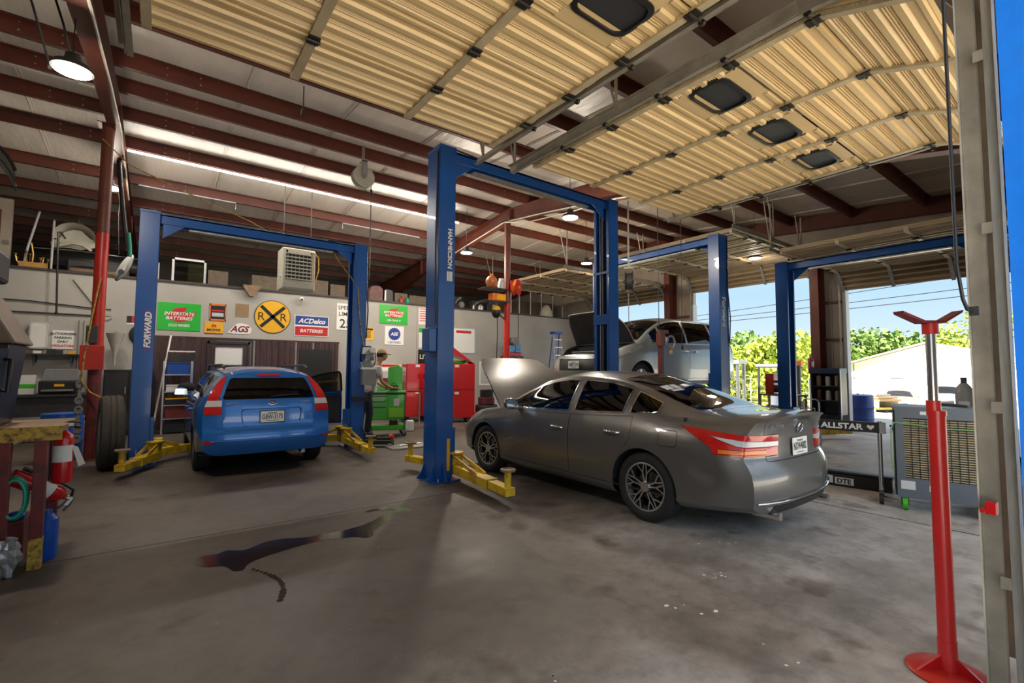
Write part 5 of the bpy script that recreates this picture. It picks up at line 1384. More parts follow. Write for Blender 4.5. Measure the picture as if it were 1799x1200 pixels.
t = thing('door_casing', 'pale painted door casing standing at the far left of the loft', 'frame', (-2.78, 14.5, LZ)); obj('jamb', MB().bb((-.09, -.05, 0), (.14, .05, 1.5)), 'panelbeige', t); obj('recess', MB().bb((-.09, -.06, .4), (-.02, -.05, 1.25)), 'redsteel', t); obj('strike', MB().bb((.02, -.06, .5), (.12, -.05, .6)), 'alu', t)
for k, (x0, x1, lab) in enumerate([(-2.42, -2.22, 'leaning pale pole beside the door casing on the loft'), (-1.98, -1.98, 'upright pale pole between the casing and the cream liner')]):
    t = thing('pole', lab, 'pole', (x0, 14.35, LZ)); obj('shaft', MB().tube([(0, 0, 0), ((x1 - x0) * .3, .02, .5), (x1 - x0, .05, 1.3 if k == 0 else 1.15)], .022, 8), 'lgrey', t); obj('cap', MB().sphere((x1 - x0, .05, 1.3 if k == 0 else 1.15), .026, 10, 6), 'grey', t)
brass = mat('tarnished_brass', (.5, .32, .10), .3, metal=.9, var=.4, scale=20)
for k in range(12):
    x = -2.55 + .75 * rr_.random(); z = LZ + .04 + .36 * rr_.random() * (1 if x < -2.2 else .6)
    pass
t = thing('chandelier', 'tangled brass light fitting at the left end of the loft', 'lamp', (-2.3, 14.42, LZ)); mb = MB()
obj('stem', MB().tube([(0, 0, 0), (.02, 0, .35), (-.02, 0, .6)], .02, 8), brass, t, smooth=50)
for k in range(7):
    a = 2 * PI * k / 7; obj('arm', MB().tube([(0, 0, .1), (.12 * math.cos(a), .12 * math.sin(a), .06), (.24 * math.cos(a), .16 * math.sin(a), .12 + .05 * (k % 3)), (.26 * math.cos(a), .17 * math.sin(a), .22 + .06 * (k % 3))], .012, 6).sphere((.26 * math.cos(a), .17 * math.sin(a), .25 + .06 * (k % 3)), .028, 8, 6), brass, t, smooth=50)
t = thing('headlamp', 'clear car headlamp hanging between the red rafter and the left blue post', 'car part', (-.62, 12.2, 3.48))
T = Matrix.Rotation(math.radians(24), 4, 'Y'); obj('lens', MB(T).sphere((0, -.03, 0), .30, 16, 12, (.28, .25, 1.0)), 'headlens', t, smooth=60); obj('housing', MB(T).sphere((0, .02, 0), .31, 16, 12, (.27, .25, 1.0)), 'black', t, smooth=60); obj('hanging_wire', MB().tube([(-.10, 0, .25), (-.14, .05, 1.1), (-.1, .1, 1.9)], .006, 6), 'black', t); obj('bulb', MB(T).cyl((.01, -.11, -.12), (.01, -.13, -.12), .05, n=14), 'dark', t)
t = thing('hose_end', 'dark hose with a shiny teal sleeve hanging beside the left red rafter', 'hose', (-.62, 11.2, 3.95)); obj('hose', MB().tube([(-.11, 0, 1.34), (-.08, 0, 1.0), (0, 0, .3), (.04, 0, 0), (.08, 0, -.3)], .04, 10), 'black', t, smooth=50); obj('sleeve', MB().tube([(.08, -.01, .02), (.105, -.01, -.2), (.12, -.01, -.42)], .034, 10), 'teal', t, smooth=50)
# unit heater
t = thing('unit_heater', 'cream hanging gas heater with a louvred front behind the left lift', 'heater', (2.52, 11.6, 3.78))
obj('casing', MB().bb((-.36, 0, -.50), (.36, .55, .46)), 'cream', t, bevel=.03)
obj('louvre_opening', MB().bb((-.28, -.006, -.28), (.28, .0, .40)), 'black', t)
for k in range(8): obj('louvre', MB().bb((-.28, -.035, -.27 + k * .083), (.28, -.004, -.242 + k * .083)), 'tanpaint', t)
for k in range(7): obj('vane', MB().bb((-.25 + k * .083, -.02, -.28), (-.238 + k * .083, -.006, .36)), 'tanpaint', t)
obj('plate', MB().bb((-.24, -.04, .32), (.24, -.006, .43)), 'cream', t); obj('base_trim', MB().bb((-.34, -.03, -.46), (.34, .0, -.34)), 'tanpaint', t)
for s in (-1, 1): obj('hanger_rod', MB().tube([(s * .3, .27, .46), (s * .3, .27, roofz(11.87) - 3.80)], .008, 6), 'dark', t)
obj('power_cord', MB().tube([(.30, -.01, .42), (.42, -.02, .3), (.43, -.02, 0), (.36, 0, -.3)], .012, 6), mat('yellow_cord', (.55, .32, .04), .5), t)
obj('pilot_lamp', MB().cyl((-.39, .1, -.2), (-.36, .1, -.2), .03, n=10), 'white', t)
# hose and cord reels
def reel(name, lab, x, y, z, r, w_, mdisc, mcore, rot=0, mh='black', drop=1.5, ceil=True, face='Y'):
    t = thing(name, lab, 'reel', (x, y, z), rot)
    for s in (-1, 1): obj('side_disc', MB().lathe([(0, s * w_ / 2), (r, s * w_ / 2), (r, s * (w_ / 2 - .015)), (0, s * (w_ / 2 - .015))], axis='Y', n=28), mdisc, t, smooth=30)
    obj('wound_hose', MB().lathe([(0, -w_ / 2 + .02), (r * .82, -w_ / 2 + .02), (r * .82, w_ / 2 - .02), (0, w_ / 2 - .02)], axis='Y', n=28), mcore, t, smooth=30); obj('hub', MB().cyl((0, -w_ / 2 - .03, 0), (0, w_ / 2 + .03, 0), r * .2, n=16), mcore, t, smooth=30)
    if ceil: obj('bracket', MB().bb((-.05, -w_ / 2 - .02, 0), (.05, -w_ / 2 - .008, r + .1)).bb((-.05, -w_ / 2 - .02, r + .08), (.05, w_ / 2 + .02, r + .1)).bb((-.02, -.02, r + .1), (.02, .02, max(r + .12, roofz(y) - .2 - z))), 'galv', t)
    if drop: obj('hose_end', MB().tube([(r * .8, 0, 0), (r * .82, 0, -r), (r * .82, 0, -drop)], .010, 6).cyl((r * .82, 0, -r - .06), (r * .82, 0, -r), .025, n=10), mh, t)
    return t
reel('hose_reel', 'dusty grey round hose reel hanging below the purlins left of the tallest lift', 2.93, 8.6, 5.05, .20, .14, 'tanpaint', 'grey', drop=1.9)
reel('cord_reel', 'bright red cord reel fixed high on the thin red column', 7.56, 9.93, 3.66, .21, .16, 'red', 'orangep', rot=.5, ceil=False, drop=1.5)
reel('hose_reel', 'black hose reel hanging right of the tallest lift, near the silver minivan', 8.9, 7.25, 3.58, .25, .18, 'black', 'dark', rot=.7, mh='grey', drop=1.35, ceil=True)
# shelf bracketed to the thin column, with its load
t = thing('bracket_shelf', 'dark two-tier shelf bracketed to the thin red column', 'shelf', (7.0, 10.1, 3.25)); obj('upper_board', MB().bb((-.42, -.2, .30), (.32, .2, .335)), 'dark', t); obj('lower_board', MB().bb((-.42, -.2, -.03), (.32, .2, 0)), 'dark', t); obj('brace', MB().tube([(.32, 0, -.45), (-.3, 0, -.02)], .02, 6), 'oldred', t)
t = thing('orange_bag', 'clear bag of orange parts on top of the bracket shelf', 'bag', (6.86, 10.05, 3.585)); obj('bag', MB().sphere((0, 0, .16), .19, 14, 10, (.85, .8, .9)), mat('orange_film', (.45, .14, .04), .3, var=.6, scale=9), t, smooth=60); obj('tie', MB().cyl((0, 0, .31), (0, 0, .37), .03, .05, n=10), 'orangep', t)
t = thing('plastic_jar', 'grey jar beside the bag of orange parts', 'jar', (7.17, 10.05, 3.585)); obj('jar', MB().lathe([(.08, 0), (.085, .02), (.085, .2), (.06, .24)], n=16), 'lgrey', t, smooth=40); obj('lid', MB().cyl((0, 0, .24), (0, 0, .28), .065, n=16), 'white', t)
t = thing('orange_case', 'orange and yellow case on the lower tier of the bracket shelf', 'case', (7.05, 10.05, 3.25)); obj('case', MB().bb((-.22, -.12, 0), (.2, .12, .2)), 'orangep', t, bevel=.02); obj('panel', MB().bb((-.1, -.126, .03), (.17, -.12, .17)), 'signyellow', t)
t = thing('chain_hoist', 'black chain hoist with a yellow top hanging left of the thin red column', 'hoist', (6.98, 10.0, 2.942)); obj('cover', MB().sphere((0, 0, .1), .12, 14, 10, (1, .8, .8)), 'signyellow', t, smooth=60); obj('chain_bag', MB().lathe([(0, -.14), (.07, -.12), (.13, -.02), (.12, .06), (0, .08)], n=16), 'black', t, smooth=50); obj('chain', MB().tube([(.03, 0, -.14), (.04, 0, -.5), (.02, 0, -1.2)], .012, 6), 'dark', t); obj('hook', MB().torus((0, 0, .24), .03, .01, 'Y', 14, 6), 'steel', t)
t = thing('grinder_bracket', 'round grey motor bolted to the thin red column below the red reel', 'motor', (7.56, 10.0, 2.22)); obj('motor_body', MB().cyl((0, -.1, 0), (0, .1, 0), .11, n=18), 'grey', t, smooth=30); obj('arm', MB().bb((-.1, -.03, -.03), (0, .03, .03)), 'dark', t)
# ------------------------------------------------------------------ floor things, left and middle
t = thing('workbench', 'maroon steel-legged bench with chipped yellow feet at the left edge', 'bench', (-1.22, 5.05, 0))
obj('bench_top', MB().bb((-.62, -.12, .98), (.66, .62, 1.03)), 'wood', t, bevel=.006); obj('edge_rail', MB().bb((-.62, -.14, .93), (.66, -.11, 1.035)), 'rustyyellow', t)
for x, y in ((.55, -.10), (.55, .52), (-.55, -.10), (-.55, .52), (.36, -.10)):
    lg = obj('leg', MB().bb((x - .035, y - .035, .22), (x + .035, y + .035, .98)), 'oldred', t, bevel=.004); obj('painted_foot', MB().bb((x - .036, y - .036, 0), (x + .036, y + .036, .22)), 'rustyyellow', lg)
obj('lower_rail', MB().bb((-.5, .5, .2), (.55, .54, .26)), 'galv', t); obj('brace', MB().tube([(.36, -.08, .9), (.52, .2, .97)], .016, 6).tube([(.36, -.08, .80), (.30, -.08, .96)], .012, 6), 'steel', t)
t = thing('parts_cabinet', 'dark cabinet with a brown smoked lid standing on the bench', 'cabinet', (-1.335, 5.25, 1.03))
obj('body', MB().prism([(-.5, 0), (.40, 0), (.46, .62), (-.5, .62)], -.25, .3, 'XZ'), 'machine', t, bevel=.012)
obj('lid', MB().prism([(-.5, .62), (.50, .62), (.30, 1.0), (.1, 1.1), (-.5, 1.1)], -.28, .33, 'XZ'), 'cover', t, bevel=.02)
obj('strap', MB().tube([(-.4, -.3, 1.02), (.1, -.3, 1.0), (.28, -.25, 1.01)], .02, 8), 'redpaint', t)
hd = MB(); hd.tube([(.42, -.27, .28), (.47, -.31, .26), (.475, -.31, .50), (.44, -.27, .50)], .014, 8); obj('handle', hd, 'black', t, smooth=50)
obj('side_panel', MB().prism([(.30, .03), (.41, .03), (.455, .58), (.34, .58)], -.262, -.25, 'XZ'), mat('blue_grey_enamel', (.04, .05, .085), .4, var=.5, scale=5), t)
t = thing('black_case', 'black case stacked on the brown lid at the left edge', 'case', (-1.235, 5.3, 2.135)); obj('case', MB().bb((-.3, -.2, 0), (.24, .2, .24)), 'black', t, bevel=.03); obj('latch', MB().bb((.05, -.21, .08), (.15, -.2, .14)), 'steel', t)
t = thing('hanging_fender', 'glossy black car panel corner hanging at the top left edge', 'car part', (-1.18, 5.1, 2.96))
def fe(u, v):
    a = math.radians(95 - 75 * u); return (.26 * math.cos(a) * (1 - .1 * v) + .02, -.1 + .2 * v, .22 * math.sin(a) * (1 - .25 * v) - .10 * u * v - .12 * u + .03)
obj('panel', MB().grid(fe, 14, 8), mat('gloss_black', (.012, .012, .012), .08, coat=1), t, smooth=60); obj('rolled_edge', MB().tube([fe(k / 12, 0) for k in range(13)], .012, 6), 'black', t); obj('clip_strip', MB().tube([fe(.2 + .8 * k / 12, .7) for k in range(13)], .010, 6), 'steel', t)
def extinguisher(lab, loc, tilt=None, tag_=True):
    t = thing('fire_extinguisher', lab, 'fire extinguisher', loc)
    if tilt: t.rotation_euler = tilt
    obj('cylinder', MB().lathe([(.05, 0), (.062, .008), (.066, .03), (.066, .34), (.055, .38), (.025, .405), (.022, .42)], n=24), 'red', t, smooth=40)
    obj('valve', MB().cyl((0, 0, .42), (0, 0, .455), .02, n=12).box((.02, 0, .46), (.07, .025, .025)), 'alu', t); obj('lever', MB().tube([(-.02, 0, .47), (.04, 0, .485), (.10, 0, .475)], .009, 6).tube([(.0, 0, .455), (.05, 0, .445), (.10, 0, .43)], .009, 6), 'black', t)
    obj('hose', MB().tube([(-.02, -.01, .45), (-.07, -.03, .42), (-.085, -.03, .3), (-.08, -.03, .08)], .011, 8).cyl((-.08, -.03, .03), (-.08, -.03, .1), .016, n=10), 'black', t)
    def lb(u, v):
        a = math.radians(-150 + 120 * u); return (.0675 * math.cos(a), .0675 * math.sin(a), .17 + .13 * v)
    obj('paper_label', MB().grid(lb, 10, 1), 'paper', t, smooth=60)
    if tag_: obj('inspection_tag', MB().prism([(.05, .30), (.09, .28), (.14, .14), (.10, .12)], -.03, -.027, 'XZ'), 'paper', t)
    return t
extinguisher('upright red fire extinguisher with a white label hanging beside the bench leg', (-.585, 5.25, .55))
extinguisher('red fire extinguisher lying tilted under the bench', (-.90, 5.38, .62), (0, math.radians(125), .4), False)
# things under the bench
t = thing('hose_coil', 'green rubber hose coil hanging under the bench', 'hose', (-.80, 4.93, .52)); 
for k in range(4): obj('turn', MB().torus((0, k * .012, 0), .10 + .004 * k, .011, 'Y', 30, 8, sq=(.62, 1.35)), 'teal', t, smooth=60)
t = thing('blue_jug', 'blue plastic container standing beyond the bench foot', 'container', (-.64, 5.14, 0)); obj('body', MB().lathe([(.06, 0), (.07, .02), (.07, .30), (.035, .34)], n=18), 'blueplastic', t, smooth=40); obj('cap', MB().cyl((0, 0, .34), (0, 0, .37), .03, n=14), 'blueplastic', t)
foil = mat('crumpled_film', (.45, .45, .46), .25, metal=.5, bump=.6, bscale=14)
for k, (x, y, s, lab) in enumerate([(-.80, 4.86, .12, 'crumpled silver bag on the floor under the bench, right one'), (-.93, 4.62, .10, 'crumpled silver bag at the picture edge, left one')]):
    t = thing('crumpled_bag', lab, 'bag', (x, y, 0), 0, 'crumpled silver bags'); mb = MB(); rq = random.Random(20 + k)
    nu, nv = 14, 9; vs = []; fs = []
    for i in range(nv + 1):
        for j in range(nu):
            th = PI * i / nv; ph = 2 * PI * j / nu; r = s * (.7 + .5 * rq.random()); vs.append((r * math.sin(th) * math.cos(ph) * .7, r * math.sin(th) * math.sin(ph) * .7, max(0, s + r * math.cos(th) * 1.1)))
    for i in range(nv):
        for j in range(nu): fs.append((i * nu + j, (i + 1) * nu + j, (i + 1) * nu + (j + 1) % nu, i * nu + (j + 1) % nu))
    mb.add(vs, fs); obj('bag', mb, foil, t); obj('twist', MB().cyl((0, 0, s * 1.7), (.02, 0, s * 2.2), .02, .035, n=8), foil, t)
t = thing('parts_bin', 'rusty brown bin on the floor under the bench', 'bin', (-1.05, 5.35, 0)); obj('tub', MB().bb((-.25, -.18, 0), (.28, .18, .3)), 'oldred', t, bevel=.01); obj('blue_rag', MB().sphere((.22, -.1, .33), .06, 10, 8, (1, .8, .6)), 'blueplastic', t, smooth=60)
# drum behind the red column
t = thing('plastic_drum', 'blue plastic drum standing left of the red column', 'drum', (-1.20, 10.42, 0)); obj('shell', MB().lathe([(.25, 0), (.27, .03), (.27, .28), (.28, .30), (.27, .32), (.27, .62), (.25, .68), (.25, .72), (.2, .72)], n=28), 'blueplastic', t, smooth=40); obj('lid', MB().cyl((0, 0, .70), (0, 0, .735), .24, n=28), 'blueplastic', t); obj('label', MB().grid(lambda u, v: (.275 * math.cos(math.radians(-130 + 50 * u)), .275 * math.sin(math.radians(-130 + 50 * u)), .34 + .2 * v), 6, 1), 'paper', t)
t = thing('standing_tyre', 'large dusty truck tyre standing upright beside the left blue post', 'tyre', (-.52, 9.12, .53), .12)
ty = MB(); ty.lathe([(.30, -.13), (.34, -.16), (.47, -.165), (.515, -.14), (.53, -.10), (.53, -.05), (.515, -.045), (.515, -.03), (.53, -.025), (.53, .025), (.515, .03), (.515, .045), (.53, .05), (.53, .10), (.515, .14), (.47, .165), (.34, .16), (.30, .13)], axis='X', n=48, closed=True); ty.v = [(x * .85, y, z) for x, y, z in ty.v]; obj('tyre', ty, 'oldrubber', t, smooth=30)
obj('rim', MB().lathe([(.30, -.125), (.29, -.10), (.22, -.06), (.06, -.05), (.06, .05), (.22, .06), (.29, .10), (.30, .125)], axis='X', n=36), 'steel', t, smooth=30)
# chain and hooks on the red column
t = thing('air_hose', 'yellow air hose looped down the left red column', 'hose', (-.81, 10.0, 0)); obj('hose', MB().tube([(.02, -.10, 2.9), (-.05, -.11, 2.3), (-.12, -.12, 1.6), (-.13, -.12, 1.25), (-.02, -.16, 1.08), (.2, -.6, .98), (.34, -.95, .95)], .013, 8), 'rustyyellow', t, smooth=60); obj('fitting', MB().cyl((.33, -.93, .955), (.37, -1.0, .945), .018, n=8), 'steel', t)
t = thing('clamp_strap', 'grey strap of pipe clamps hanging left of the red column', 'strap', (-.97, 10.05, 0)); obj('strap', MB().bb((-.02, -.02, .3), (.02, .02, 1.35)), 'grey', t)
for z in (.35, .5, .8, .95, 1.2): obj('clamp', MB().torus((0, -.03, z), .05, .018, 'Y', 14, 6, sq=(.8, 1)), 'grey', t, smooth=50)
t = thing('bracket_rod', 'thin black rod hanging down in front of the left wall', 'rod', (-1.80, 13.6, 2.62)); obj('rod', MB().tube([(.05, 0, 0), (0, 0, 1.70), (0, .3, 1.76), (0, .9, 1.76)], .018, 8), 'black', t); obj('tip', MB().cyl((.05, 0, -.05), (.05, 0, 0), .026, n=8), 'black', t)
t = thing('angled_bar', 'flat grey-green bar leaning diagonally behind the red column', 'bar', (-1.22, 13.975, 2.99)); mb = MB(); mb.box((0, 0, 0), (1.05, .03, .12), Matrix.Rotation(math.radians(56), 3, 'Y')); obj('bar', mb, 'tanpaint', t); obj('bolt', MB().cyl((.15, -.03, -.2), (.15, 0, -.2), .02, n=8), 'steel', t)
t = thing('column_box', 'dark control box on the red column with a red cover below', 'box', (-.86, 9.99, 1.85)); obj('box', MB().bb((-.07, -.07, 0), (.07, .03, .28)), 'dark', t, bevel=.01); obj('cover', MB().bb((-.13, -.08, -.42), (.16, .02, -.03)), 'redpaint', t, bevel=.01)
# shelf and bench on the left wall
t = thing('wall_shelf', 'dark narrow shelf under the white notice on the left wall', 'shelf', (-1.78, 13.85, 1.72)); obj('board', MB().bb((-.45, -.14, 0), (.45, .14, .03)), 'dark', t); obj('bracket', MB().bb((-.3, -.1, -.15), (-.27, .14, 0)), 'dark', t); obj('bracket', MB().bb((.27, -.1, -.15), (.3, .14, 0)), 'dark', t)
for k, (dx, m, h, lab) in enumerate([(-.25, 'purewhite', .05, 'white tray at the left of the wall shelf'), (-.05, 'dark', .09, 'dark tin in the middle of the wall shelf'), (.08, 'dark', .07, 'second dark tin on the wall shelf, right of the first'), (.28, 'signyellow', .06, 'yellow tin at the right of the wall shelf')]):
    t = thing('tin', lab, 'tin', (-1.78 + dx, 13.82, 1.75)); obj('body', MB().bb((-.06, -.05, 0), (.06, .05, h)), m, t, bevel=.005); obj('lid', MB().bb((-.062, -.052, h), (.062, .052, h + .01)), m, t)
t = thing('parts_counter', 'cluttered dark counter against the left wall', 'counter', (-1.75, 13.3, 0)); obj('top', MB().bb((-.7, -.35, .88), (.62, .45, .93)), 'dark', t); obj('cabinet', MB().bb((-.66, -.3, 0), (.58, .42, .88)), 'dark', t); obj('shelf', MB().bb((-.68, -.36, .45), (.6, -.3, .49)), 'grey', t); obj('door', MB().bb((-.6, -.315, .05), (-.04, -.3, .42)), 'black', t); obj('door', MB().bb((0, -.315, .05), (.54, -.3, .42)), 'black', t)
t = thing('printer', 'grey-lidded office machine on the left counter', 'printer', (-1.60, 13.3, .93)); obj('body', MB().bb((-.28, -.22, 0), (.3, .22, .26)), 'black', t, bevel=.02); obj('lid', MB().prism([(-.28, .26), (.3, .26), (.28, .50), (-.22, .50)], -.05, .2, 'XZ'), 'grey', t, bevel=.01); obj('output_tray', MB().bb((-.22, -.34, .06), (.24, -.22, .09)), 'grey', t); obj('yellow_label', MB().bb((-.05, -.228, .15), (.1, -.22, .2)), 'signyellow', t)
t = thing('spray_box', 'green and white box beside the office machine', 'box', (-2.05, 13.3, .93)); obj('box', MB().bb((-.12, -.1, 0), (.10, .1, .38)), 'paper', t); obj('band', MB().bb((-.122, -.102, .12), (.102, .102, .2)), 'lime', t)
t = thing('small_bin', 'grey steel tub on the floor before the left counter', 'tub', (-1.22, 12.55, 0)); obj('tub', MB().lathe([(.16, 0), (.2, .02), (.22, .4), (.2, .4), (.18, .04)], n=20), 'grey', t, smooth=40); obj('rim', MB().torus((0, 0, .4), .215, .012), 'steel', t)
t = thing('black_locker', 'black steel cabinet behind the left lift post', 'cabinet', (-.50, 13.55, 0)); obj('body', MB().bb((-.42, -.3, 0), (.42, .35, 1.42)), 'black', t, bevel=.01)
for s in (-1, 1): dd = obj('door', MB().bb((s * .21 - .19, -.315, .55), (s * .21 + .19, -.3, 1.36)), 'dark', t); obj('handle', MB().bb((s * .05 - .01, -.34, .9), (s * .05 + .01, -.315, 1.05)), 'steel', dd)
obj('drawer', MB().bb((-.4, -.315, .1), (.4, -.3, .5)), 'dark', t)
t = thing('funnel', 'pale cone hanging above the black steel cabinet', 'funnel', (-.78, 13.6, 1.52)); obj('cone', MB().lathe([(.02, 0), (.03, .25), (.17, .7), (.16, .7), (.02, .26)], n=18), 'tanpaint', t, smooth=40); obj('hook', MB().torus((0, 0, .72), .03, .008, 'Y', 12, 6), 'steel', t)
t = thing('round_pan', 'dark grey round pan hung behind the left blue post', 'pan', (-.33, 13.97, 2.23)); obj('disc', MB().lathe([(0, -.03), (.2, -.03), (.24, 0), (.2, .02), (0, .02)], axis='Y', n=28), 'dark', t, smooth=40); obj('knob', MB().cyl((0, -.06, 0), (0, -.03, 0), .03, n=12), 'black', t)
# aluminium rack with coolers and boxes
t = thing('parts_rack', 'aluminium framed rack in front of the maroon panelling', 'rack', (.36, 13.2, 0))
for x in (-.25, .27):
    obj('upright', MB().bb((x - .015, -.2, 0), (x + .015, -.17, 1.62)), 'alu', t); obj('upright', MB().bb((x - .015, .17, 0), (x + .015, .2, 1.62)), 'alu', t)
for z in (.32, .62, .92, 1.30): obj('shelf', MB().bb((-.25, -.2, z), (.27, .2, z + .02)), 'alu', t)
for (z, h, m, nm, lab) in ((.02, .28, 'navy', 'storage_box', 'dark blue box at the bottom of the aluminium rack'), (.34, .26, 'oldred', 'storage_box', 'maroon box on the second level of the aluminium rack'), (.64, .12, 'navy', 'storage_box', 'dark blue flat box under a yellow strip on the aluminium rack'), (.94, .12, 'paper', 'storage_box', 'pale flat box on the upper level of the aluminium rack'), (1.32, .24, 'blueplastic', 'cool_box', 'blue cool box on top of the aluminium rack')):
    b = thing(nm, lab, 'box', (.37, 13.2, z)); obj('body', MB().bb((-.21, -.17, 0), (.21, .17, h)), m, b, bevel=.01); obj('lid', MB().bb((-.215, -.175, h), (.215, .175, h + .025)), {'navy': 'signyellow' if z > .5 else 'navy', 'blueplastic': 'drumblue'}.get(m, m), b, bevel=.006)
t = thing('black_bundle', 'black rag bundle beside the pale box on the aluminium rack', 'rag', (.54, 13.0, .94)); obj('bundle', MB().sphere((0, 0, .1), .17, 14, 10, (1, .6, .62)), 'navy', t, smooth=60); obj('loose_end', MB().sphere((.13, 0, .05), .08, 10, 8, (1, .6, .5)), 'navy', t, smooth=60)
t = thing('leaning_pole', 'pale round pole leaning against the panelling beside the aluminium rack', 'pole', (-.06, 13.05, 0)); obj('shaft', MB().tube([(0, 0, 0), (.28, .8, 2.25)], .02, 10), 'white', t, smooth=50); obj('tip', MB().sphere((.28, .8, 2.25), .024, 10, 6), 'grey', t)
t = thing('crossbar_stand', 'low aluminium stand behind the rack with a light top rail', 'stand', (.42, 13.6, 0)); obj('rail', MB().bb((-.26, -.02, 1.84), (.28, .02, 1.87)), 'white', t); obj('leg', MB().bb((-.25, -.015, 0), (-.22, .015, 1.84)), 'dark', t); obj('leg', MB().bb((.23, -.015, 0), (.26, .015, 1.84)), 'dark', t); obj('panel', MB().bb((-.2, -.01, 1.5), (.22, .01, 1.78)), 'dark', t)
# green tool cart
t = thing('tool_cart', 'bright green rolling tool cart with an open lid beside the leaning person', 'tool cart', (4.12, 10.12, 0), -.32)
obj('cabinet', MB().bb((-.36, -.22, .36), (.36, .24, .92)), 'lime', t, bevel=.01)
for k in range(3): dd = obj('drawer', MB().bb((-.35, -.236, .55 + k * .12), (-.03, -.22, .65 + k * .12)), 'lime', t); obj('pull', MB().bb((-.33, -.25, .63 + k * .12), (-.05, -.236, .645 + k * .12)), 'black', dd)
obj('side_door', MB().bb((.0, -.236, .40), (.35, -.22, .90)), 'lime', t); obj('bright_panel', MB().bb((.02, -.242, .42), (.33, -.236, .62)), mat('yellow_green', (.22, .62, .01), .35), t); obj('decal', MB().bb((.12, -.242, .66), (.24, -.236, .82)), 'paper', t)
obj('top_tray', MB().bb((-.38, -.24, .92), (.38, .26, .96)), 'black', t); obj('worktop', MB().bb((-.39, -.25, .955), (.39, .27, .985)), 'lime', t)
obj('lid', MB().prism([(.02, .985), (.34, .985), (.34, 1.50), (.24, 1.56), (.02, 1.50)], .20, .25, 'XZ'), 'lime', t, bevel=.01)
obj('lower_tray', MB().bb((-.37, -.23, .14), (.37, .25, .24)), 'lime', t, bevel=.008)
for sx in (-.36, .34):
    for sy in (-.22, .23): 
        obj('corner_post', MB().bb((sx - .0, sy - .012, .14), (sx + .024, sy + .012, .94)), 'black', t); cs = obj('caster', MB().cyl((sx + .01, sy - .02, .055), (sx + .01, sy + .02, .055), .055, n=16), 'black', t, smooth=30); obj('fork', MB().bb((sx - .01, sy - .03, .05), (sx + .03, sy - .022, .14)), 'steel', cs)
for k, (dx, dy, m, lab) in enumerate([(.14, .05, 'dark', 'dark battery charger on the green cart top'), (-.14, .10, 'paper', 'white box on the green cart top'), (.14, -.05, 'oldred', 'red-brown tool tray on the lower deck of the green cart')]):
    ca, sa = math.cos(-.32), math.sin(-.32); b = thing('cart_box', lab, 'box', (4.12 + dx * ca - dy * sa, 10.12 + dx * sa + dy * ca, .985 if k < 2 else .24), -.32); obj('body', MB().bb((-.09, -.06, 0), (.09, .06, .12 if k < 2 else .08)), m, b, bevel=.006); obj('handle', MB().tube([(-.05, 0, .12 if k < 2 else .08), (-.04, 0, .16 if k < 2 else .11), (.04, 0, .16 if k < 2 else .11), (.05, 0, .12 if k < 2 else .08)], .007, 6), 'black', b)
# red tool chests
def chest(lab, x, y, rot, w_, d_, h, lid=False, name='tool_chest'):
    t = thing(name, lab, 'tool chest', (x, y, 0), rot); obj('cabinet', MB().bb((-w_ / 2, -d_ / 2, .13), (w_ / 2, d_ / 2, h)), 'red', t, bevel=.012)
    n = 7
    for k in range(n):
        z0 = .18 + (h - .26) * k / n; z1 = .18 + (h - .26) * (k + 1) / n - .015; dd = obj('drawer', MB().bb((-w_ / 2 - .012, -d_ / 2 + .03, z0), (-w_ / 2, d_ / 2 - .03, z1)), 'red', t); obj('drawer_pull', MB().bb((-w_ / 2 - .03, -d_ / 2 + .05, z1 - .025), (-w_ / 2 - .012, d_ / 2 - .05, z1 - .01)), 'alu', dd)
    obj('seam', MB().bb((-w_ / 2 - .002, -d_ / 2 - .003, h * .56), (w_ / 2 + .002, -d_ / 2, h * .56 + .008)), 'signblack', t)
    for z in (h * .50, h - .06): obj('badge', MB().bb((-.06, -d_ / 2 - .004, z - .035), (.06, -d_ / 2, z + .035)), 'paper', t)
    for sx in (-1, 1):
        for sy in (-1, 1): obj('caster', MB().cyl((sx * w_ * .4, sy * d_ * .38 - .025, .065), (sx * w_ * .4, sy * d_ * .38 + .025, .065), .065, n=16), 'black', t, smooth=30)
    if lid: obj('lid', MB().prism([(-d_ / 2, h), (d_ / 2 * .1, h), (d_ / 2 * .1 - .2, h + .42), (-d_ / 2, h + .42)], -w_ / 2, w_ / 2, 'YZ') if False else MB().prism([(w_ / 2 - .02, h + .01), (w_ / 2, h), (-w_ / 2 + .42, h + .46), (-w_ / 2 + .10, h + .50), (-w_ / 2, h + .44)], -d_ / 2 + .02, d_ / 2 - .02, 'XZ'), 'red', t, bevel=.012)
    return t
chest('big red tool chest with its lid propped open right of the tall blue post', 6.72, 11.7, -.25, 1.05, .62, 1.62, True)
chest('red drawer chest half hidden left of the tall blue post', 5.95, 12.6, -.2, .62, .6, 1.62)
t = thing('green_cloth', 'green cloth tucked in the open red tool chest', 'cloth', (6.75, 11.55, 1.63)); obj('cloth', MB().sphere((0, 0, .03), .16, 14, 8, (1.5, .5, .35)), 'lime', t, smooth=60); obj('fold', MB().sphere((.2, 0, .05), .08, 10, 8, (1, .5, .5)), 'green', t, smooth=60)
t = thing('side_table', 'red side table between the green cart and the red chests', 'table', (5.05, 11.0, 0)); obj('top', MB().bb((-.42, -.2, .90), (.4, .2, .94)), 'red', t)
for sx, sy in ((-.36, -.16), (.36, -.16), (-.36, .16), (.36, .16)): obj('leg', MB().bb((sx - .015, sy - .015, 0), (sx + .015, sy + .015, .9)), 'alu', t)
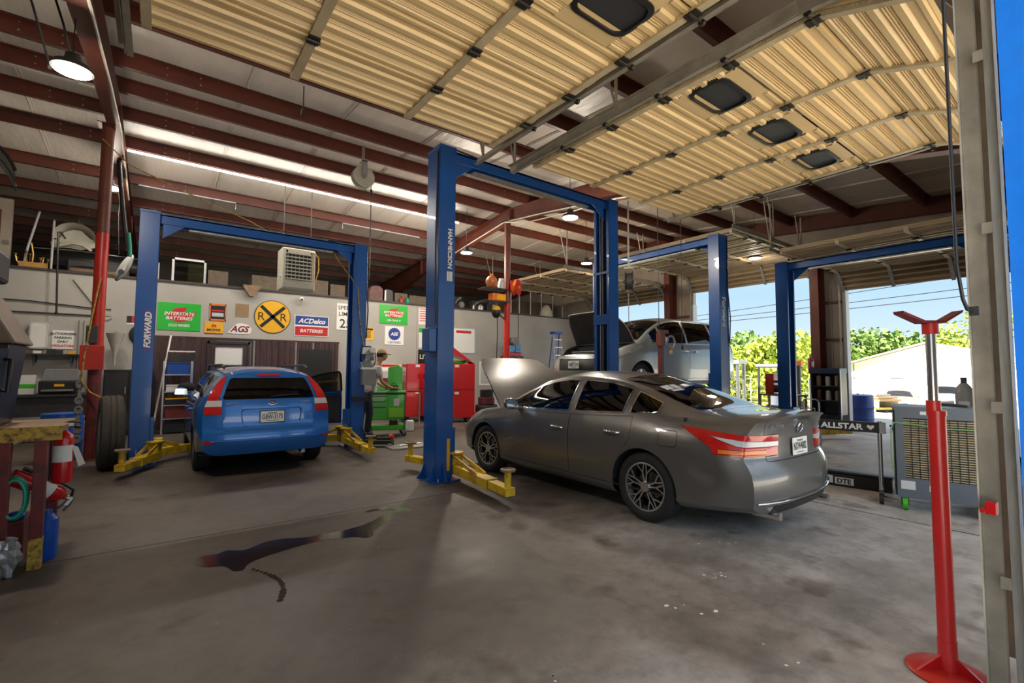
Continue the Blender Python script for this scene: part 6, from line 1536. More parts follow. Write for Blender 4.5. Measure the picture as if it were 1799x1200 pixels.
t = thing('jug', 'white plastic jug on the floor right of the green cart', 'jug', (4.85, 10.5, 0)); obj('body', MB().bb((-.08, -.07, 0), (.08, .07, .26)), 'white', t, bevel=.03); obj('cap', MB().cyl((0, 0, .26), (0, 0, .30), .03, n=12), 'signblue', t)
t = thing('white_cabinet', 'white cabinet behind the green cart against the back wall', 'cabinet', (5.6, 13.6, 0)); obj('body', MB().bb((-.5, -.3, 0), (.45, .3, 1.45)), 'white', t, bevel=.01); obj('door', MB().bb((-.45, -.315, .1), (.4, -.3, 1.4)), 'lgrey', t); obj('red_panel', MB().bb((-.35, -.325, .7), (-.1, -.315, 1.2)), 'oldred', t)
t = thing('caddy', 'red and white striped caddy on the white cabinet', 'box', (5.55, 13.5, 1.45)); obj('box', MB().bb((-.3, -.12, 0), (.3, .12, .16)), 'paper', t); obj('stripe', MB().bb((-.3, -.125, .08), (.25, -.12, .15)), 'redpaint', t)
t = thing('bench_vice', 'dark grey vice post right of the green cart', 'vice', (6.0, 11.9, 0)); obj('post', MB().cyl((0, 0, 0), (0, 0, 1.2), .05, n=12), 'dark', t); obj('jaw', MB().bb((-.1, -.06, 1.2), (.1, .06, 1.34)).bb((-.02, -.16, 1.25), (.03, .0, 1.32)), 'dark', t, bevel=.01)
# wall-hung things on the left lift's right post
t = thing('paper_bundle', 'clear bag of white papers tied to the left lift right post', 'bag', (3.20, 8.92, 1.55)); 
for k, (dx, dz, s, m) in enumerate([(0, .0, .12, 'paper'), (.05, .15, .10, 'lgrey'), (-.03, .26, .09, 'paper'), (.09, .28, .07, 'white')]): obj('sheet', MB().box((dx, -.02 * k, dz), (s * 1.6, .05, s * 1.5), Matrix.Rotation(.25 * (k - 1.5), 3, 'Y')), m, t, bevel=.01)
obj('film', MB().sphere((.03, 0, .13), .2, 14, 10, (.8, .45, 1.2)), glass('film', (.8, .8, .8), .8), t, smooth=60)
t = thing('steel_bin', 'grey steel box hung on the left lift right post below the papers', 'box', (3.22, 8.92, 1.16)); obj('box', MB().bb((-.13, -.1, 0), (.14, .1, .30)), 'grey', t, bevel=.01); obj('lid', MB().bb((-.14, -.11, .30), (.15, .11, .34)), 'white', t)
t = thing('carriage_stop', 'small black rest on the left lift right post', 'bracket', (3.08, 8.93, .86)); obj('plate', MB().bb((-.15, -.05, 0), (.15, .02, .09)), 'black', t); obj('lip', MB().bb((-.15, -.08, .0), (.15, -.05, .03)), 'black', t)
t = thing('trolley_jack', 'black trolley jack with a red handle grip beside the left lift right post', 'jack', (3.42, 8.75, 0), -.6); obj('frame', MB().bb((-.28, -.09, .05), (.26, .09, .13)).bb((-.05, -.05, .13), (.2, .05, .18)), 'black', t, bevel=.01)
for sx in (-.22, .22):
    for sy in (-.11, .11): obj('wheel', MB().cyl((sx, sy - .015, .04), (sx, sy + .015, .04), .04, n=14), 'steel', t)
obj('handle', MB().tube([(-.2, 0, .14), (-.42, 0, .5), (-.52, 0, .85)], .016, 8), 'black', t); obj('grip', MB().cyl((.20, 0, .18), (.26, 0, .2), .05, n=12), 'redpaint', t)
t = thing('alloy_plate', 'pale grey metal tray on the floor left of the tall blue post', 'tray', (3.85, 8.35, 0)); obj('tray', MB().bb((-.4, -.2, 0.0), (.4, .25, .03)), 'alu', t); obj('tool', MB().cyl((-.2, 0, .045), (.25, .05, .045), .015, n=8), 'steel', t)
# blue step ladder and hanging items by the back right corner
t = thing('step_ladder', 'silver step ladder with a blue top leaning by the back wall right of the column', 'ladder', (12.15, 13.25, 0))
for s in (-1, 1):
    obj('rail', MB().tube([(s * .30, -.22, 0), (s * .17, .12, 2.85)], .030, 6), 'alu', t); obj('rear_leg', MB().tube([(s * .28, .5, 0), (s * .16, .16, 2.8)], .022, 6), 'blueplastic', t)
for k in range(9):
    u = (k + .8) / 9.6; obj('step', MB().bb((-.30 + .13 * u, -.28 + .34 * u, 2.85 * u - .015), (.30 - .13 * u, -.17 + .34 * u, 2.85 * u + .015)), 'alu', t)
obj('top_cap', MB().bb((-.22, .02, 2.82), (.22, .26, 2.92)), 'blueplastic', t, bevel=.01)
t = thing('wall_cabinet', 'low grey workbench cabinet under the back wall right of the red column', 'cabinet', (10.4, 13.55, 0)); obj('body', MB().bb((-.8, -.3, 0), (.9, .35, 1.35)), 'lgrey', t, bevel=.01)
for k in range(4): dd = obj('door', MB().bb((-.78 + k * .42, -.315, .1), (-.39 + k * .42, -.3, 1.3)), 'lgrey', t); obj('handle', MB().bb((-.44 + k * .42, -.335, .9), (-.42 + k * .42, -.315, 1.05)), 'dark', dd)
t = thing('blue_crate', 'blue and red drinks crate on a shelf behind the raised bonnet', 'crate', (10.15, 13.55, 1.95)); obj('crate', MB().bb((-.26, -.2, .12), (.26, .2, .42)), mat('light_blue_print', (.10, .30, .55), .5, var=.5, scale=7), t); obj('base', MB().bb((-.26, -.2, 0), (.26, .2, .14)), 'redpaint', t); obj('mullion', MB().bb((-.01, -.21, .1), (.02, -.2, .42)), 'signblue', t)
t = thing('stand_table', 'grey steel stand holding the blue and red crate', 'stand', (10.15, 13.55, 1.36)); obj('top', MB().bb((-.36, -.22, .55), (.36, .22, .59)), 'dark', t)
for sx, sy in ((-.32, -.18), (.32, -.18), (-.32, .18), (.32, .18)): obj('leg', MB().bb((sx - .02, sy - .02, 0), (sx + .02, sy + .02, .55)), 'dark', t)
for k, (x, y, z, lab) in enumerate([(7.75, 11.6, .11, 'black tyre lying on the floor right of the big red chest'), (7.78, 11.62, .33, 'black tyre stacked on another right of the big red chest')]):
    t = thing('tyre', lab, 'tyre', (x, y, z)); obj('tread', MB().lathe([(.2, -.1), (.3, -.11), (.33, -.07), (.33, .07), (.3, .11), (.2, .1)], n=28, closed=True), 'rubber', t, smooth=40); obj('inner_rim', MB().lathe([(.2, -.05), (.06, -.03), (.06, .03), (.2, .05)], n=24, caps=False), 'steel', t)
t = thing('parts_case', 'maroon case on the stacked tyres beside the raised grey bonnet', 'case', (7.76, 11.6, .44)); obj('body', MB().bb((-.2, -.15, 0), (.2, .15, .22)), 'oldred', t, bevel=.02); obj('handle', MB().tube([(-.06, -.16, .12), (-.05, -.19, .15), (.05, -.19, .15), (.06, -.16, .12)], .008, 6), 'black', t)
t = thing('battery_case', 'black case on top of the maroon case beside the raised grey bonnet', 'case', (7.76, 11.6, .66)); obj('body', MB().bb((-.15, -.1, 0), (.18, .12, .22)), 'black', t, bevel=.02); obj('terminal', MB().cyl((-.08, 0, .22), (-.08, 0, .25), .015, n=8), 'steel', t)
# thin hanging cords
for k, (pts, m, lab, nm) in enumerate([([(-.86, 9.9, 5.15), (-.5, 9.7, 4.75), (.3, 9.5, 4.4), (1.2, 9.3, 4.05), (1.55, 9.22, 3.86)], 'rustyyellow', 'yellow cord running from the left rafter down to the left lift crossbar', 'cord'), ([(2.55, 9.2, 3.84), (2.65, 9.1, 3.55), (2.9, 9.0, 3.2), (3.0, 8.93, 3.0), (3.05, 8.92, 2.4), (3.12, 8.9, 1.9)], 'rustyyellow', 'yellow cord looping down the left lift right post', 'cord')]):
    t = thing(nm, lab, 'cord', pts[0]); p0 = Vector(pts[0]); obj('cord', MB().tube([Vector(p) - p0 for p in pts], .009, 6), m, t); obj('plug', MB().sphere(Vector(pts[-1]) - p0, .02, 8, 6), 'black', t)
for k, (x, y, z, l, lab) in enumerate([(-1.25, 5.9, 5.3, 2.4, 'left one of two dark cables hanging near the bright left lamp'), (-1.05, 6.1, 5.3, 2.2, 'right one of two dark cables hanging near the bright left lamp')]):
    t = thing('cable', lab, 'cable', (x, y, roofz(y) - .24)); obj('cable', MB().tube([(0, 0, 0), (.10, .6, -.3), (.16, 1.2, -.6)], .012, 6), 'black', t); obj('clip', MB().box((.16, 1.2, -.61), (.03, .03, .04)), 'steel', t)
# spilled fluid on the floor
t = thing('fluid_spill', 'dark brown fluid spill on the floor in front of the left lift', 'spill', (0, 0, 0))
sp = mat('brown_oil', (.020, .010, .004), .12, spec=.35)
out = [(.32, 4.50), (.26, 4.36), (.34, 4.22), (.46, 4.18), (.50, 4.02), (.56, 4.00), (.60, 4.12), (.74, 4.20), (.98, 4.27), (1.20, 4.30), (1.30, 4.25), (1.45, 4.22), (1.52, 4.12), (1.60, 4.16), (1.62, 4.26), (1.74, 4.36), (1.90, 4.50), (1.93, 4.60), (2.02, 4.66), (2.12, 4.62), (2.20, 4.66), (2.16, 4.80), (2.04, 4.90), (1.88, 4.92), (1.74, 4.86), (1.86, 4.85), (2.02, 4.80), (2.06, 4.73), (1.96, 4.70), (1.86, 4.66), (1.78, 4.58), (1.62, 4.48), (1.44, 4.44), (1.26, 4.44), (1.08, 4.45), (.92, 4.54), (.78, 4.54), (.62, 4.42), (.50, 4.52), (.44, 4.46)]
out = rounded(out, .06, 3); me = MB(); me.add([(a, b, .0022) for a, b in out], [tuple(range(len(out)))]); obj('puddle', me, sp, t)
for k in range(16):
    a = k / 15; x, y = .62 + .12 * math.sin(a * 2.6), 3.98 - .62 * a; s = .012 + .012 * rr_.random(); obj('drip', MB().cyl((x, y, .001), (x, y, .0022), s, n=10), sp, t)

# blue water bottles between the estate car and the lift post
for k, (x, y, z, lab) in enumerate([(2.72, 10.95, 0, 'left one of the blue water bottles beside the open blue door'), (2.98, 11.05, 0, 'right one of the blue water bottles beside the open blue door'), (2.84, 11.0, .42, 'blue water bottle lying across the two standing ones')]):
    t = thing('water_bottle', lab, 'bottle', (x, y, z), 0, 'blue water bottles')
    pr = [(.10, 0), (.13, .02), (.13, .10), (.122, .12), (.13, .14), (.13, .28), (.10, .34), (.035, .38), (.035, .42)]
    obj('bottle', MB().lathe(pr, n=22) if k < 2 else MB().lathe([(r, h - .2) for r, h in pr], o=(0, 0, .13), axis='X', n=22), mat('clear_blue_plastic', (.05, .16, .42), .12, coat=.5), t, smooth=40)
    obj('cap', MB().cyl((0, 0, .42), (0, 0, .45), .04, n=12) if k < 2 else MB().cyl((.22, 0, .13), (.25, 0, .13), .04, n=12), 'white', t)
# paint flecks on the concrete
mb = MB(); rq = random.Random(9)
for (x, y, n, s) in ((3.3, 1.95, 7, .10), (2.7, 1.75, 5, .12), (3.9, 2.2, 4, .15), (2.6, 1.2, 3, .1), (1.55, 1.75, 4, .05)):
    for k in range(n):
        a, b = x + s * (rq.random() - .5) * 2, y + s * (rq.random() - .5) * 2; r = .006 + .014 * rq.random(); pts = [(a + r * math.cos(q * 1.05) * (.6 + .6 * rq.random()), b + r * math.sin(q * 1.05) * (.5 + .5 * rq.random()), .0016) for q in range(6)]; mb.add(pts, [tuple(range(6))])
fl = obj('paint_flecks', mb, 'paper'); fl['kind'] = 'stuff'; fl['label'] = 'scattered white paint flecks on the concrete near the bay mouth'; fl['category'] = 'flecks'
# ceiling conduit and a pendant pull below door 1
t = thing('pull_pendant', 'small black pendant hanging from the inner edge of the left overhead door', 'pendant', (.93, 4.32, 3.70)); obj('cord', MB().tube([(0, 0, .26), (0, 0, .04)], .005, 6), 'black', t); obj('knob', MB().box((0, 0, .02), (.03, .02, .05)), 'black', t)
for k, (x0, x1, y, dz) in enumerate([(-.5, 1.35, 13.0, .0), (3.9, 6.2, 13.0, .0)]):
    z = roofz(y) - .25; struct('trim_%d' % (80 + k), MB().tube([(x0, y, z), (x1, y, z), (x1, y, z - .16)] if k == 0 else [(x1, y, z), (x0, y, z), (x0, y, z - .16)], .014, 6), 'lgrey')
# white cable along the second rafter
struct('trim_83', MB().tube([(7.29, 13.6, roofz(13.6) - .67), (7.29, 11.5, roofz(11.5) - .58), (7.29, 10.1, roofz(10.1) - .53), (7.29, 8.6, roofz(8.6) - .60), (7.29, 7.2, roofz(7.2) - .66), (7.29, 5.6, roofz(5.6) - .76)], .016, 6), 'cream')
struct('trim_84', MB().tube([(7.27, 10.1, roofz(10.1) - .54), (7.27, 9.0, roofz(9) - .74), (7.27, 7.6, roofz(7.6) - .76), (7.27, 6.2, roofz(6.2) - .72)], .014, 6), 'cream')
struct('trim_85', MB().tube([(-.65, 13.0, roofz(13) - .62), (-.65, 10.1, roofz(10.1) - .53), (-.65, 8.0, roofz(8) - .60), (-.65, 4.6, roofz(4.6) - .83)], .016, 6), 'cream')
# ------------------------------------------------------------------ the person leaning over the green cart
def skin_body(name, pts, edges, rad, m, parent, root=0, sub=2):
    me = bpy.data.meshes.new(name); me.from_pydata([Vector(p) for p in pts], edges, []); o = bpy.data.objects.new(name, me); COL.objects.link(o)
    o.modifiers.new('skin', 'SKIN'); s = o.modifiers.new('sub', 'SUBSURF'); s.levels = sub; s.render_levels = sub
    for i, r in enumerate(rad):
        d = me.skin_vertices[0].data[i]; d.radius = (r, r) if not isinstance(r, tuple) else r; d.use_root = (i == root)
    dg = bpy.context.evaluated_depsgraph_get(); dg.update(); nm = bpy.data.meshes.new_from_object(o.evaluated_get(dg)); nm.name = name
    o.modifiers.clear(); o.data = nm; nm.materials.clear(); nm.materials.append(M[m]); nm.polygons.foreach_set('use_smooth', [True] * len(nm.polygons)); o.parent = parent
    return o
per = thing('person', 'person in a tan cap and pale shirt leaning over the green tool cart', 'person', (3.58, 9.95, 0), .05)
# local frame: +x faces the cart
P = [(0, 0, .98), (.04, 0, 1.15), (.12, 0, 1.34), (.20, 0, 1.50), (.26, 0, 1.60), (.30, 0, 1.70), (.33, 0, 1.80),
     (.18, -.19, 1.48), (.22, -.26, 1.20), (.44, -.20, 1.07), (.54, -.17, 1.06), (.18, .19, 1.48), (.24, .24, 1.22), (.46, .16, 1.08), (.56, .12, 1.07),
     (-.01, -.10, .92), (.03, -.12, .50), (-.03, -.12, .10), (.12, -.13, .045), (-.01, .10, .92), (-.05, .12, .50), (-.12, .12, .10), (.03, .13, .045)]
E_ = [(0, 1), (1, 2), (2, 3), (3, 4), (4, 5), (5, 6), (3, 7), (7, 8), (8, 9), (9, 10), (3, 11), (11, 12), (12, 13), (13, 14), (0, 15), (15, 16), (16, 17), (17, 18), (0, 19), (19, 20), (20, 21), (21, 22)]
Rr = [(.085, .105), (.10, .12), (.115, .15), (.10, .15), .055, .085, .085, .055, .042, .036, .028, .055, .042, .036, .028, .065, .05, .04, .038, .065, .05, .04, .038]
body = skin_body('body', P, E_, Rr, 'skin', per)
def hand(side, base, nm):
    b = Vector(base)
    pts = [b, b + Vector((.05, 0, -.005))]; ed = [(0, 1)]; rd = [.024, .026]
    for k in range(4):
        o = (k - 1.5) * .021; L = [.06, .072, .066, .05][k]; i = len(pts)
        pts += [b + Vector((.085, o, -.008)), b + Vector((.085 + L * .55, o * 1.15, -.018)), b + Vector((.085 + L, o * 1.2, -.04))]; ed += [(1, i), (i, i + 1), (i + 1, i + 2)]; rd += [.010, .0088, .0075]
    i = len(pts); pts += [b + Vector((.04, side * .04, -.01)), b + Vector((.075, side * .06, -.02)), b + Vector((.10, side * .062, -.034))]; ed += [(0, i), (i, i + 1), (i + 1, i + 2)]; rd += [.013, .0105, .009]
    return skin_body(nm, pts, ed, rd, 'skin', per, 0, 1)
hand(1, (.53, -.17, 1.062), 'hand'); hand(-1, (.55, .12, 1.072), 'hand')
shirt = skin_body('shirt', [(-.01, 0, .90), P[1], P[2], P[3], (.235, 0, 1.565), P[7], (.205, -.235, 1.30), P[11], (.215, .225, 1.32)], [(0, 1), (1, 2), (2, 3), (3, 4), (3, 5), (5, 6), (3, 7), (7, 8)], [(.150, .180), (.145, .175), (.148, .187), (.12, .17), .065, .075, .065, .075, .065], 'shirt', per)
tro = skin_body('trousers', [(0.01, 0, 1.04), (0, 0, .95), P[15], P[16], (-.028, -.12, .11), P[19], P[20], (-.115, .12, .11)], [(0, 1), (1, 2), (2, 3), (3, 4), (1, 5), (5, 6), (6, 7)], [(.13, .16), (.135, .165), .10, .078, .062, .10, .078, .062], 'navy', per, 1)
for s, x in ((-1, 0), (1, -.09)):
    b = MB(); b.T = Matrix.Translation((x, s * .125, 0)); b.prism(rounded([(-.10, 0), (.20, 0), (.20, .06), (.08, .10), (.03, .14), (-.10, .14)], .03, 3), -.048, .048, 'XZ'); obj('boot', b, 'black', per, smooth=40, bevel=.015)
hd = Vector((.335, 0, 1.78))
obj('hair', MB().sphere(hd + Vector((-.02, 0, .0)), .102, 18, 12, (1.0, .88, 1.05)), 'hair', per, smooth=60)
fc = MB(); fc.sphere(hd + Vector((.03, 0, -.03)), .088, 18, 12, (.95, .82, 1.15)); fc.sphere(hd + Vector((.115, 0, -.04)), .018, 8, 6, (1, .8, 1.2)); face_o = obj('face', fc, 'skin', per, smooth=60)
for s in (-1, 1): obj('eye', MB().sphere(hd + Vector((.106, s * .03, -.015)), .011, 8, 6), 'black', face_o); obj('ear', MB().sphere(hd + Vector((.0, s * .088, -.03)), .026, 10, 8, (.7, .4, 1.1)), 'skin', face_o, smooth=60)
obj('mouth', MB().box(hd + Vector((.108, 0, -.085)), (.01, .045, .008)), 'oldred', face_o)
cp = MB(); cp.lathe([(0, .10), (.05, .095), (.09, .06), (.108, .005), (.104, .0)], o=hd + Vector((-.005, 0, .03)), n=22); cap = obj('cap', cp, 'tan', per, smooth=50)
br = MB(); br.prism(rounded([(.07, -.085), (.21, -.06), (.21, .06), (.07, .085)], .04, 4), hd.z + .028, hd.z + .036, 'XY'); br.v = [(x + hd.x - .005, y, z - (x) * .12) for x, y, z in br.v]; obj('cap_brim', br, 'tan', cap)
# ------------------------------------------------------------------ right side of the shop
# evaporative cooler: its slatted front faces the bay mouth
M['coolgrey'] = mat('blue_grey_enamel_sheet', (.13, .15, .18), .4, var=.12, scale=2)
M['slat'] = mat('straw_slats', (.42, .34, .20), .7, var=.3, scale=10)
t = thing('evaporative_cooler', 'grey evaporative cooler with two slatted panels and green wheels', 'cooler', (6.58, 1.30, 0), .27)
# local frame: front faces -x, width along y
obj('cabinet', MB().bb((.0, -.39, .13), (.55, .36, 1.10)), 'coolgrey', t, bevel=.012)
obj('front_frame', MB().bb((-.02, -.39, .13), (.0, .36, .34)).bb((-.02, -.39, .98), (.0, .36, 1.10)).bb((-.02, -.39, .34), (.0, -.27, .98)).bb((-.02, .29, .34), (.0, .36, .98)).bb((-.02, -.02, .34), (.0, .04, .98)), 'coolgrey', t)
for y0, y1 in ((-.27, -.02), (.04, .29)):
    gp = obj('grille', MB().bb((-.006, y0, .34), (-.001, y1, .98)), 'black', t)
    n = 26
    for k in range(n): obj('slat', MB().box((-.010, (y0 + y1) / 2, .352 + k * .0242), (.012, y1 - y0, .011), Matrix.Rotation(.5, 3, 'Y')), 'slat', gp)
    for q in (1, 2, 3): obj('wire', MB().bb((-.019, y0 + (y1 - y0) * q / 4 - .003, .34), (-.014, y0 + (y1 - y0) * q / 4 + .003, .98)), 'black', gp)
obj('side_panel', MB().bb((.02, .36, .14), (.52, .372, 1.06)), 'black', t)
obj('rating_label', MB().bb((-.024, .21, .22), (-.02, .33, .31)), 'paper', t); obj('warning_label', MB().bb((-.024, -.02, .22), (-.02, .10, .28)), 'paper', t); obj('warning_band', MB().bb((-.025, -.02, .28), (-.02, .10, .31)), 'orangep', t); obj('top_label', MB().bb((-.024, .05, 1.02), (-.02, .15, 1.055)), 'paper', t); obj('side_label', MB().bb((-.024, -.38, .30), (-.02, -.31, .38)), 'paper', t)
obj('drain_valve', MB().cyl((-.06, -.36, .25), (-.02, -.36, .25), .016, n=10), 'steel', t)
for x in (.0, .48):
    for y in (-.33, .30):
        w_ = obj('wheel', MB().cyl((x, y - .022, .062), (x, y + .022, .062), .062, n=20), 'lime', t, smooth=30); obj('hub', MB().cyl((x, y - .026, .062), (x, y + .026, .062), .022, n=12), 'dark', w_); obj('fork', MB().bb((x - .02, y - .03, .05), (x + .02, y - .024, .14)).bb((x - .02, y + .024, .05), (x + .02, y + .03, .14)), 'dark', w_)
t = thing('air_line', 'thin pale green line stretched across the grey cooler front', 'hose', (6.58, 1.30, 0), .27)
obj('line', MB().tube([(-.03, .39, .40), (-.035, .40, .60), (-.03, .395, .86), (-.03, .37, .925), (-.03, .20, .915), (-.03, -.05, .885), (-.03, -.26, .89), (-.03, -.36, .86)], .007, 6), mat('pale_green_hose', (.22, .48, .16), .5), t, smooth=60); obj('hook', MB().cyl((-.03, -.38, .84), (-.03, -.36, .88), .012, n=8), 'black', t)
t = thing('gas_cylinder', 'grey rounded gas bottle standing behind the grey cooler', 'gas bottle', (8.0, 1.33, 0)); obj('bottle', MB().lathe([(.075, 0), (.085, .02), (.085, 1.20), (.07, 1.29), (.035, 1.34)], n=24), 'grey', t, smooth=40); obj('valve', MB().cyl((0, 0, 1.34), (0, 0, 1.41), .03, n=14), 'dark', t); obj('label', MB().grid(lambda u, v: (.087 * math.cos(math.radians(150 + 70 * u)), .087 * math.sin(math.radians(150 + 70 * u)), .9 + .22 * v), 8, 1), 'lgrey', t)
# tall red underhoist stand
t = thing('underhoist_stand', 'tall red support stand with a forked top near the right door track', 'support stand', (3.15, .63, 0))
obj('base', MB().lathe([(0, .0), (.16, .0), (.165, .012), (.15, .022), (.06, .03), (0, .03)], n=32), 'redpaint', t, smooth=30)
for a in (20, 140, 260): obj('rib', MB(Matrix.Rotation(math.radians(a), 4, 'Z')).prism([(.03, .02), (.15, .02), (.03, .10)], -.006, .006, 'XZ'), 'red', t)
M['standred'] = mat('stand_red_enamel', (.62, .022, .022), .32, coat=.3, var=.08, scale=3)
obj('outer_tube', MB().cyl((0, 0, .02), (0, 0, 1.28), .036, n=28), 'standred', t, smooth=40); obj('foot_sleeve', MB().cyl((0, 0, .02), (0, 0, .17), .0385, n=28), 'standred', t, smooth=40); obj('collar', MB().cyl((0, 0, 1.26), (0, 0, 1.285), .040, n=28).cyl((-.008, .008, 1.285), (-.008, .008, 1.335), .030, n=24), 'standred', t, smooth=40)
obj('lever', MB().tube([(0, 0, 1.315), (.06, -.04, 1.312), (.13, -.09, 1.305)], .008, 8), 'black', t)
obj('rod', MB().cyl((-.008, .008, 1.30), (-.008, .008, 1.70), .021, n=20), 'chrome', t, smooth=40); obj('screw', MB().cyl((.03, .0, 1.68), (.055, -.012, 1.68), .006, n=8), 'black', t)
obj('saddle_hub', MB().cyl((-.008, .008, 1.67), (-.008, .008, 1.725), .033, n=20), 'standred', t, smooth=40)
sd_ = MB(); rdir = Matrix.Rotation(math.radians(-37), 4, 'Z'); sd_.T = Matrix.Translation((-.008, .008, 1.725)) @ rdir
sd_.prism([(-.155, .048), (-.05, .0), (.05, .0), (.14, .055), (.145, .067), (.05, .014), (-.05, .014), (-.16, .062)], -.032, .032, 'XZ'); obj('saddle', sd_, mat('dark_red_saddle', (.22, .03, .04), .45), t)
# galvanised jamb angle with brackets beside the door-1 track
mb = MB(); mb.bb((2.955, .328, 0), (2.961, .372, 3.6)); mb.bb((2.915, .328, 0), (2.961, .334, 3.6)); struct('trim_70', mb, 'galv')
for k, z in enumerate((.55, 1.3, 2.1, 2.9)): struct('trim_%d' % (71 + k), MB().bb((2.945, .37, z), (2.951, .405, z + .05)), 'track')
t = thing('photo_eye', 'small red sensor box on the right door track near the floor', 'sensor', (2.94, .42, .86)); obj('box', MB().bb((-.02, -.02, 0), (.02, .018, .055)), 'red', t, bevel=.004); obj('arm', MB().bb((-.05, .018, .01), (.02, .03, .025)), 'red', t)
t = thing('pull_rope', 'black rope hanging beside the right door track', 'rope', (2.80, .47, 0)); obj('rope', MB().tube([(0, 0, 3.7), (.0, .0, 3.0), (.005, 0, 2.2), (.005, .0, 1.95), (.02, -.012, 1.80), (.05, -.02, 1.755), (.085, -.03, 1.75)], .007, 8), 'black', t, smooth=60); obj('cleat', MB().bb((.08, -.05, 1.73), (.10, -.02, 1.77)), 'dark', t)
# wheeled bar stand
t = thing('wheeled_stand', 'black lettered bar on a chrome wheeled post beside the grey cooler', 'stand', (6.74, 1.86, 0), math.radians(104.5))
# local x runs along the bar away from the post
obj('bar', MB().bb((-.02, -.025, .765), (.98, .025, .885)), 'signblack', t, bevel=.004)
# letters face the camera side (local +y)
mb = MB(); put_text(mb, 'ALLSTAR', ((.36, .028, .825), (-1, 0, 0), (0, 0, 1)), width=.42, height=.07, bold=.03); obj('lettering', mb, 'purewhite', t)
obj('emblem', MB().prism(rounded([(.64, .805), (.80, .805), (.78, .835), (.74, .852), (.67, .845)], .01, 3), .025, .028, 'XZ').prism(rounded([(.595, .815), (.62, .815), (.62, .835), (.595, .835)], .008, 3), .025, .028, 'XZ'), 'purewhite', t); obj('heart', MB().prism([(.08, .795), (.115, .83), (.11, .85), (.095, .852), (.08, .84), (.065, .852), (.05, .85), (.045, .83)], .025, .028, 'XZ'), 'purewhite', t)
obj('end_clamp', MB().bb((-.06, -.035, .76), (-.0, .035, .89)), 'steel', t)
for x in (0.0, .96):
    obj('post', MB().cyl((x, 0, .10), (x, 0, .90), .022, n=14), 'alu', t, smooth=40); ft = obj('foot', MB().bb((x - .02, -.22, .085), (x + .02, .22, .115)), 'black', t)
    for s in (-1, 1): obj('caster', MB().cyl((x - .02, s * .20, .06), (x + .02, s * .20, .06), .06, n=18), 'black', t, smooth=30)
t = thing('floor_beam', 'low black beam with two white labels on the floor beside the saloon tail', 'beam', (7.16, 2.28, 0), math.radians(100))
obj('beam', MB().bb((-.40, -.05, .0), (.45, .05, .15)), 'black', t, bevel=.006); obj('top_rail', MB().bb((-.40, -.10, .16), (.45, .02, .185)), 'dark', t); obj('deck', MB().bb((-.40, -.3, .13), (.45, -.06, .155)), 'grey', t)
rg = obj('label', MB().bb((.20, .05, .035), (.36, .054, .13)), 'purewhite', t); obj('label', MB().bb((-.02, .05, .03), (.18, .054, .115)), 'purewhite', t); obj('ring', MB().torus((.28, .055, .083), .032, .007, 'Y', 24, 6), 'signblue', rg)
mb = MB(); put_text(mb, 'DTE', ((.08, .056, .072), (-1, 0, 0), (0, 0, 1)), width=.15, bold=.03); obj('lettering', mb, 'signblack', t)
# display cabinet against the wall pier
t = thing('display_cabinet', 'dark open-fronted cabinet standing against the pier between the side doors', 'cabinet', (13.25, 4.66, 0), PI / 2)
# local: x along wall (+Y), front faces +y local = -X world
obj('back', MB().bb((-.30, -.25, .25), (.30, -.22, 1.5)), 'machine', t); 
for s in (-1, 1): obj('side', MB().bb((s * .30 - .02, -.25, .2), (s * .30 + .02, .2, 1.52)), 'machine', t)
obj('header', MB().bb((-.33, -.25, 1.42), (.33, .22, 1.55)), mat('dark_blue_header', (.02, .03, .07), .3), t, bevel=.01); obj('base', MB().bb((-.33, -.25, .0), (.33, .22, .42)), 'navy', t)
for z in (.75, 1.1): obj('shelf', MB().bb((-.28, -.22, z), (.28, .16, z + .02)), 'dark', t)
obj('edge_strip', MB().bb((-.345, .2, .0), (-.325, .225, 1.5)), 'alu', t)
rr_ = random.Random(5)
for k in range(6):
    x = -.2 + .2 * (k % 3); z = .77 if k < 3 else 1.12; h = .16 + .08 * rr_.random(); b = thing('oil_can', ['left can on the lower shelf of the dark cabinet', 'middle can on the lower shelf of the dark cabinet', 'right can on the lower shelf of the dark cabinet', 'left can on the upper shelf of the dark cabinet', 'middle can on the upper shelf of the dark cabinet', 'right can on the upper shelf of the dark cabinet'][k], 'can', (13.25, 4.66 + x, z), 0, 'cans in the dark cabinet'); obj('can', MB().cyl((0, 0, 0), (0, 0, h), .055, n=14), ['card', 'cream', 'oldred', 'tan', 'cream', 'card'][k], b, smooth=40); obj('lid', MB().cyl((0, 0, h), (0, 0, h + .015), .045, n=14), 'steel', b)
extinguisher('red fire extinguisher on the wall pier above the dark cabinet', (13.15, 4.99, 1.42), None, False)
t = thing('hand_truck', 'chrome hand truck in front of the dark cabinet', 'hand truck', (12.7, 4.85, 0), PI / 2 + .2); obj('frame', MB().tube([(-.17, 0, .12), (-.17, 0, .72), (-.12, 0, .80), (.12, 0, .80), (.17, 0, .72), (.17, 0, .12)], .018, 8).tube([(0, 0, .15), (0, 0, 1.30)], .016, 8), 'chrome', t, smooth=50); obj('toe_plate', MB().bb((-.2, .0, .02), (.2, .22, .03)), 'steel', t)
for s in (-1, 1): obj('wheel', MB().cyl((s * .2 - .03, -.05, .12), (s * .2 + .03, -.05, .12), .12, n=18), 'rubber', t, smooth=30)
t = thing('toolbox_trolley', 'small pale green trolley behind the saloon tail', 'trolley', (9.6, 3.75, 0)); obj('box', MB().bb((-.15, -.2, .12), (.15, .2, .55)), mat('pale_teal', (.25, .36, .34), .5), t, bevel=.02); obj('handle', MB().tube([(0, -.15, .55), (0, -.15, .8), (0, .15, .8), (0, .15, .55)], .012, 6), 'steel', t)
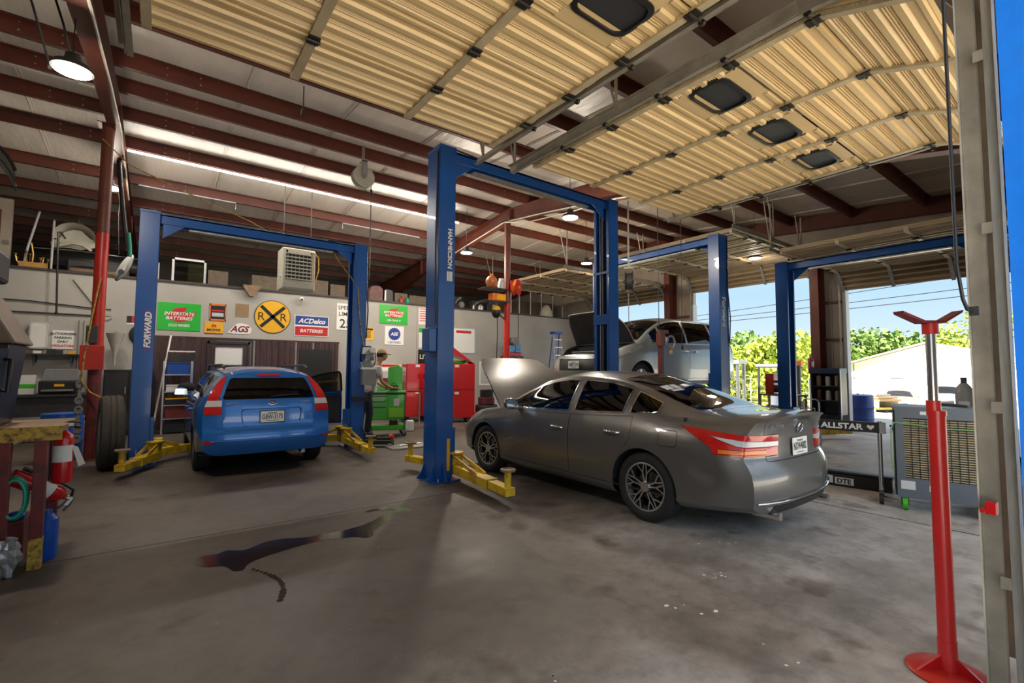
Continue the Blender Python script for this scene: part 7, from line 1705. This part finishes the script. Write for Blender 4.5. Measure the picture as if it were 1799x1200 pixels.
for sx in (-.1, .1):
    for sy in (-.15, .15): obj('wheel', MB().cyl((sx, sy - .02, .06), (sx, sy + .02, .06), .06, n=14), 'rubber', t)
t = thing('work_table', 'rusty-legged work table with a red vice in the middle side doorway', 'table', (13.3, 5.75, 0)); obj('top', MB().bb((-.3, -.5, .82), (.3, .5, .86)), 'wood', t)
for sx in (-.26, .26):
    for sy in (-.46, .46): obj('leg', MB().bb((sx - .025, sy - .025, 0), (sx + .025, sy + .025, .82)), 'rustyyellow', t)
t = thing('bench_machine', 'red and black machine on the work table in the middle side doorway', 'machine', (13.3, 5.82, .86)); obj('body', MB().bb((-.12, .1, 0), (.12, .32, .55)), 'red', t, bevel=.02); obj('motor', MB().cyl((0, -.3, .14), (0, .1, .14), .10, n=16), 'dark', t, smooth=30); obj('grinding_wheel', MB().cyl((0, -.36, .14), (0, -.32, .14), .12, n=20), 'grey', t); obj('arm', MB().bb((-.03, -.2, .3), (.03, .15, .36)), 'black', t)
t = thing('red_jack', 'slim red post jack standing right of the silver minivan near the camera', 'jack', (7.75, 5.55, 0)); obj('post', MB().bb((-.04, -.04, 0), (.04, .04, 1.95)), 'oldred', t); obj('head', MB().bb((-.06, -.06, 1.95), (.06, .06, 2.2)).bb((-.06, -.03, 2.2), (.22, .03, 2.26)), 'redsteel', t); obj('base', MB().bb((-.25, -.25, 0), (.25, .25, .03)), 'oldred', t); obj('coil', MB().torus((.30, -.02, 2.02), .13, .02, 'Y', 24, 8), 'grey', t, smooth=50); obj('tag', MB().bb((.26, -.03, 1.80), (.34, -.02, 1.92)), 'signyellow', t)
for k, (x, y, z0, z1, lab) in enumerate([(8.6, 6.2, 3.9, 1.9, 'thin dark rod hanging beside the black hose reel'), (9.0, 5.9, 4.9, 2.0, 'second thin dark cable hanging before the silver minivan')]):
    t = thing('hanging_cable', lab, 'cable', (x, y, 0)); obj('cable', MB().tube([(0, 0, min(z0 + 1.6, roofz(y) - .2)), (0, 0, z1)], .008, 6), 'dark', t); obj('plug', MB().cyl((0, 0, z1 - .08), (0, 0, z1), .022, n=8), 'black', t)
# ------------------------------------------------------------------ outside beyond the side doors
M['grass'] = mat('sunlit_grass', (.50, .50, .08), .9, var=.4, scale=1.5)
M['drive'] = mat('pale_gravel', (.58, .54, .46), .9, var=.12, scale=.8)
mb = MB(); mb.add([(21.5, -26, -.05), (27, -26, -1.2), (110, -26, -1.2), (21.5, 90, -.05), (27, 90, -1.2), (110, 90, -1.2)], [(0, 1, 4, 3), (1, 2, 5, 4)]); struct('ground_lot', mb, 'drive')
mb = MB(); mb.add([(22.0, 2, -.14), (26.8, 2, -1.145), (26.8, 34, -1.145), (22.0, 34, -.14)], [(0, 1, 2, 3)]); struct('ground_grass', mb, 'grass')
for k, (x0, x1, y0, y1) in enumerate([(30.0, 60.0, 13.5, 80.0), (64.5, 108.0, -20.0, 80.0)]):
    struct('ground_grass', MB().bb((x0, y0, -1.25), (x1, y1, -1.19)), 'grass')
M['leafA'] = mat('yellow_green_leaves', (.30, .37, .035), .7, var=.45, scale=.9)
M['leafB'] = mat('mid_green_leaves', (.13, .22, .04), .7, var=.5, scale=.9)
M['leafC'] = mat('light_green_leaves', (.24, .32, .06), .7, var=.45, scale=.9)
M['bark'] = mat('grey_bark', (.12, .09, .07), .9, var=.3)
def tree(lab, x, y, h, r, leaf, seed, squash=1.0, group='trees beyond the lot'):
    rq = random.Random(seed); t = thing('tree', lab, 'tree', (x, y, -1.2), 0, group)
    tr = MB(); tr.tube([(0, 0, 0), (.1, .05, h * .3), (.0, .1, h * .6)], [.22, .16, .08], 8)
    for k in range(4): a = rq.random() * 6.28; tr.tube([(.05, .05, h * (.28 + .08 * k)), (r * .5 * math.cos(a), r * .5 * math.sin(a), h * (.45 + .1 * k))], [.09, .04], 6)
    obj('trunk', tr, 'bark', t, smooth=50)
    cr = MB(); cl = [(0, 0, h * .62, r * .8)]
    for k in range(9):
        a = rq.random() * 6.28; d = r * (.35 + .45 * rq.random()); cl.append((d * math.cos(a), d * math.sin(a) * squash, h * (.34 + .5 * rq.random()), r * (.32 + .25 * rq.random())))
    for cx, cy, cz, cr_ in cl:
        for q in range(170):
            u = rq.random() * 2 - 1; a = rq.random() * 6.28; s = math.sqrt(1 - u * u); rr = cr_ * (.72 + .36 * rq.random()); p = Vector((cx + rr * s * math.cos(a), cy + rr * s * math.sin(a), cz + rr * u * .85))
            n = Vector((rq.random() - .5, rq.random() - .5, rq.random() - .2)).normalized(); e1 = n.orthogonal().normalized() * (r * .075 * (.7 + .7 * rq.random())); e2 = n.cross(e1) * .75
            cr.add([p - e1, p + e2 * .8, p + e1, p - e2 * .8], [(0, 1, 2, 3)])
    obj('crown', cr, leaf, t, fix=False)
    return t
tl = [('broad tree with yellow-green crown left of the white building roof', 68, 25.5, 7.2, 4.2, 'leafC', 1), ('dark green tall tree beside the left slope of the white roof', 70, 20.0, 8.2, 4.6, 'leafB', 2), ('rounded tree rising behind the left slope of the white roof', 71, 17.3, 7.2, 3.9, 'leafB', 3), ('distant low tree right of the white roof peak', 92, 16.0, 6.0, 3.4, 'leafB', 4), ('bright yellow-green tree at the right edge of the near side doorway', 70, 10.6, 8.2, 3.2, 'leafA', 5), ('thin tall tree above the bright one at the doorway edge', 72, 9.6, 11.0, 1.8, 'leafC', 6)]
for a in tl: tree(*a)
t2 = [('bright bushy tree seen through the middle side doorway, near its left edge', 40, 27.5, 4.6, 3.2, 'leafA', 11), ('bright bushy tree in the middle of the middle side doorway', 42, 24.0, 5.2, 3.2, 'leafA', 12), ('bright tree just left of the empty lift post', 41, 20.6, 5.0, 3.0, 'leafA', 13), ('taller light tree just right of the empty lift post', 40, 17.0, 5.8, 3.2, 'leafA', 14), ('darker tree behind the bright ones in the middle doorway', 50, 26.0, 7.0, 3.6, 'leafB', 15), ('low yellow shrub under the bright trees right of the empty lift post', 38, 16.2, 2.8, 2.2, 'leafA', 16), ('low shrub beneath the bright trees in the middle doorway', 37, 21.5, 2.6, 2.4, 'leafA', 17), ('low shrub at the left of the middle doorway', 37, 26.0, 2.8, 2.4, 'leafC', 18)]
for a in t2: tree(*a)
# white gabled building
M['whitewall'] = mat('white_rendered_wall', (.82, .82, .82), .8)
M['roofgrey'] = mat('weathered_grey_roof', (.30, .27, .23), .8, var=.25, scale=2, stretch=(1, 6, 1))
t = thing('gabled_building', 'white gabled building seen through the near side doorway', 'building', (50, 0, -.12))
yl, yp, yr2 = 15.75, 10.4, 4.9; ez, pz = 2.25, 3.85
wl_ = MB(); wl_.prism([(yl, -1.08), (yr2, -1.08), (yr2, ez), (yp, pz), (yl, ez)], 0, 14, 'YZ'); obj('wall', wl_, 'whitewall', t)
for (ya, za, yb, zb) in ((yl + .5, ez - .12, yp, pz + .03), (yr2 - .5, ez - .12, yp, pz + .03)):
    r = MB(); r.add([(-.6, ya, za), (-.6, yb, zb), (14.5, yb, zb), (14.5, ya, za), (-.6, ya, za + .14), (-.6, yb, zb + .14), (14.5, yb, zb + .14), (14.5, ya, za + .14)], [(0, 1, 2, 3), (7, 6, 5, 4), (0, 4, 5, 1), (2, 6, 7, 3), (0, 3, 7, 4), (1, 5, 6, 2)]); obj('roof_slope', r, 'roofgrey', t)
dr = obj('door', MB().bb((-.03, 11.95, -1.08), (0, 12.85, 1.05)), 'grey', t); obj('door_panel', MB().bb((-.05, 12.03, -1.0), (-.03, 12.77, .1)), 'tanpaint', dr)
obj('band', MB().bb((-.02, yr2, 2.22), (0, 8.2, 2.26)), 'grey', t); obj('downpipe', MB().bb((-.05, yl - .3, 0), (0, yl - .2, ez)), 'grey', t); obj('annex', MB().bb((1, yl, -1.08), (8, yl + .8, 1.6)), 'tanpaint', t)
# power lines
M['wire'] = mat('dark_wire', (.03, .03, .03), 1.0, spec=0.0)
for k, (ya, za, yb, zb, x, lab) in enumerate([(6.83, 8.59, 22.56, 7.73, 46, 'upper power line crossing the sky outside'), (6.83, 7.5, 22.56, 7.0, 45, 'middle power line crossing the sky outside'), (6.83, 7.0, 22.56, 6.6, 45.3, 'lower power line crossing the sky outside')]):
    sl = (zb - za) / (yb - ya); y0, y1 = -20, 50; z0 = za + sl * (y0 - ya) + .3; z1 = za + sl * (y1 - ya) + .3
    t = thing('power_line', lab, 'power line', (x, 0, 0)); pts = [(0, y0 + (y1 - y0) * q / 12, z0 + (z1 - z0) * q / 12 - .5 * math.sin(PI * q / 12)) for q in range(13)]; obj('wire', MB().tube(pts, .030, 5), 'wire', t)
    obj('insulator', MB().cyl((0, y0, z0 - .2), (0, y0, z0 + .1), .06, n=8), 'grey', t)
# vehicles parked in the lot
def lot_car(nm, lab, loc, rot, P, col, cat='car'):
    m = 'paint_' + nm + str(len(bpy.data.materials)); M[m] = paint(m, col, .2, .35); c = thing(nm, lab, cat, loc, rot); q = dict(P); q.update(paint=m, step=.11, open=(), open_door=None); build_car(c, q); return c
OS = dict(SED); OS['chrome'] = None
lot_car('saloon_car', 'orange-red car with a dark windscreen parked beyond the grey cooler', (38, 9.45, -1.2), math.radians(12), OS, (.62, .23, .10))
# pickup: van front with an open bed
L = 5.3
PK = dict(zb=[(0, .42), (L, .45)], zs=[(0, .5), (L, .52)], zw=[(0, .78), (1, .86), (L, .88)], zl=[(0, .98), (1.2, 1.12), (3, 1.14), (3.4, 1.12), (L, 1.12)],
          zc=[(0, 1.0), (1.3, 1.16), (1.45, 1.22), (2.0, 1.68), (3.0, 1.70), (3.25, 1.25), (3.4, 1.14), (L, 1.14)], zt=[(0, 1.03), (1.3, 1.22), (1.45, 1.26), (2.0, 1.76), (3.0, 1.78), (3.25, 1.3), (3.4, 1.15), (L, 1.15)],
          wb=[(0, .6), (.6, .8), (L, .75)], ws=[(0, .8), (.5, .93), (L, .9)], ww=[(0, .82), (.5, .95), (L, .93)], wl=[(0, .74), (.6, .88), (L, .88)], wc=[(0, .7), (1.3, .82), (2.0, .70), (3.0, .70), (3.4, .8), (L, .84)])
PKP = dict(VAN); PKP.update(L=L, keys=PK, nose=[(.4, .05), (.8, 0), (1.1, .15)], tail=[(.4, 0), (1.2, 0)], axles=(.95, 4.2), wz=.38, arch=.42, wr=.38, rim=.23, windows=[(1.75, 2.45, 'carglass', None), (2.5, 2.95, 'carglass', None)], screens=[('windscreen', 1.48, 1.95, .05, 'carglass')], lids=[('bonnet', .14, 1.3, .03, None)],
           inserts=[('headlamp', [(-.2, .82), (.3, .84), (.3, .98), (-.2, .96)], (1, 2, 3, 5), 'xz', 'headlens', lambda c: abs(c.y) > .5, .004), ('grille', [(-.5, .66), (.5, .66), (.5, .92), (-.5, .92)], (5,), 'yz', 'black', None, -.008)], doors=[('front_door', [(1.6, .52), (2.98, .52), (2.98, 1.3), (1.6, 1.3)], ())], cabin=(1.5, 3.0), hatch=False, dash=1.7, seats=[(2.3, -.4, .5), (2.3, .4, .5)], mirror=1.8, handles=[(2.8, .98, 'chrome')], floor=.55, seat_h=.2)
lot_car('pickup_truck', 'pale silver pickup truck parked in front of the white building', (39, 7.45, -1.2), math.radians(8), PKP, (.62, .64, .64))
t = thing('flat_trailer', 'tan trailer loaded with folded boards left of the orange-red car', 'trailer', (34, 9.75, -1.2), math.radians(65))
obj('deck', MB().bb((-1.1, -.7, .5), (1.1, .7, .62)), 'rustyyellow', t); obj('side_rail', MB().bb((-1.1, -.72, .62), (1.1, -.68, .98)), 'cream', t); obj('side_rail', MB().bb((-1.1, .68, .62), (1.1, .72, .98)), 'cream', t)
for k in range(5): obj('stake', MB().bb((-1.0 + k * .5 - .03, -.74, .5), (-1.0 + k * .5 + .03, -.72, 1.0)), 'tan', t)
for s in (-1, 1): obj('wheel', MB().cyl((0, s * .78 - .08, .3), (0, s * .78 + .08, .3), .3, n=20), 'rubber', t, smooth=30)
for k, (a, b, z, m, lab) in enumerate([(1.2, .75, .52 + .46, 'wood', 'brown board lowest on the tan trailer load'), (1.05, .7, .52 + .60, 'card', 'tan board in the middle of the trailer load'), (.8, .5, .52 + .74, 'roofgrey', 'grey-white board on top of the trailer load')]):
    b_ = thing('board_bundle', lab, 'boards', (34, 9.75, z - 1.2), math.radians(65)); obj('boards', MB().bb((-a, -b, 0), (a, b, .11)), m, b_); obj('strap', MB().bb((-.04, -b - .005, -.005), (.04, b + .005, .115)), 'dark', b_)
t = thing('oil_drum', 'blue-violet drum standing outside the near side doorway, against its left jamb', 'drum', (14.6, 4.42, -.04)); obj('shell', MB().lathe([(.26, 0), (.29, .01), (.29, .3), (.30, .31), (.29, .33), (.29, .58), (.30, .6), (.29, .62), (.29, .9), (.26, .92), (0, .92)], n=28), 'drumblue', t, smooth=40); obj('bung', MB().cyl((-.12, 0, .92), (-.12, 0, .95), .03, n=12), 'steel', t)
t = thing('blue_caster_jack', 'small blue wheeled dolly outside near the blue-violet drum', 'dolly', (15.3, 3.75, -.04)); obj('frame', MB().bb((-.2, -.2, .1), (.2, .2, .15)), 'signblue', t)
for s in (-1, 1): obj('wheel', MB().cyl((0, s * .17 - .02, .08), (0, s * .17 + .02, .08), .08, n=16), 'blueplastic', t, smooth=30)
# rails, racks and junk outside the middle doorway
t = thing('steel_rack', 'grey steel outdoor rack with round uprights right of the silver minivan', 'rack', (19.2, 10.4, -.04))
for x, y in ((-.25, -.5), (-.25, .5), (.25, -.5), (.25, .5)): obj('upright', MB().cyl((x, y, 0), (x, y, 1.85), .07, n=12), 'steel', t, smooth=40)
obj('top_beam', MB().bb((-.35, -.6, 1.80), (.35, .6, 1.95)), 'lgrey', t); obj('brace', MB().tube([(0, -.5, .4), (0, .5, 1.7)], .04, 6), 'dark', t)
t = thing('pipe_frame', 'dark pipe frame with a thick top bar outside the middle doorway', 'frame', (20.5, 9.1, -.04))
for y in (-.8, -.1, .7): obj('upright', MB().cyl((0, y, 0), (0, y, 1.75), .05, n=10), 'dark', t, smooth=40)
obj('top_bar', MB().cyl((0, -.9, 1.72), (0, .8, 1.72), .085, n=12), 'grey', t, smooth=40); obj('lower_bar', MB().cyl((0, -.8, .8), (0, .7, .8), .03, n=8), 'dark', t)
t = thing('water_cooler', 'yellow water cooler on a grey-blue stand under the dark pipe frame', 'water cooler', (19.9, 8.9, -.04)); obj('stand', MB().lathe([(.2, 0), (.2, .55), (.0, .55)], n=18), 'coolgrey', t, smooth=40); obj('tank', MB().lathe([(.18, .55), (.2, .6), (.2, .9), (.16, .95), (0, .95)], n=18), mat('faded_yellow', (.75, .5, .14), .5), t, smooth=40); obj('tap', MB().bb((-.24, -.02, .62), (-.19, .02, .66)), 'red', t)
t = thing('post_with_light', 'dark post with an orange top beside the empty lift post', 'post', (17.2, 6.9, -.04)); obj('post', MB().bb((-.05, -.05, 0), (.05, .05, 1.75)), 'dark', t); obj('head', MB().bb((-.1, -.12, 1.70), (.1, .12, 1.86)), 'orangep', t); obj('box', MB().bb((-.1, -.15, .0), (.1, .15, .5)), 'black', t)
fc_ = thing('chain_fence', 'low wire fence with thin posts under the bright trees', 'fence', (30.5, 0, -1.2))
for k in range(12): obj('post', MB().cyl((0, 10 + k * 1.7, 0), (0, 10 + k * 1.7, 2.2), .035, n=8), 'grey', fc_)
for z in (.7, 1.4, 2.15): obj('wire', MB().tube([(0, 10, z), (0, 28.7, z)], .012, 5), 'grey', fc_)
for k, (x, y, lab) in enumerate([(18.3, 7.7, 'black tyre lying outside left of the empty lift post'), (18.6, 8.3, 'second black tyre lying outside, further left')]):
    t = thing('tyre', lab, 'tyre', (x, y, -.04), 0, 'old tyres outside'); obj('tyre', MB().lathe([(.2, 0), (.3, .0), (.33, .04), (.33, .18), (.3, .22), (.2, .22)], n=28, closed=True), 'rubber', t, smooth=40); obj('rim', MB().lathe([(.2, .05), (.0, .06)], n=20, caps=False), 'steel', t)
# ------------------------------------------------------------------ light
w = bpy.data.worlds.new('sky'); S.world = w; w.use_nodes = True
nt = w.node_tree; bg = nt.nodes['Background']
tcw = nt.nodes.new('ShaderNodeTexCoord'); sxyz = nt.nodes.new('ShaderNodeSeparateXYZ'); nt.links.new(tcw.outputs['Generated'], sxyz.inputs[0])
rw = nt.nodes.new('ShaderNodeValToRGB'); el = rw.color_ramp.elements     # sky: pale at the horizon, blue above, brightened out of view overhead as added fill for the floor
for _ in range(4): el.new(.5)
for e_, (p_, c_) in zip(el, [(0.0, (.30, .36, .40)), (.03, (.30, .36, .40)), (.14, (.205, .305, .39)), (.30, (.26, .36, .46)), (.55, (.62, .70, .80)), (1.0, (.85, .92, 1.0))]): e_.position = p_; e_.color = (*c_, 1)
nt.links.new(sxyz.outputs['Z'], rw.inputs['Fac']); nt.links.new(rw.outputs['Color'], bg.inputs['Color']); bg.inputs['Strength'].default_value = 2.0
sd = bpy.data.lights.new('sun', 'SUN'); sd.energy = 17.0; sd.angle = math.radians(0.6); sd.color = (1, .95, .86)
so = bpy.data.objects.new('sun', sd); COL.objects.link(so)
dirv = Vector((0.62, -0.16, -0.76)); so.rotation_euler = dirv.to_track_quat('-Z', 'Y').to_euler()
vs_ = S.view_settings; S.display_settings.display_device = 'sRGB'
vs_.view_transform = 'Standard'; vs_.look = 'None'; vs_.gamma = 1; vs_.exposure = 0.40
S.cycles.use_denoising = True
S.cycles.max_bounces = 8; S.cycles.diffuse_bounces = 4; S.cycles.transparent_max_bounces = 12
S.cycles.sample_clamp_indirect = 6
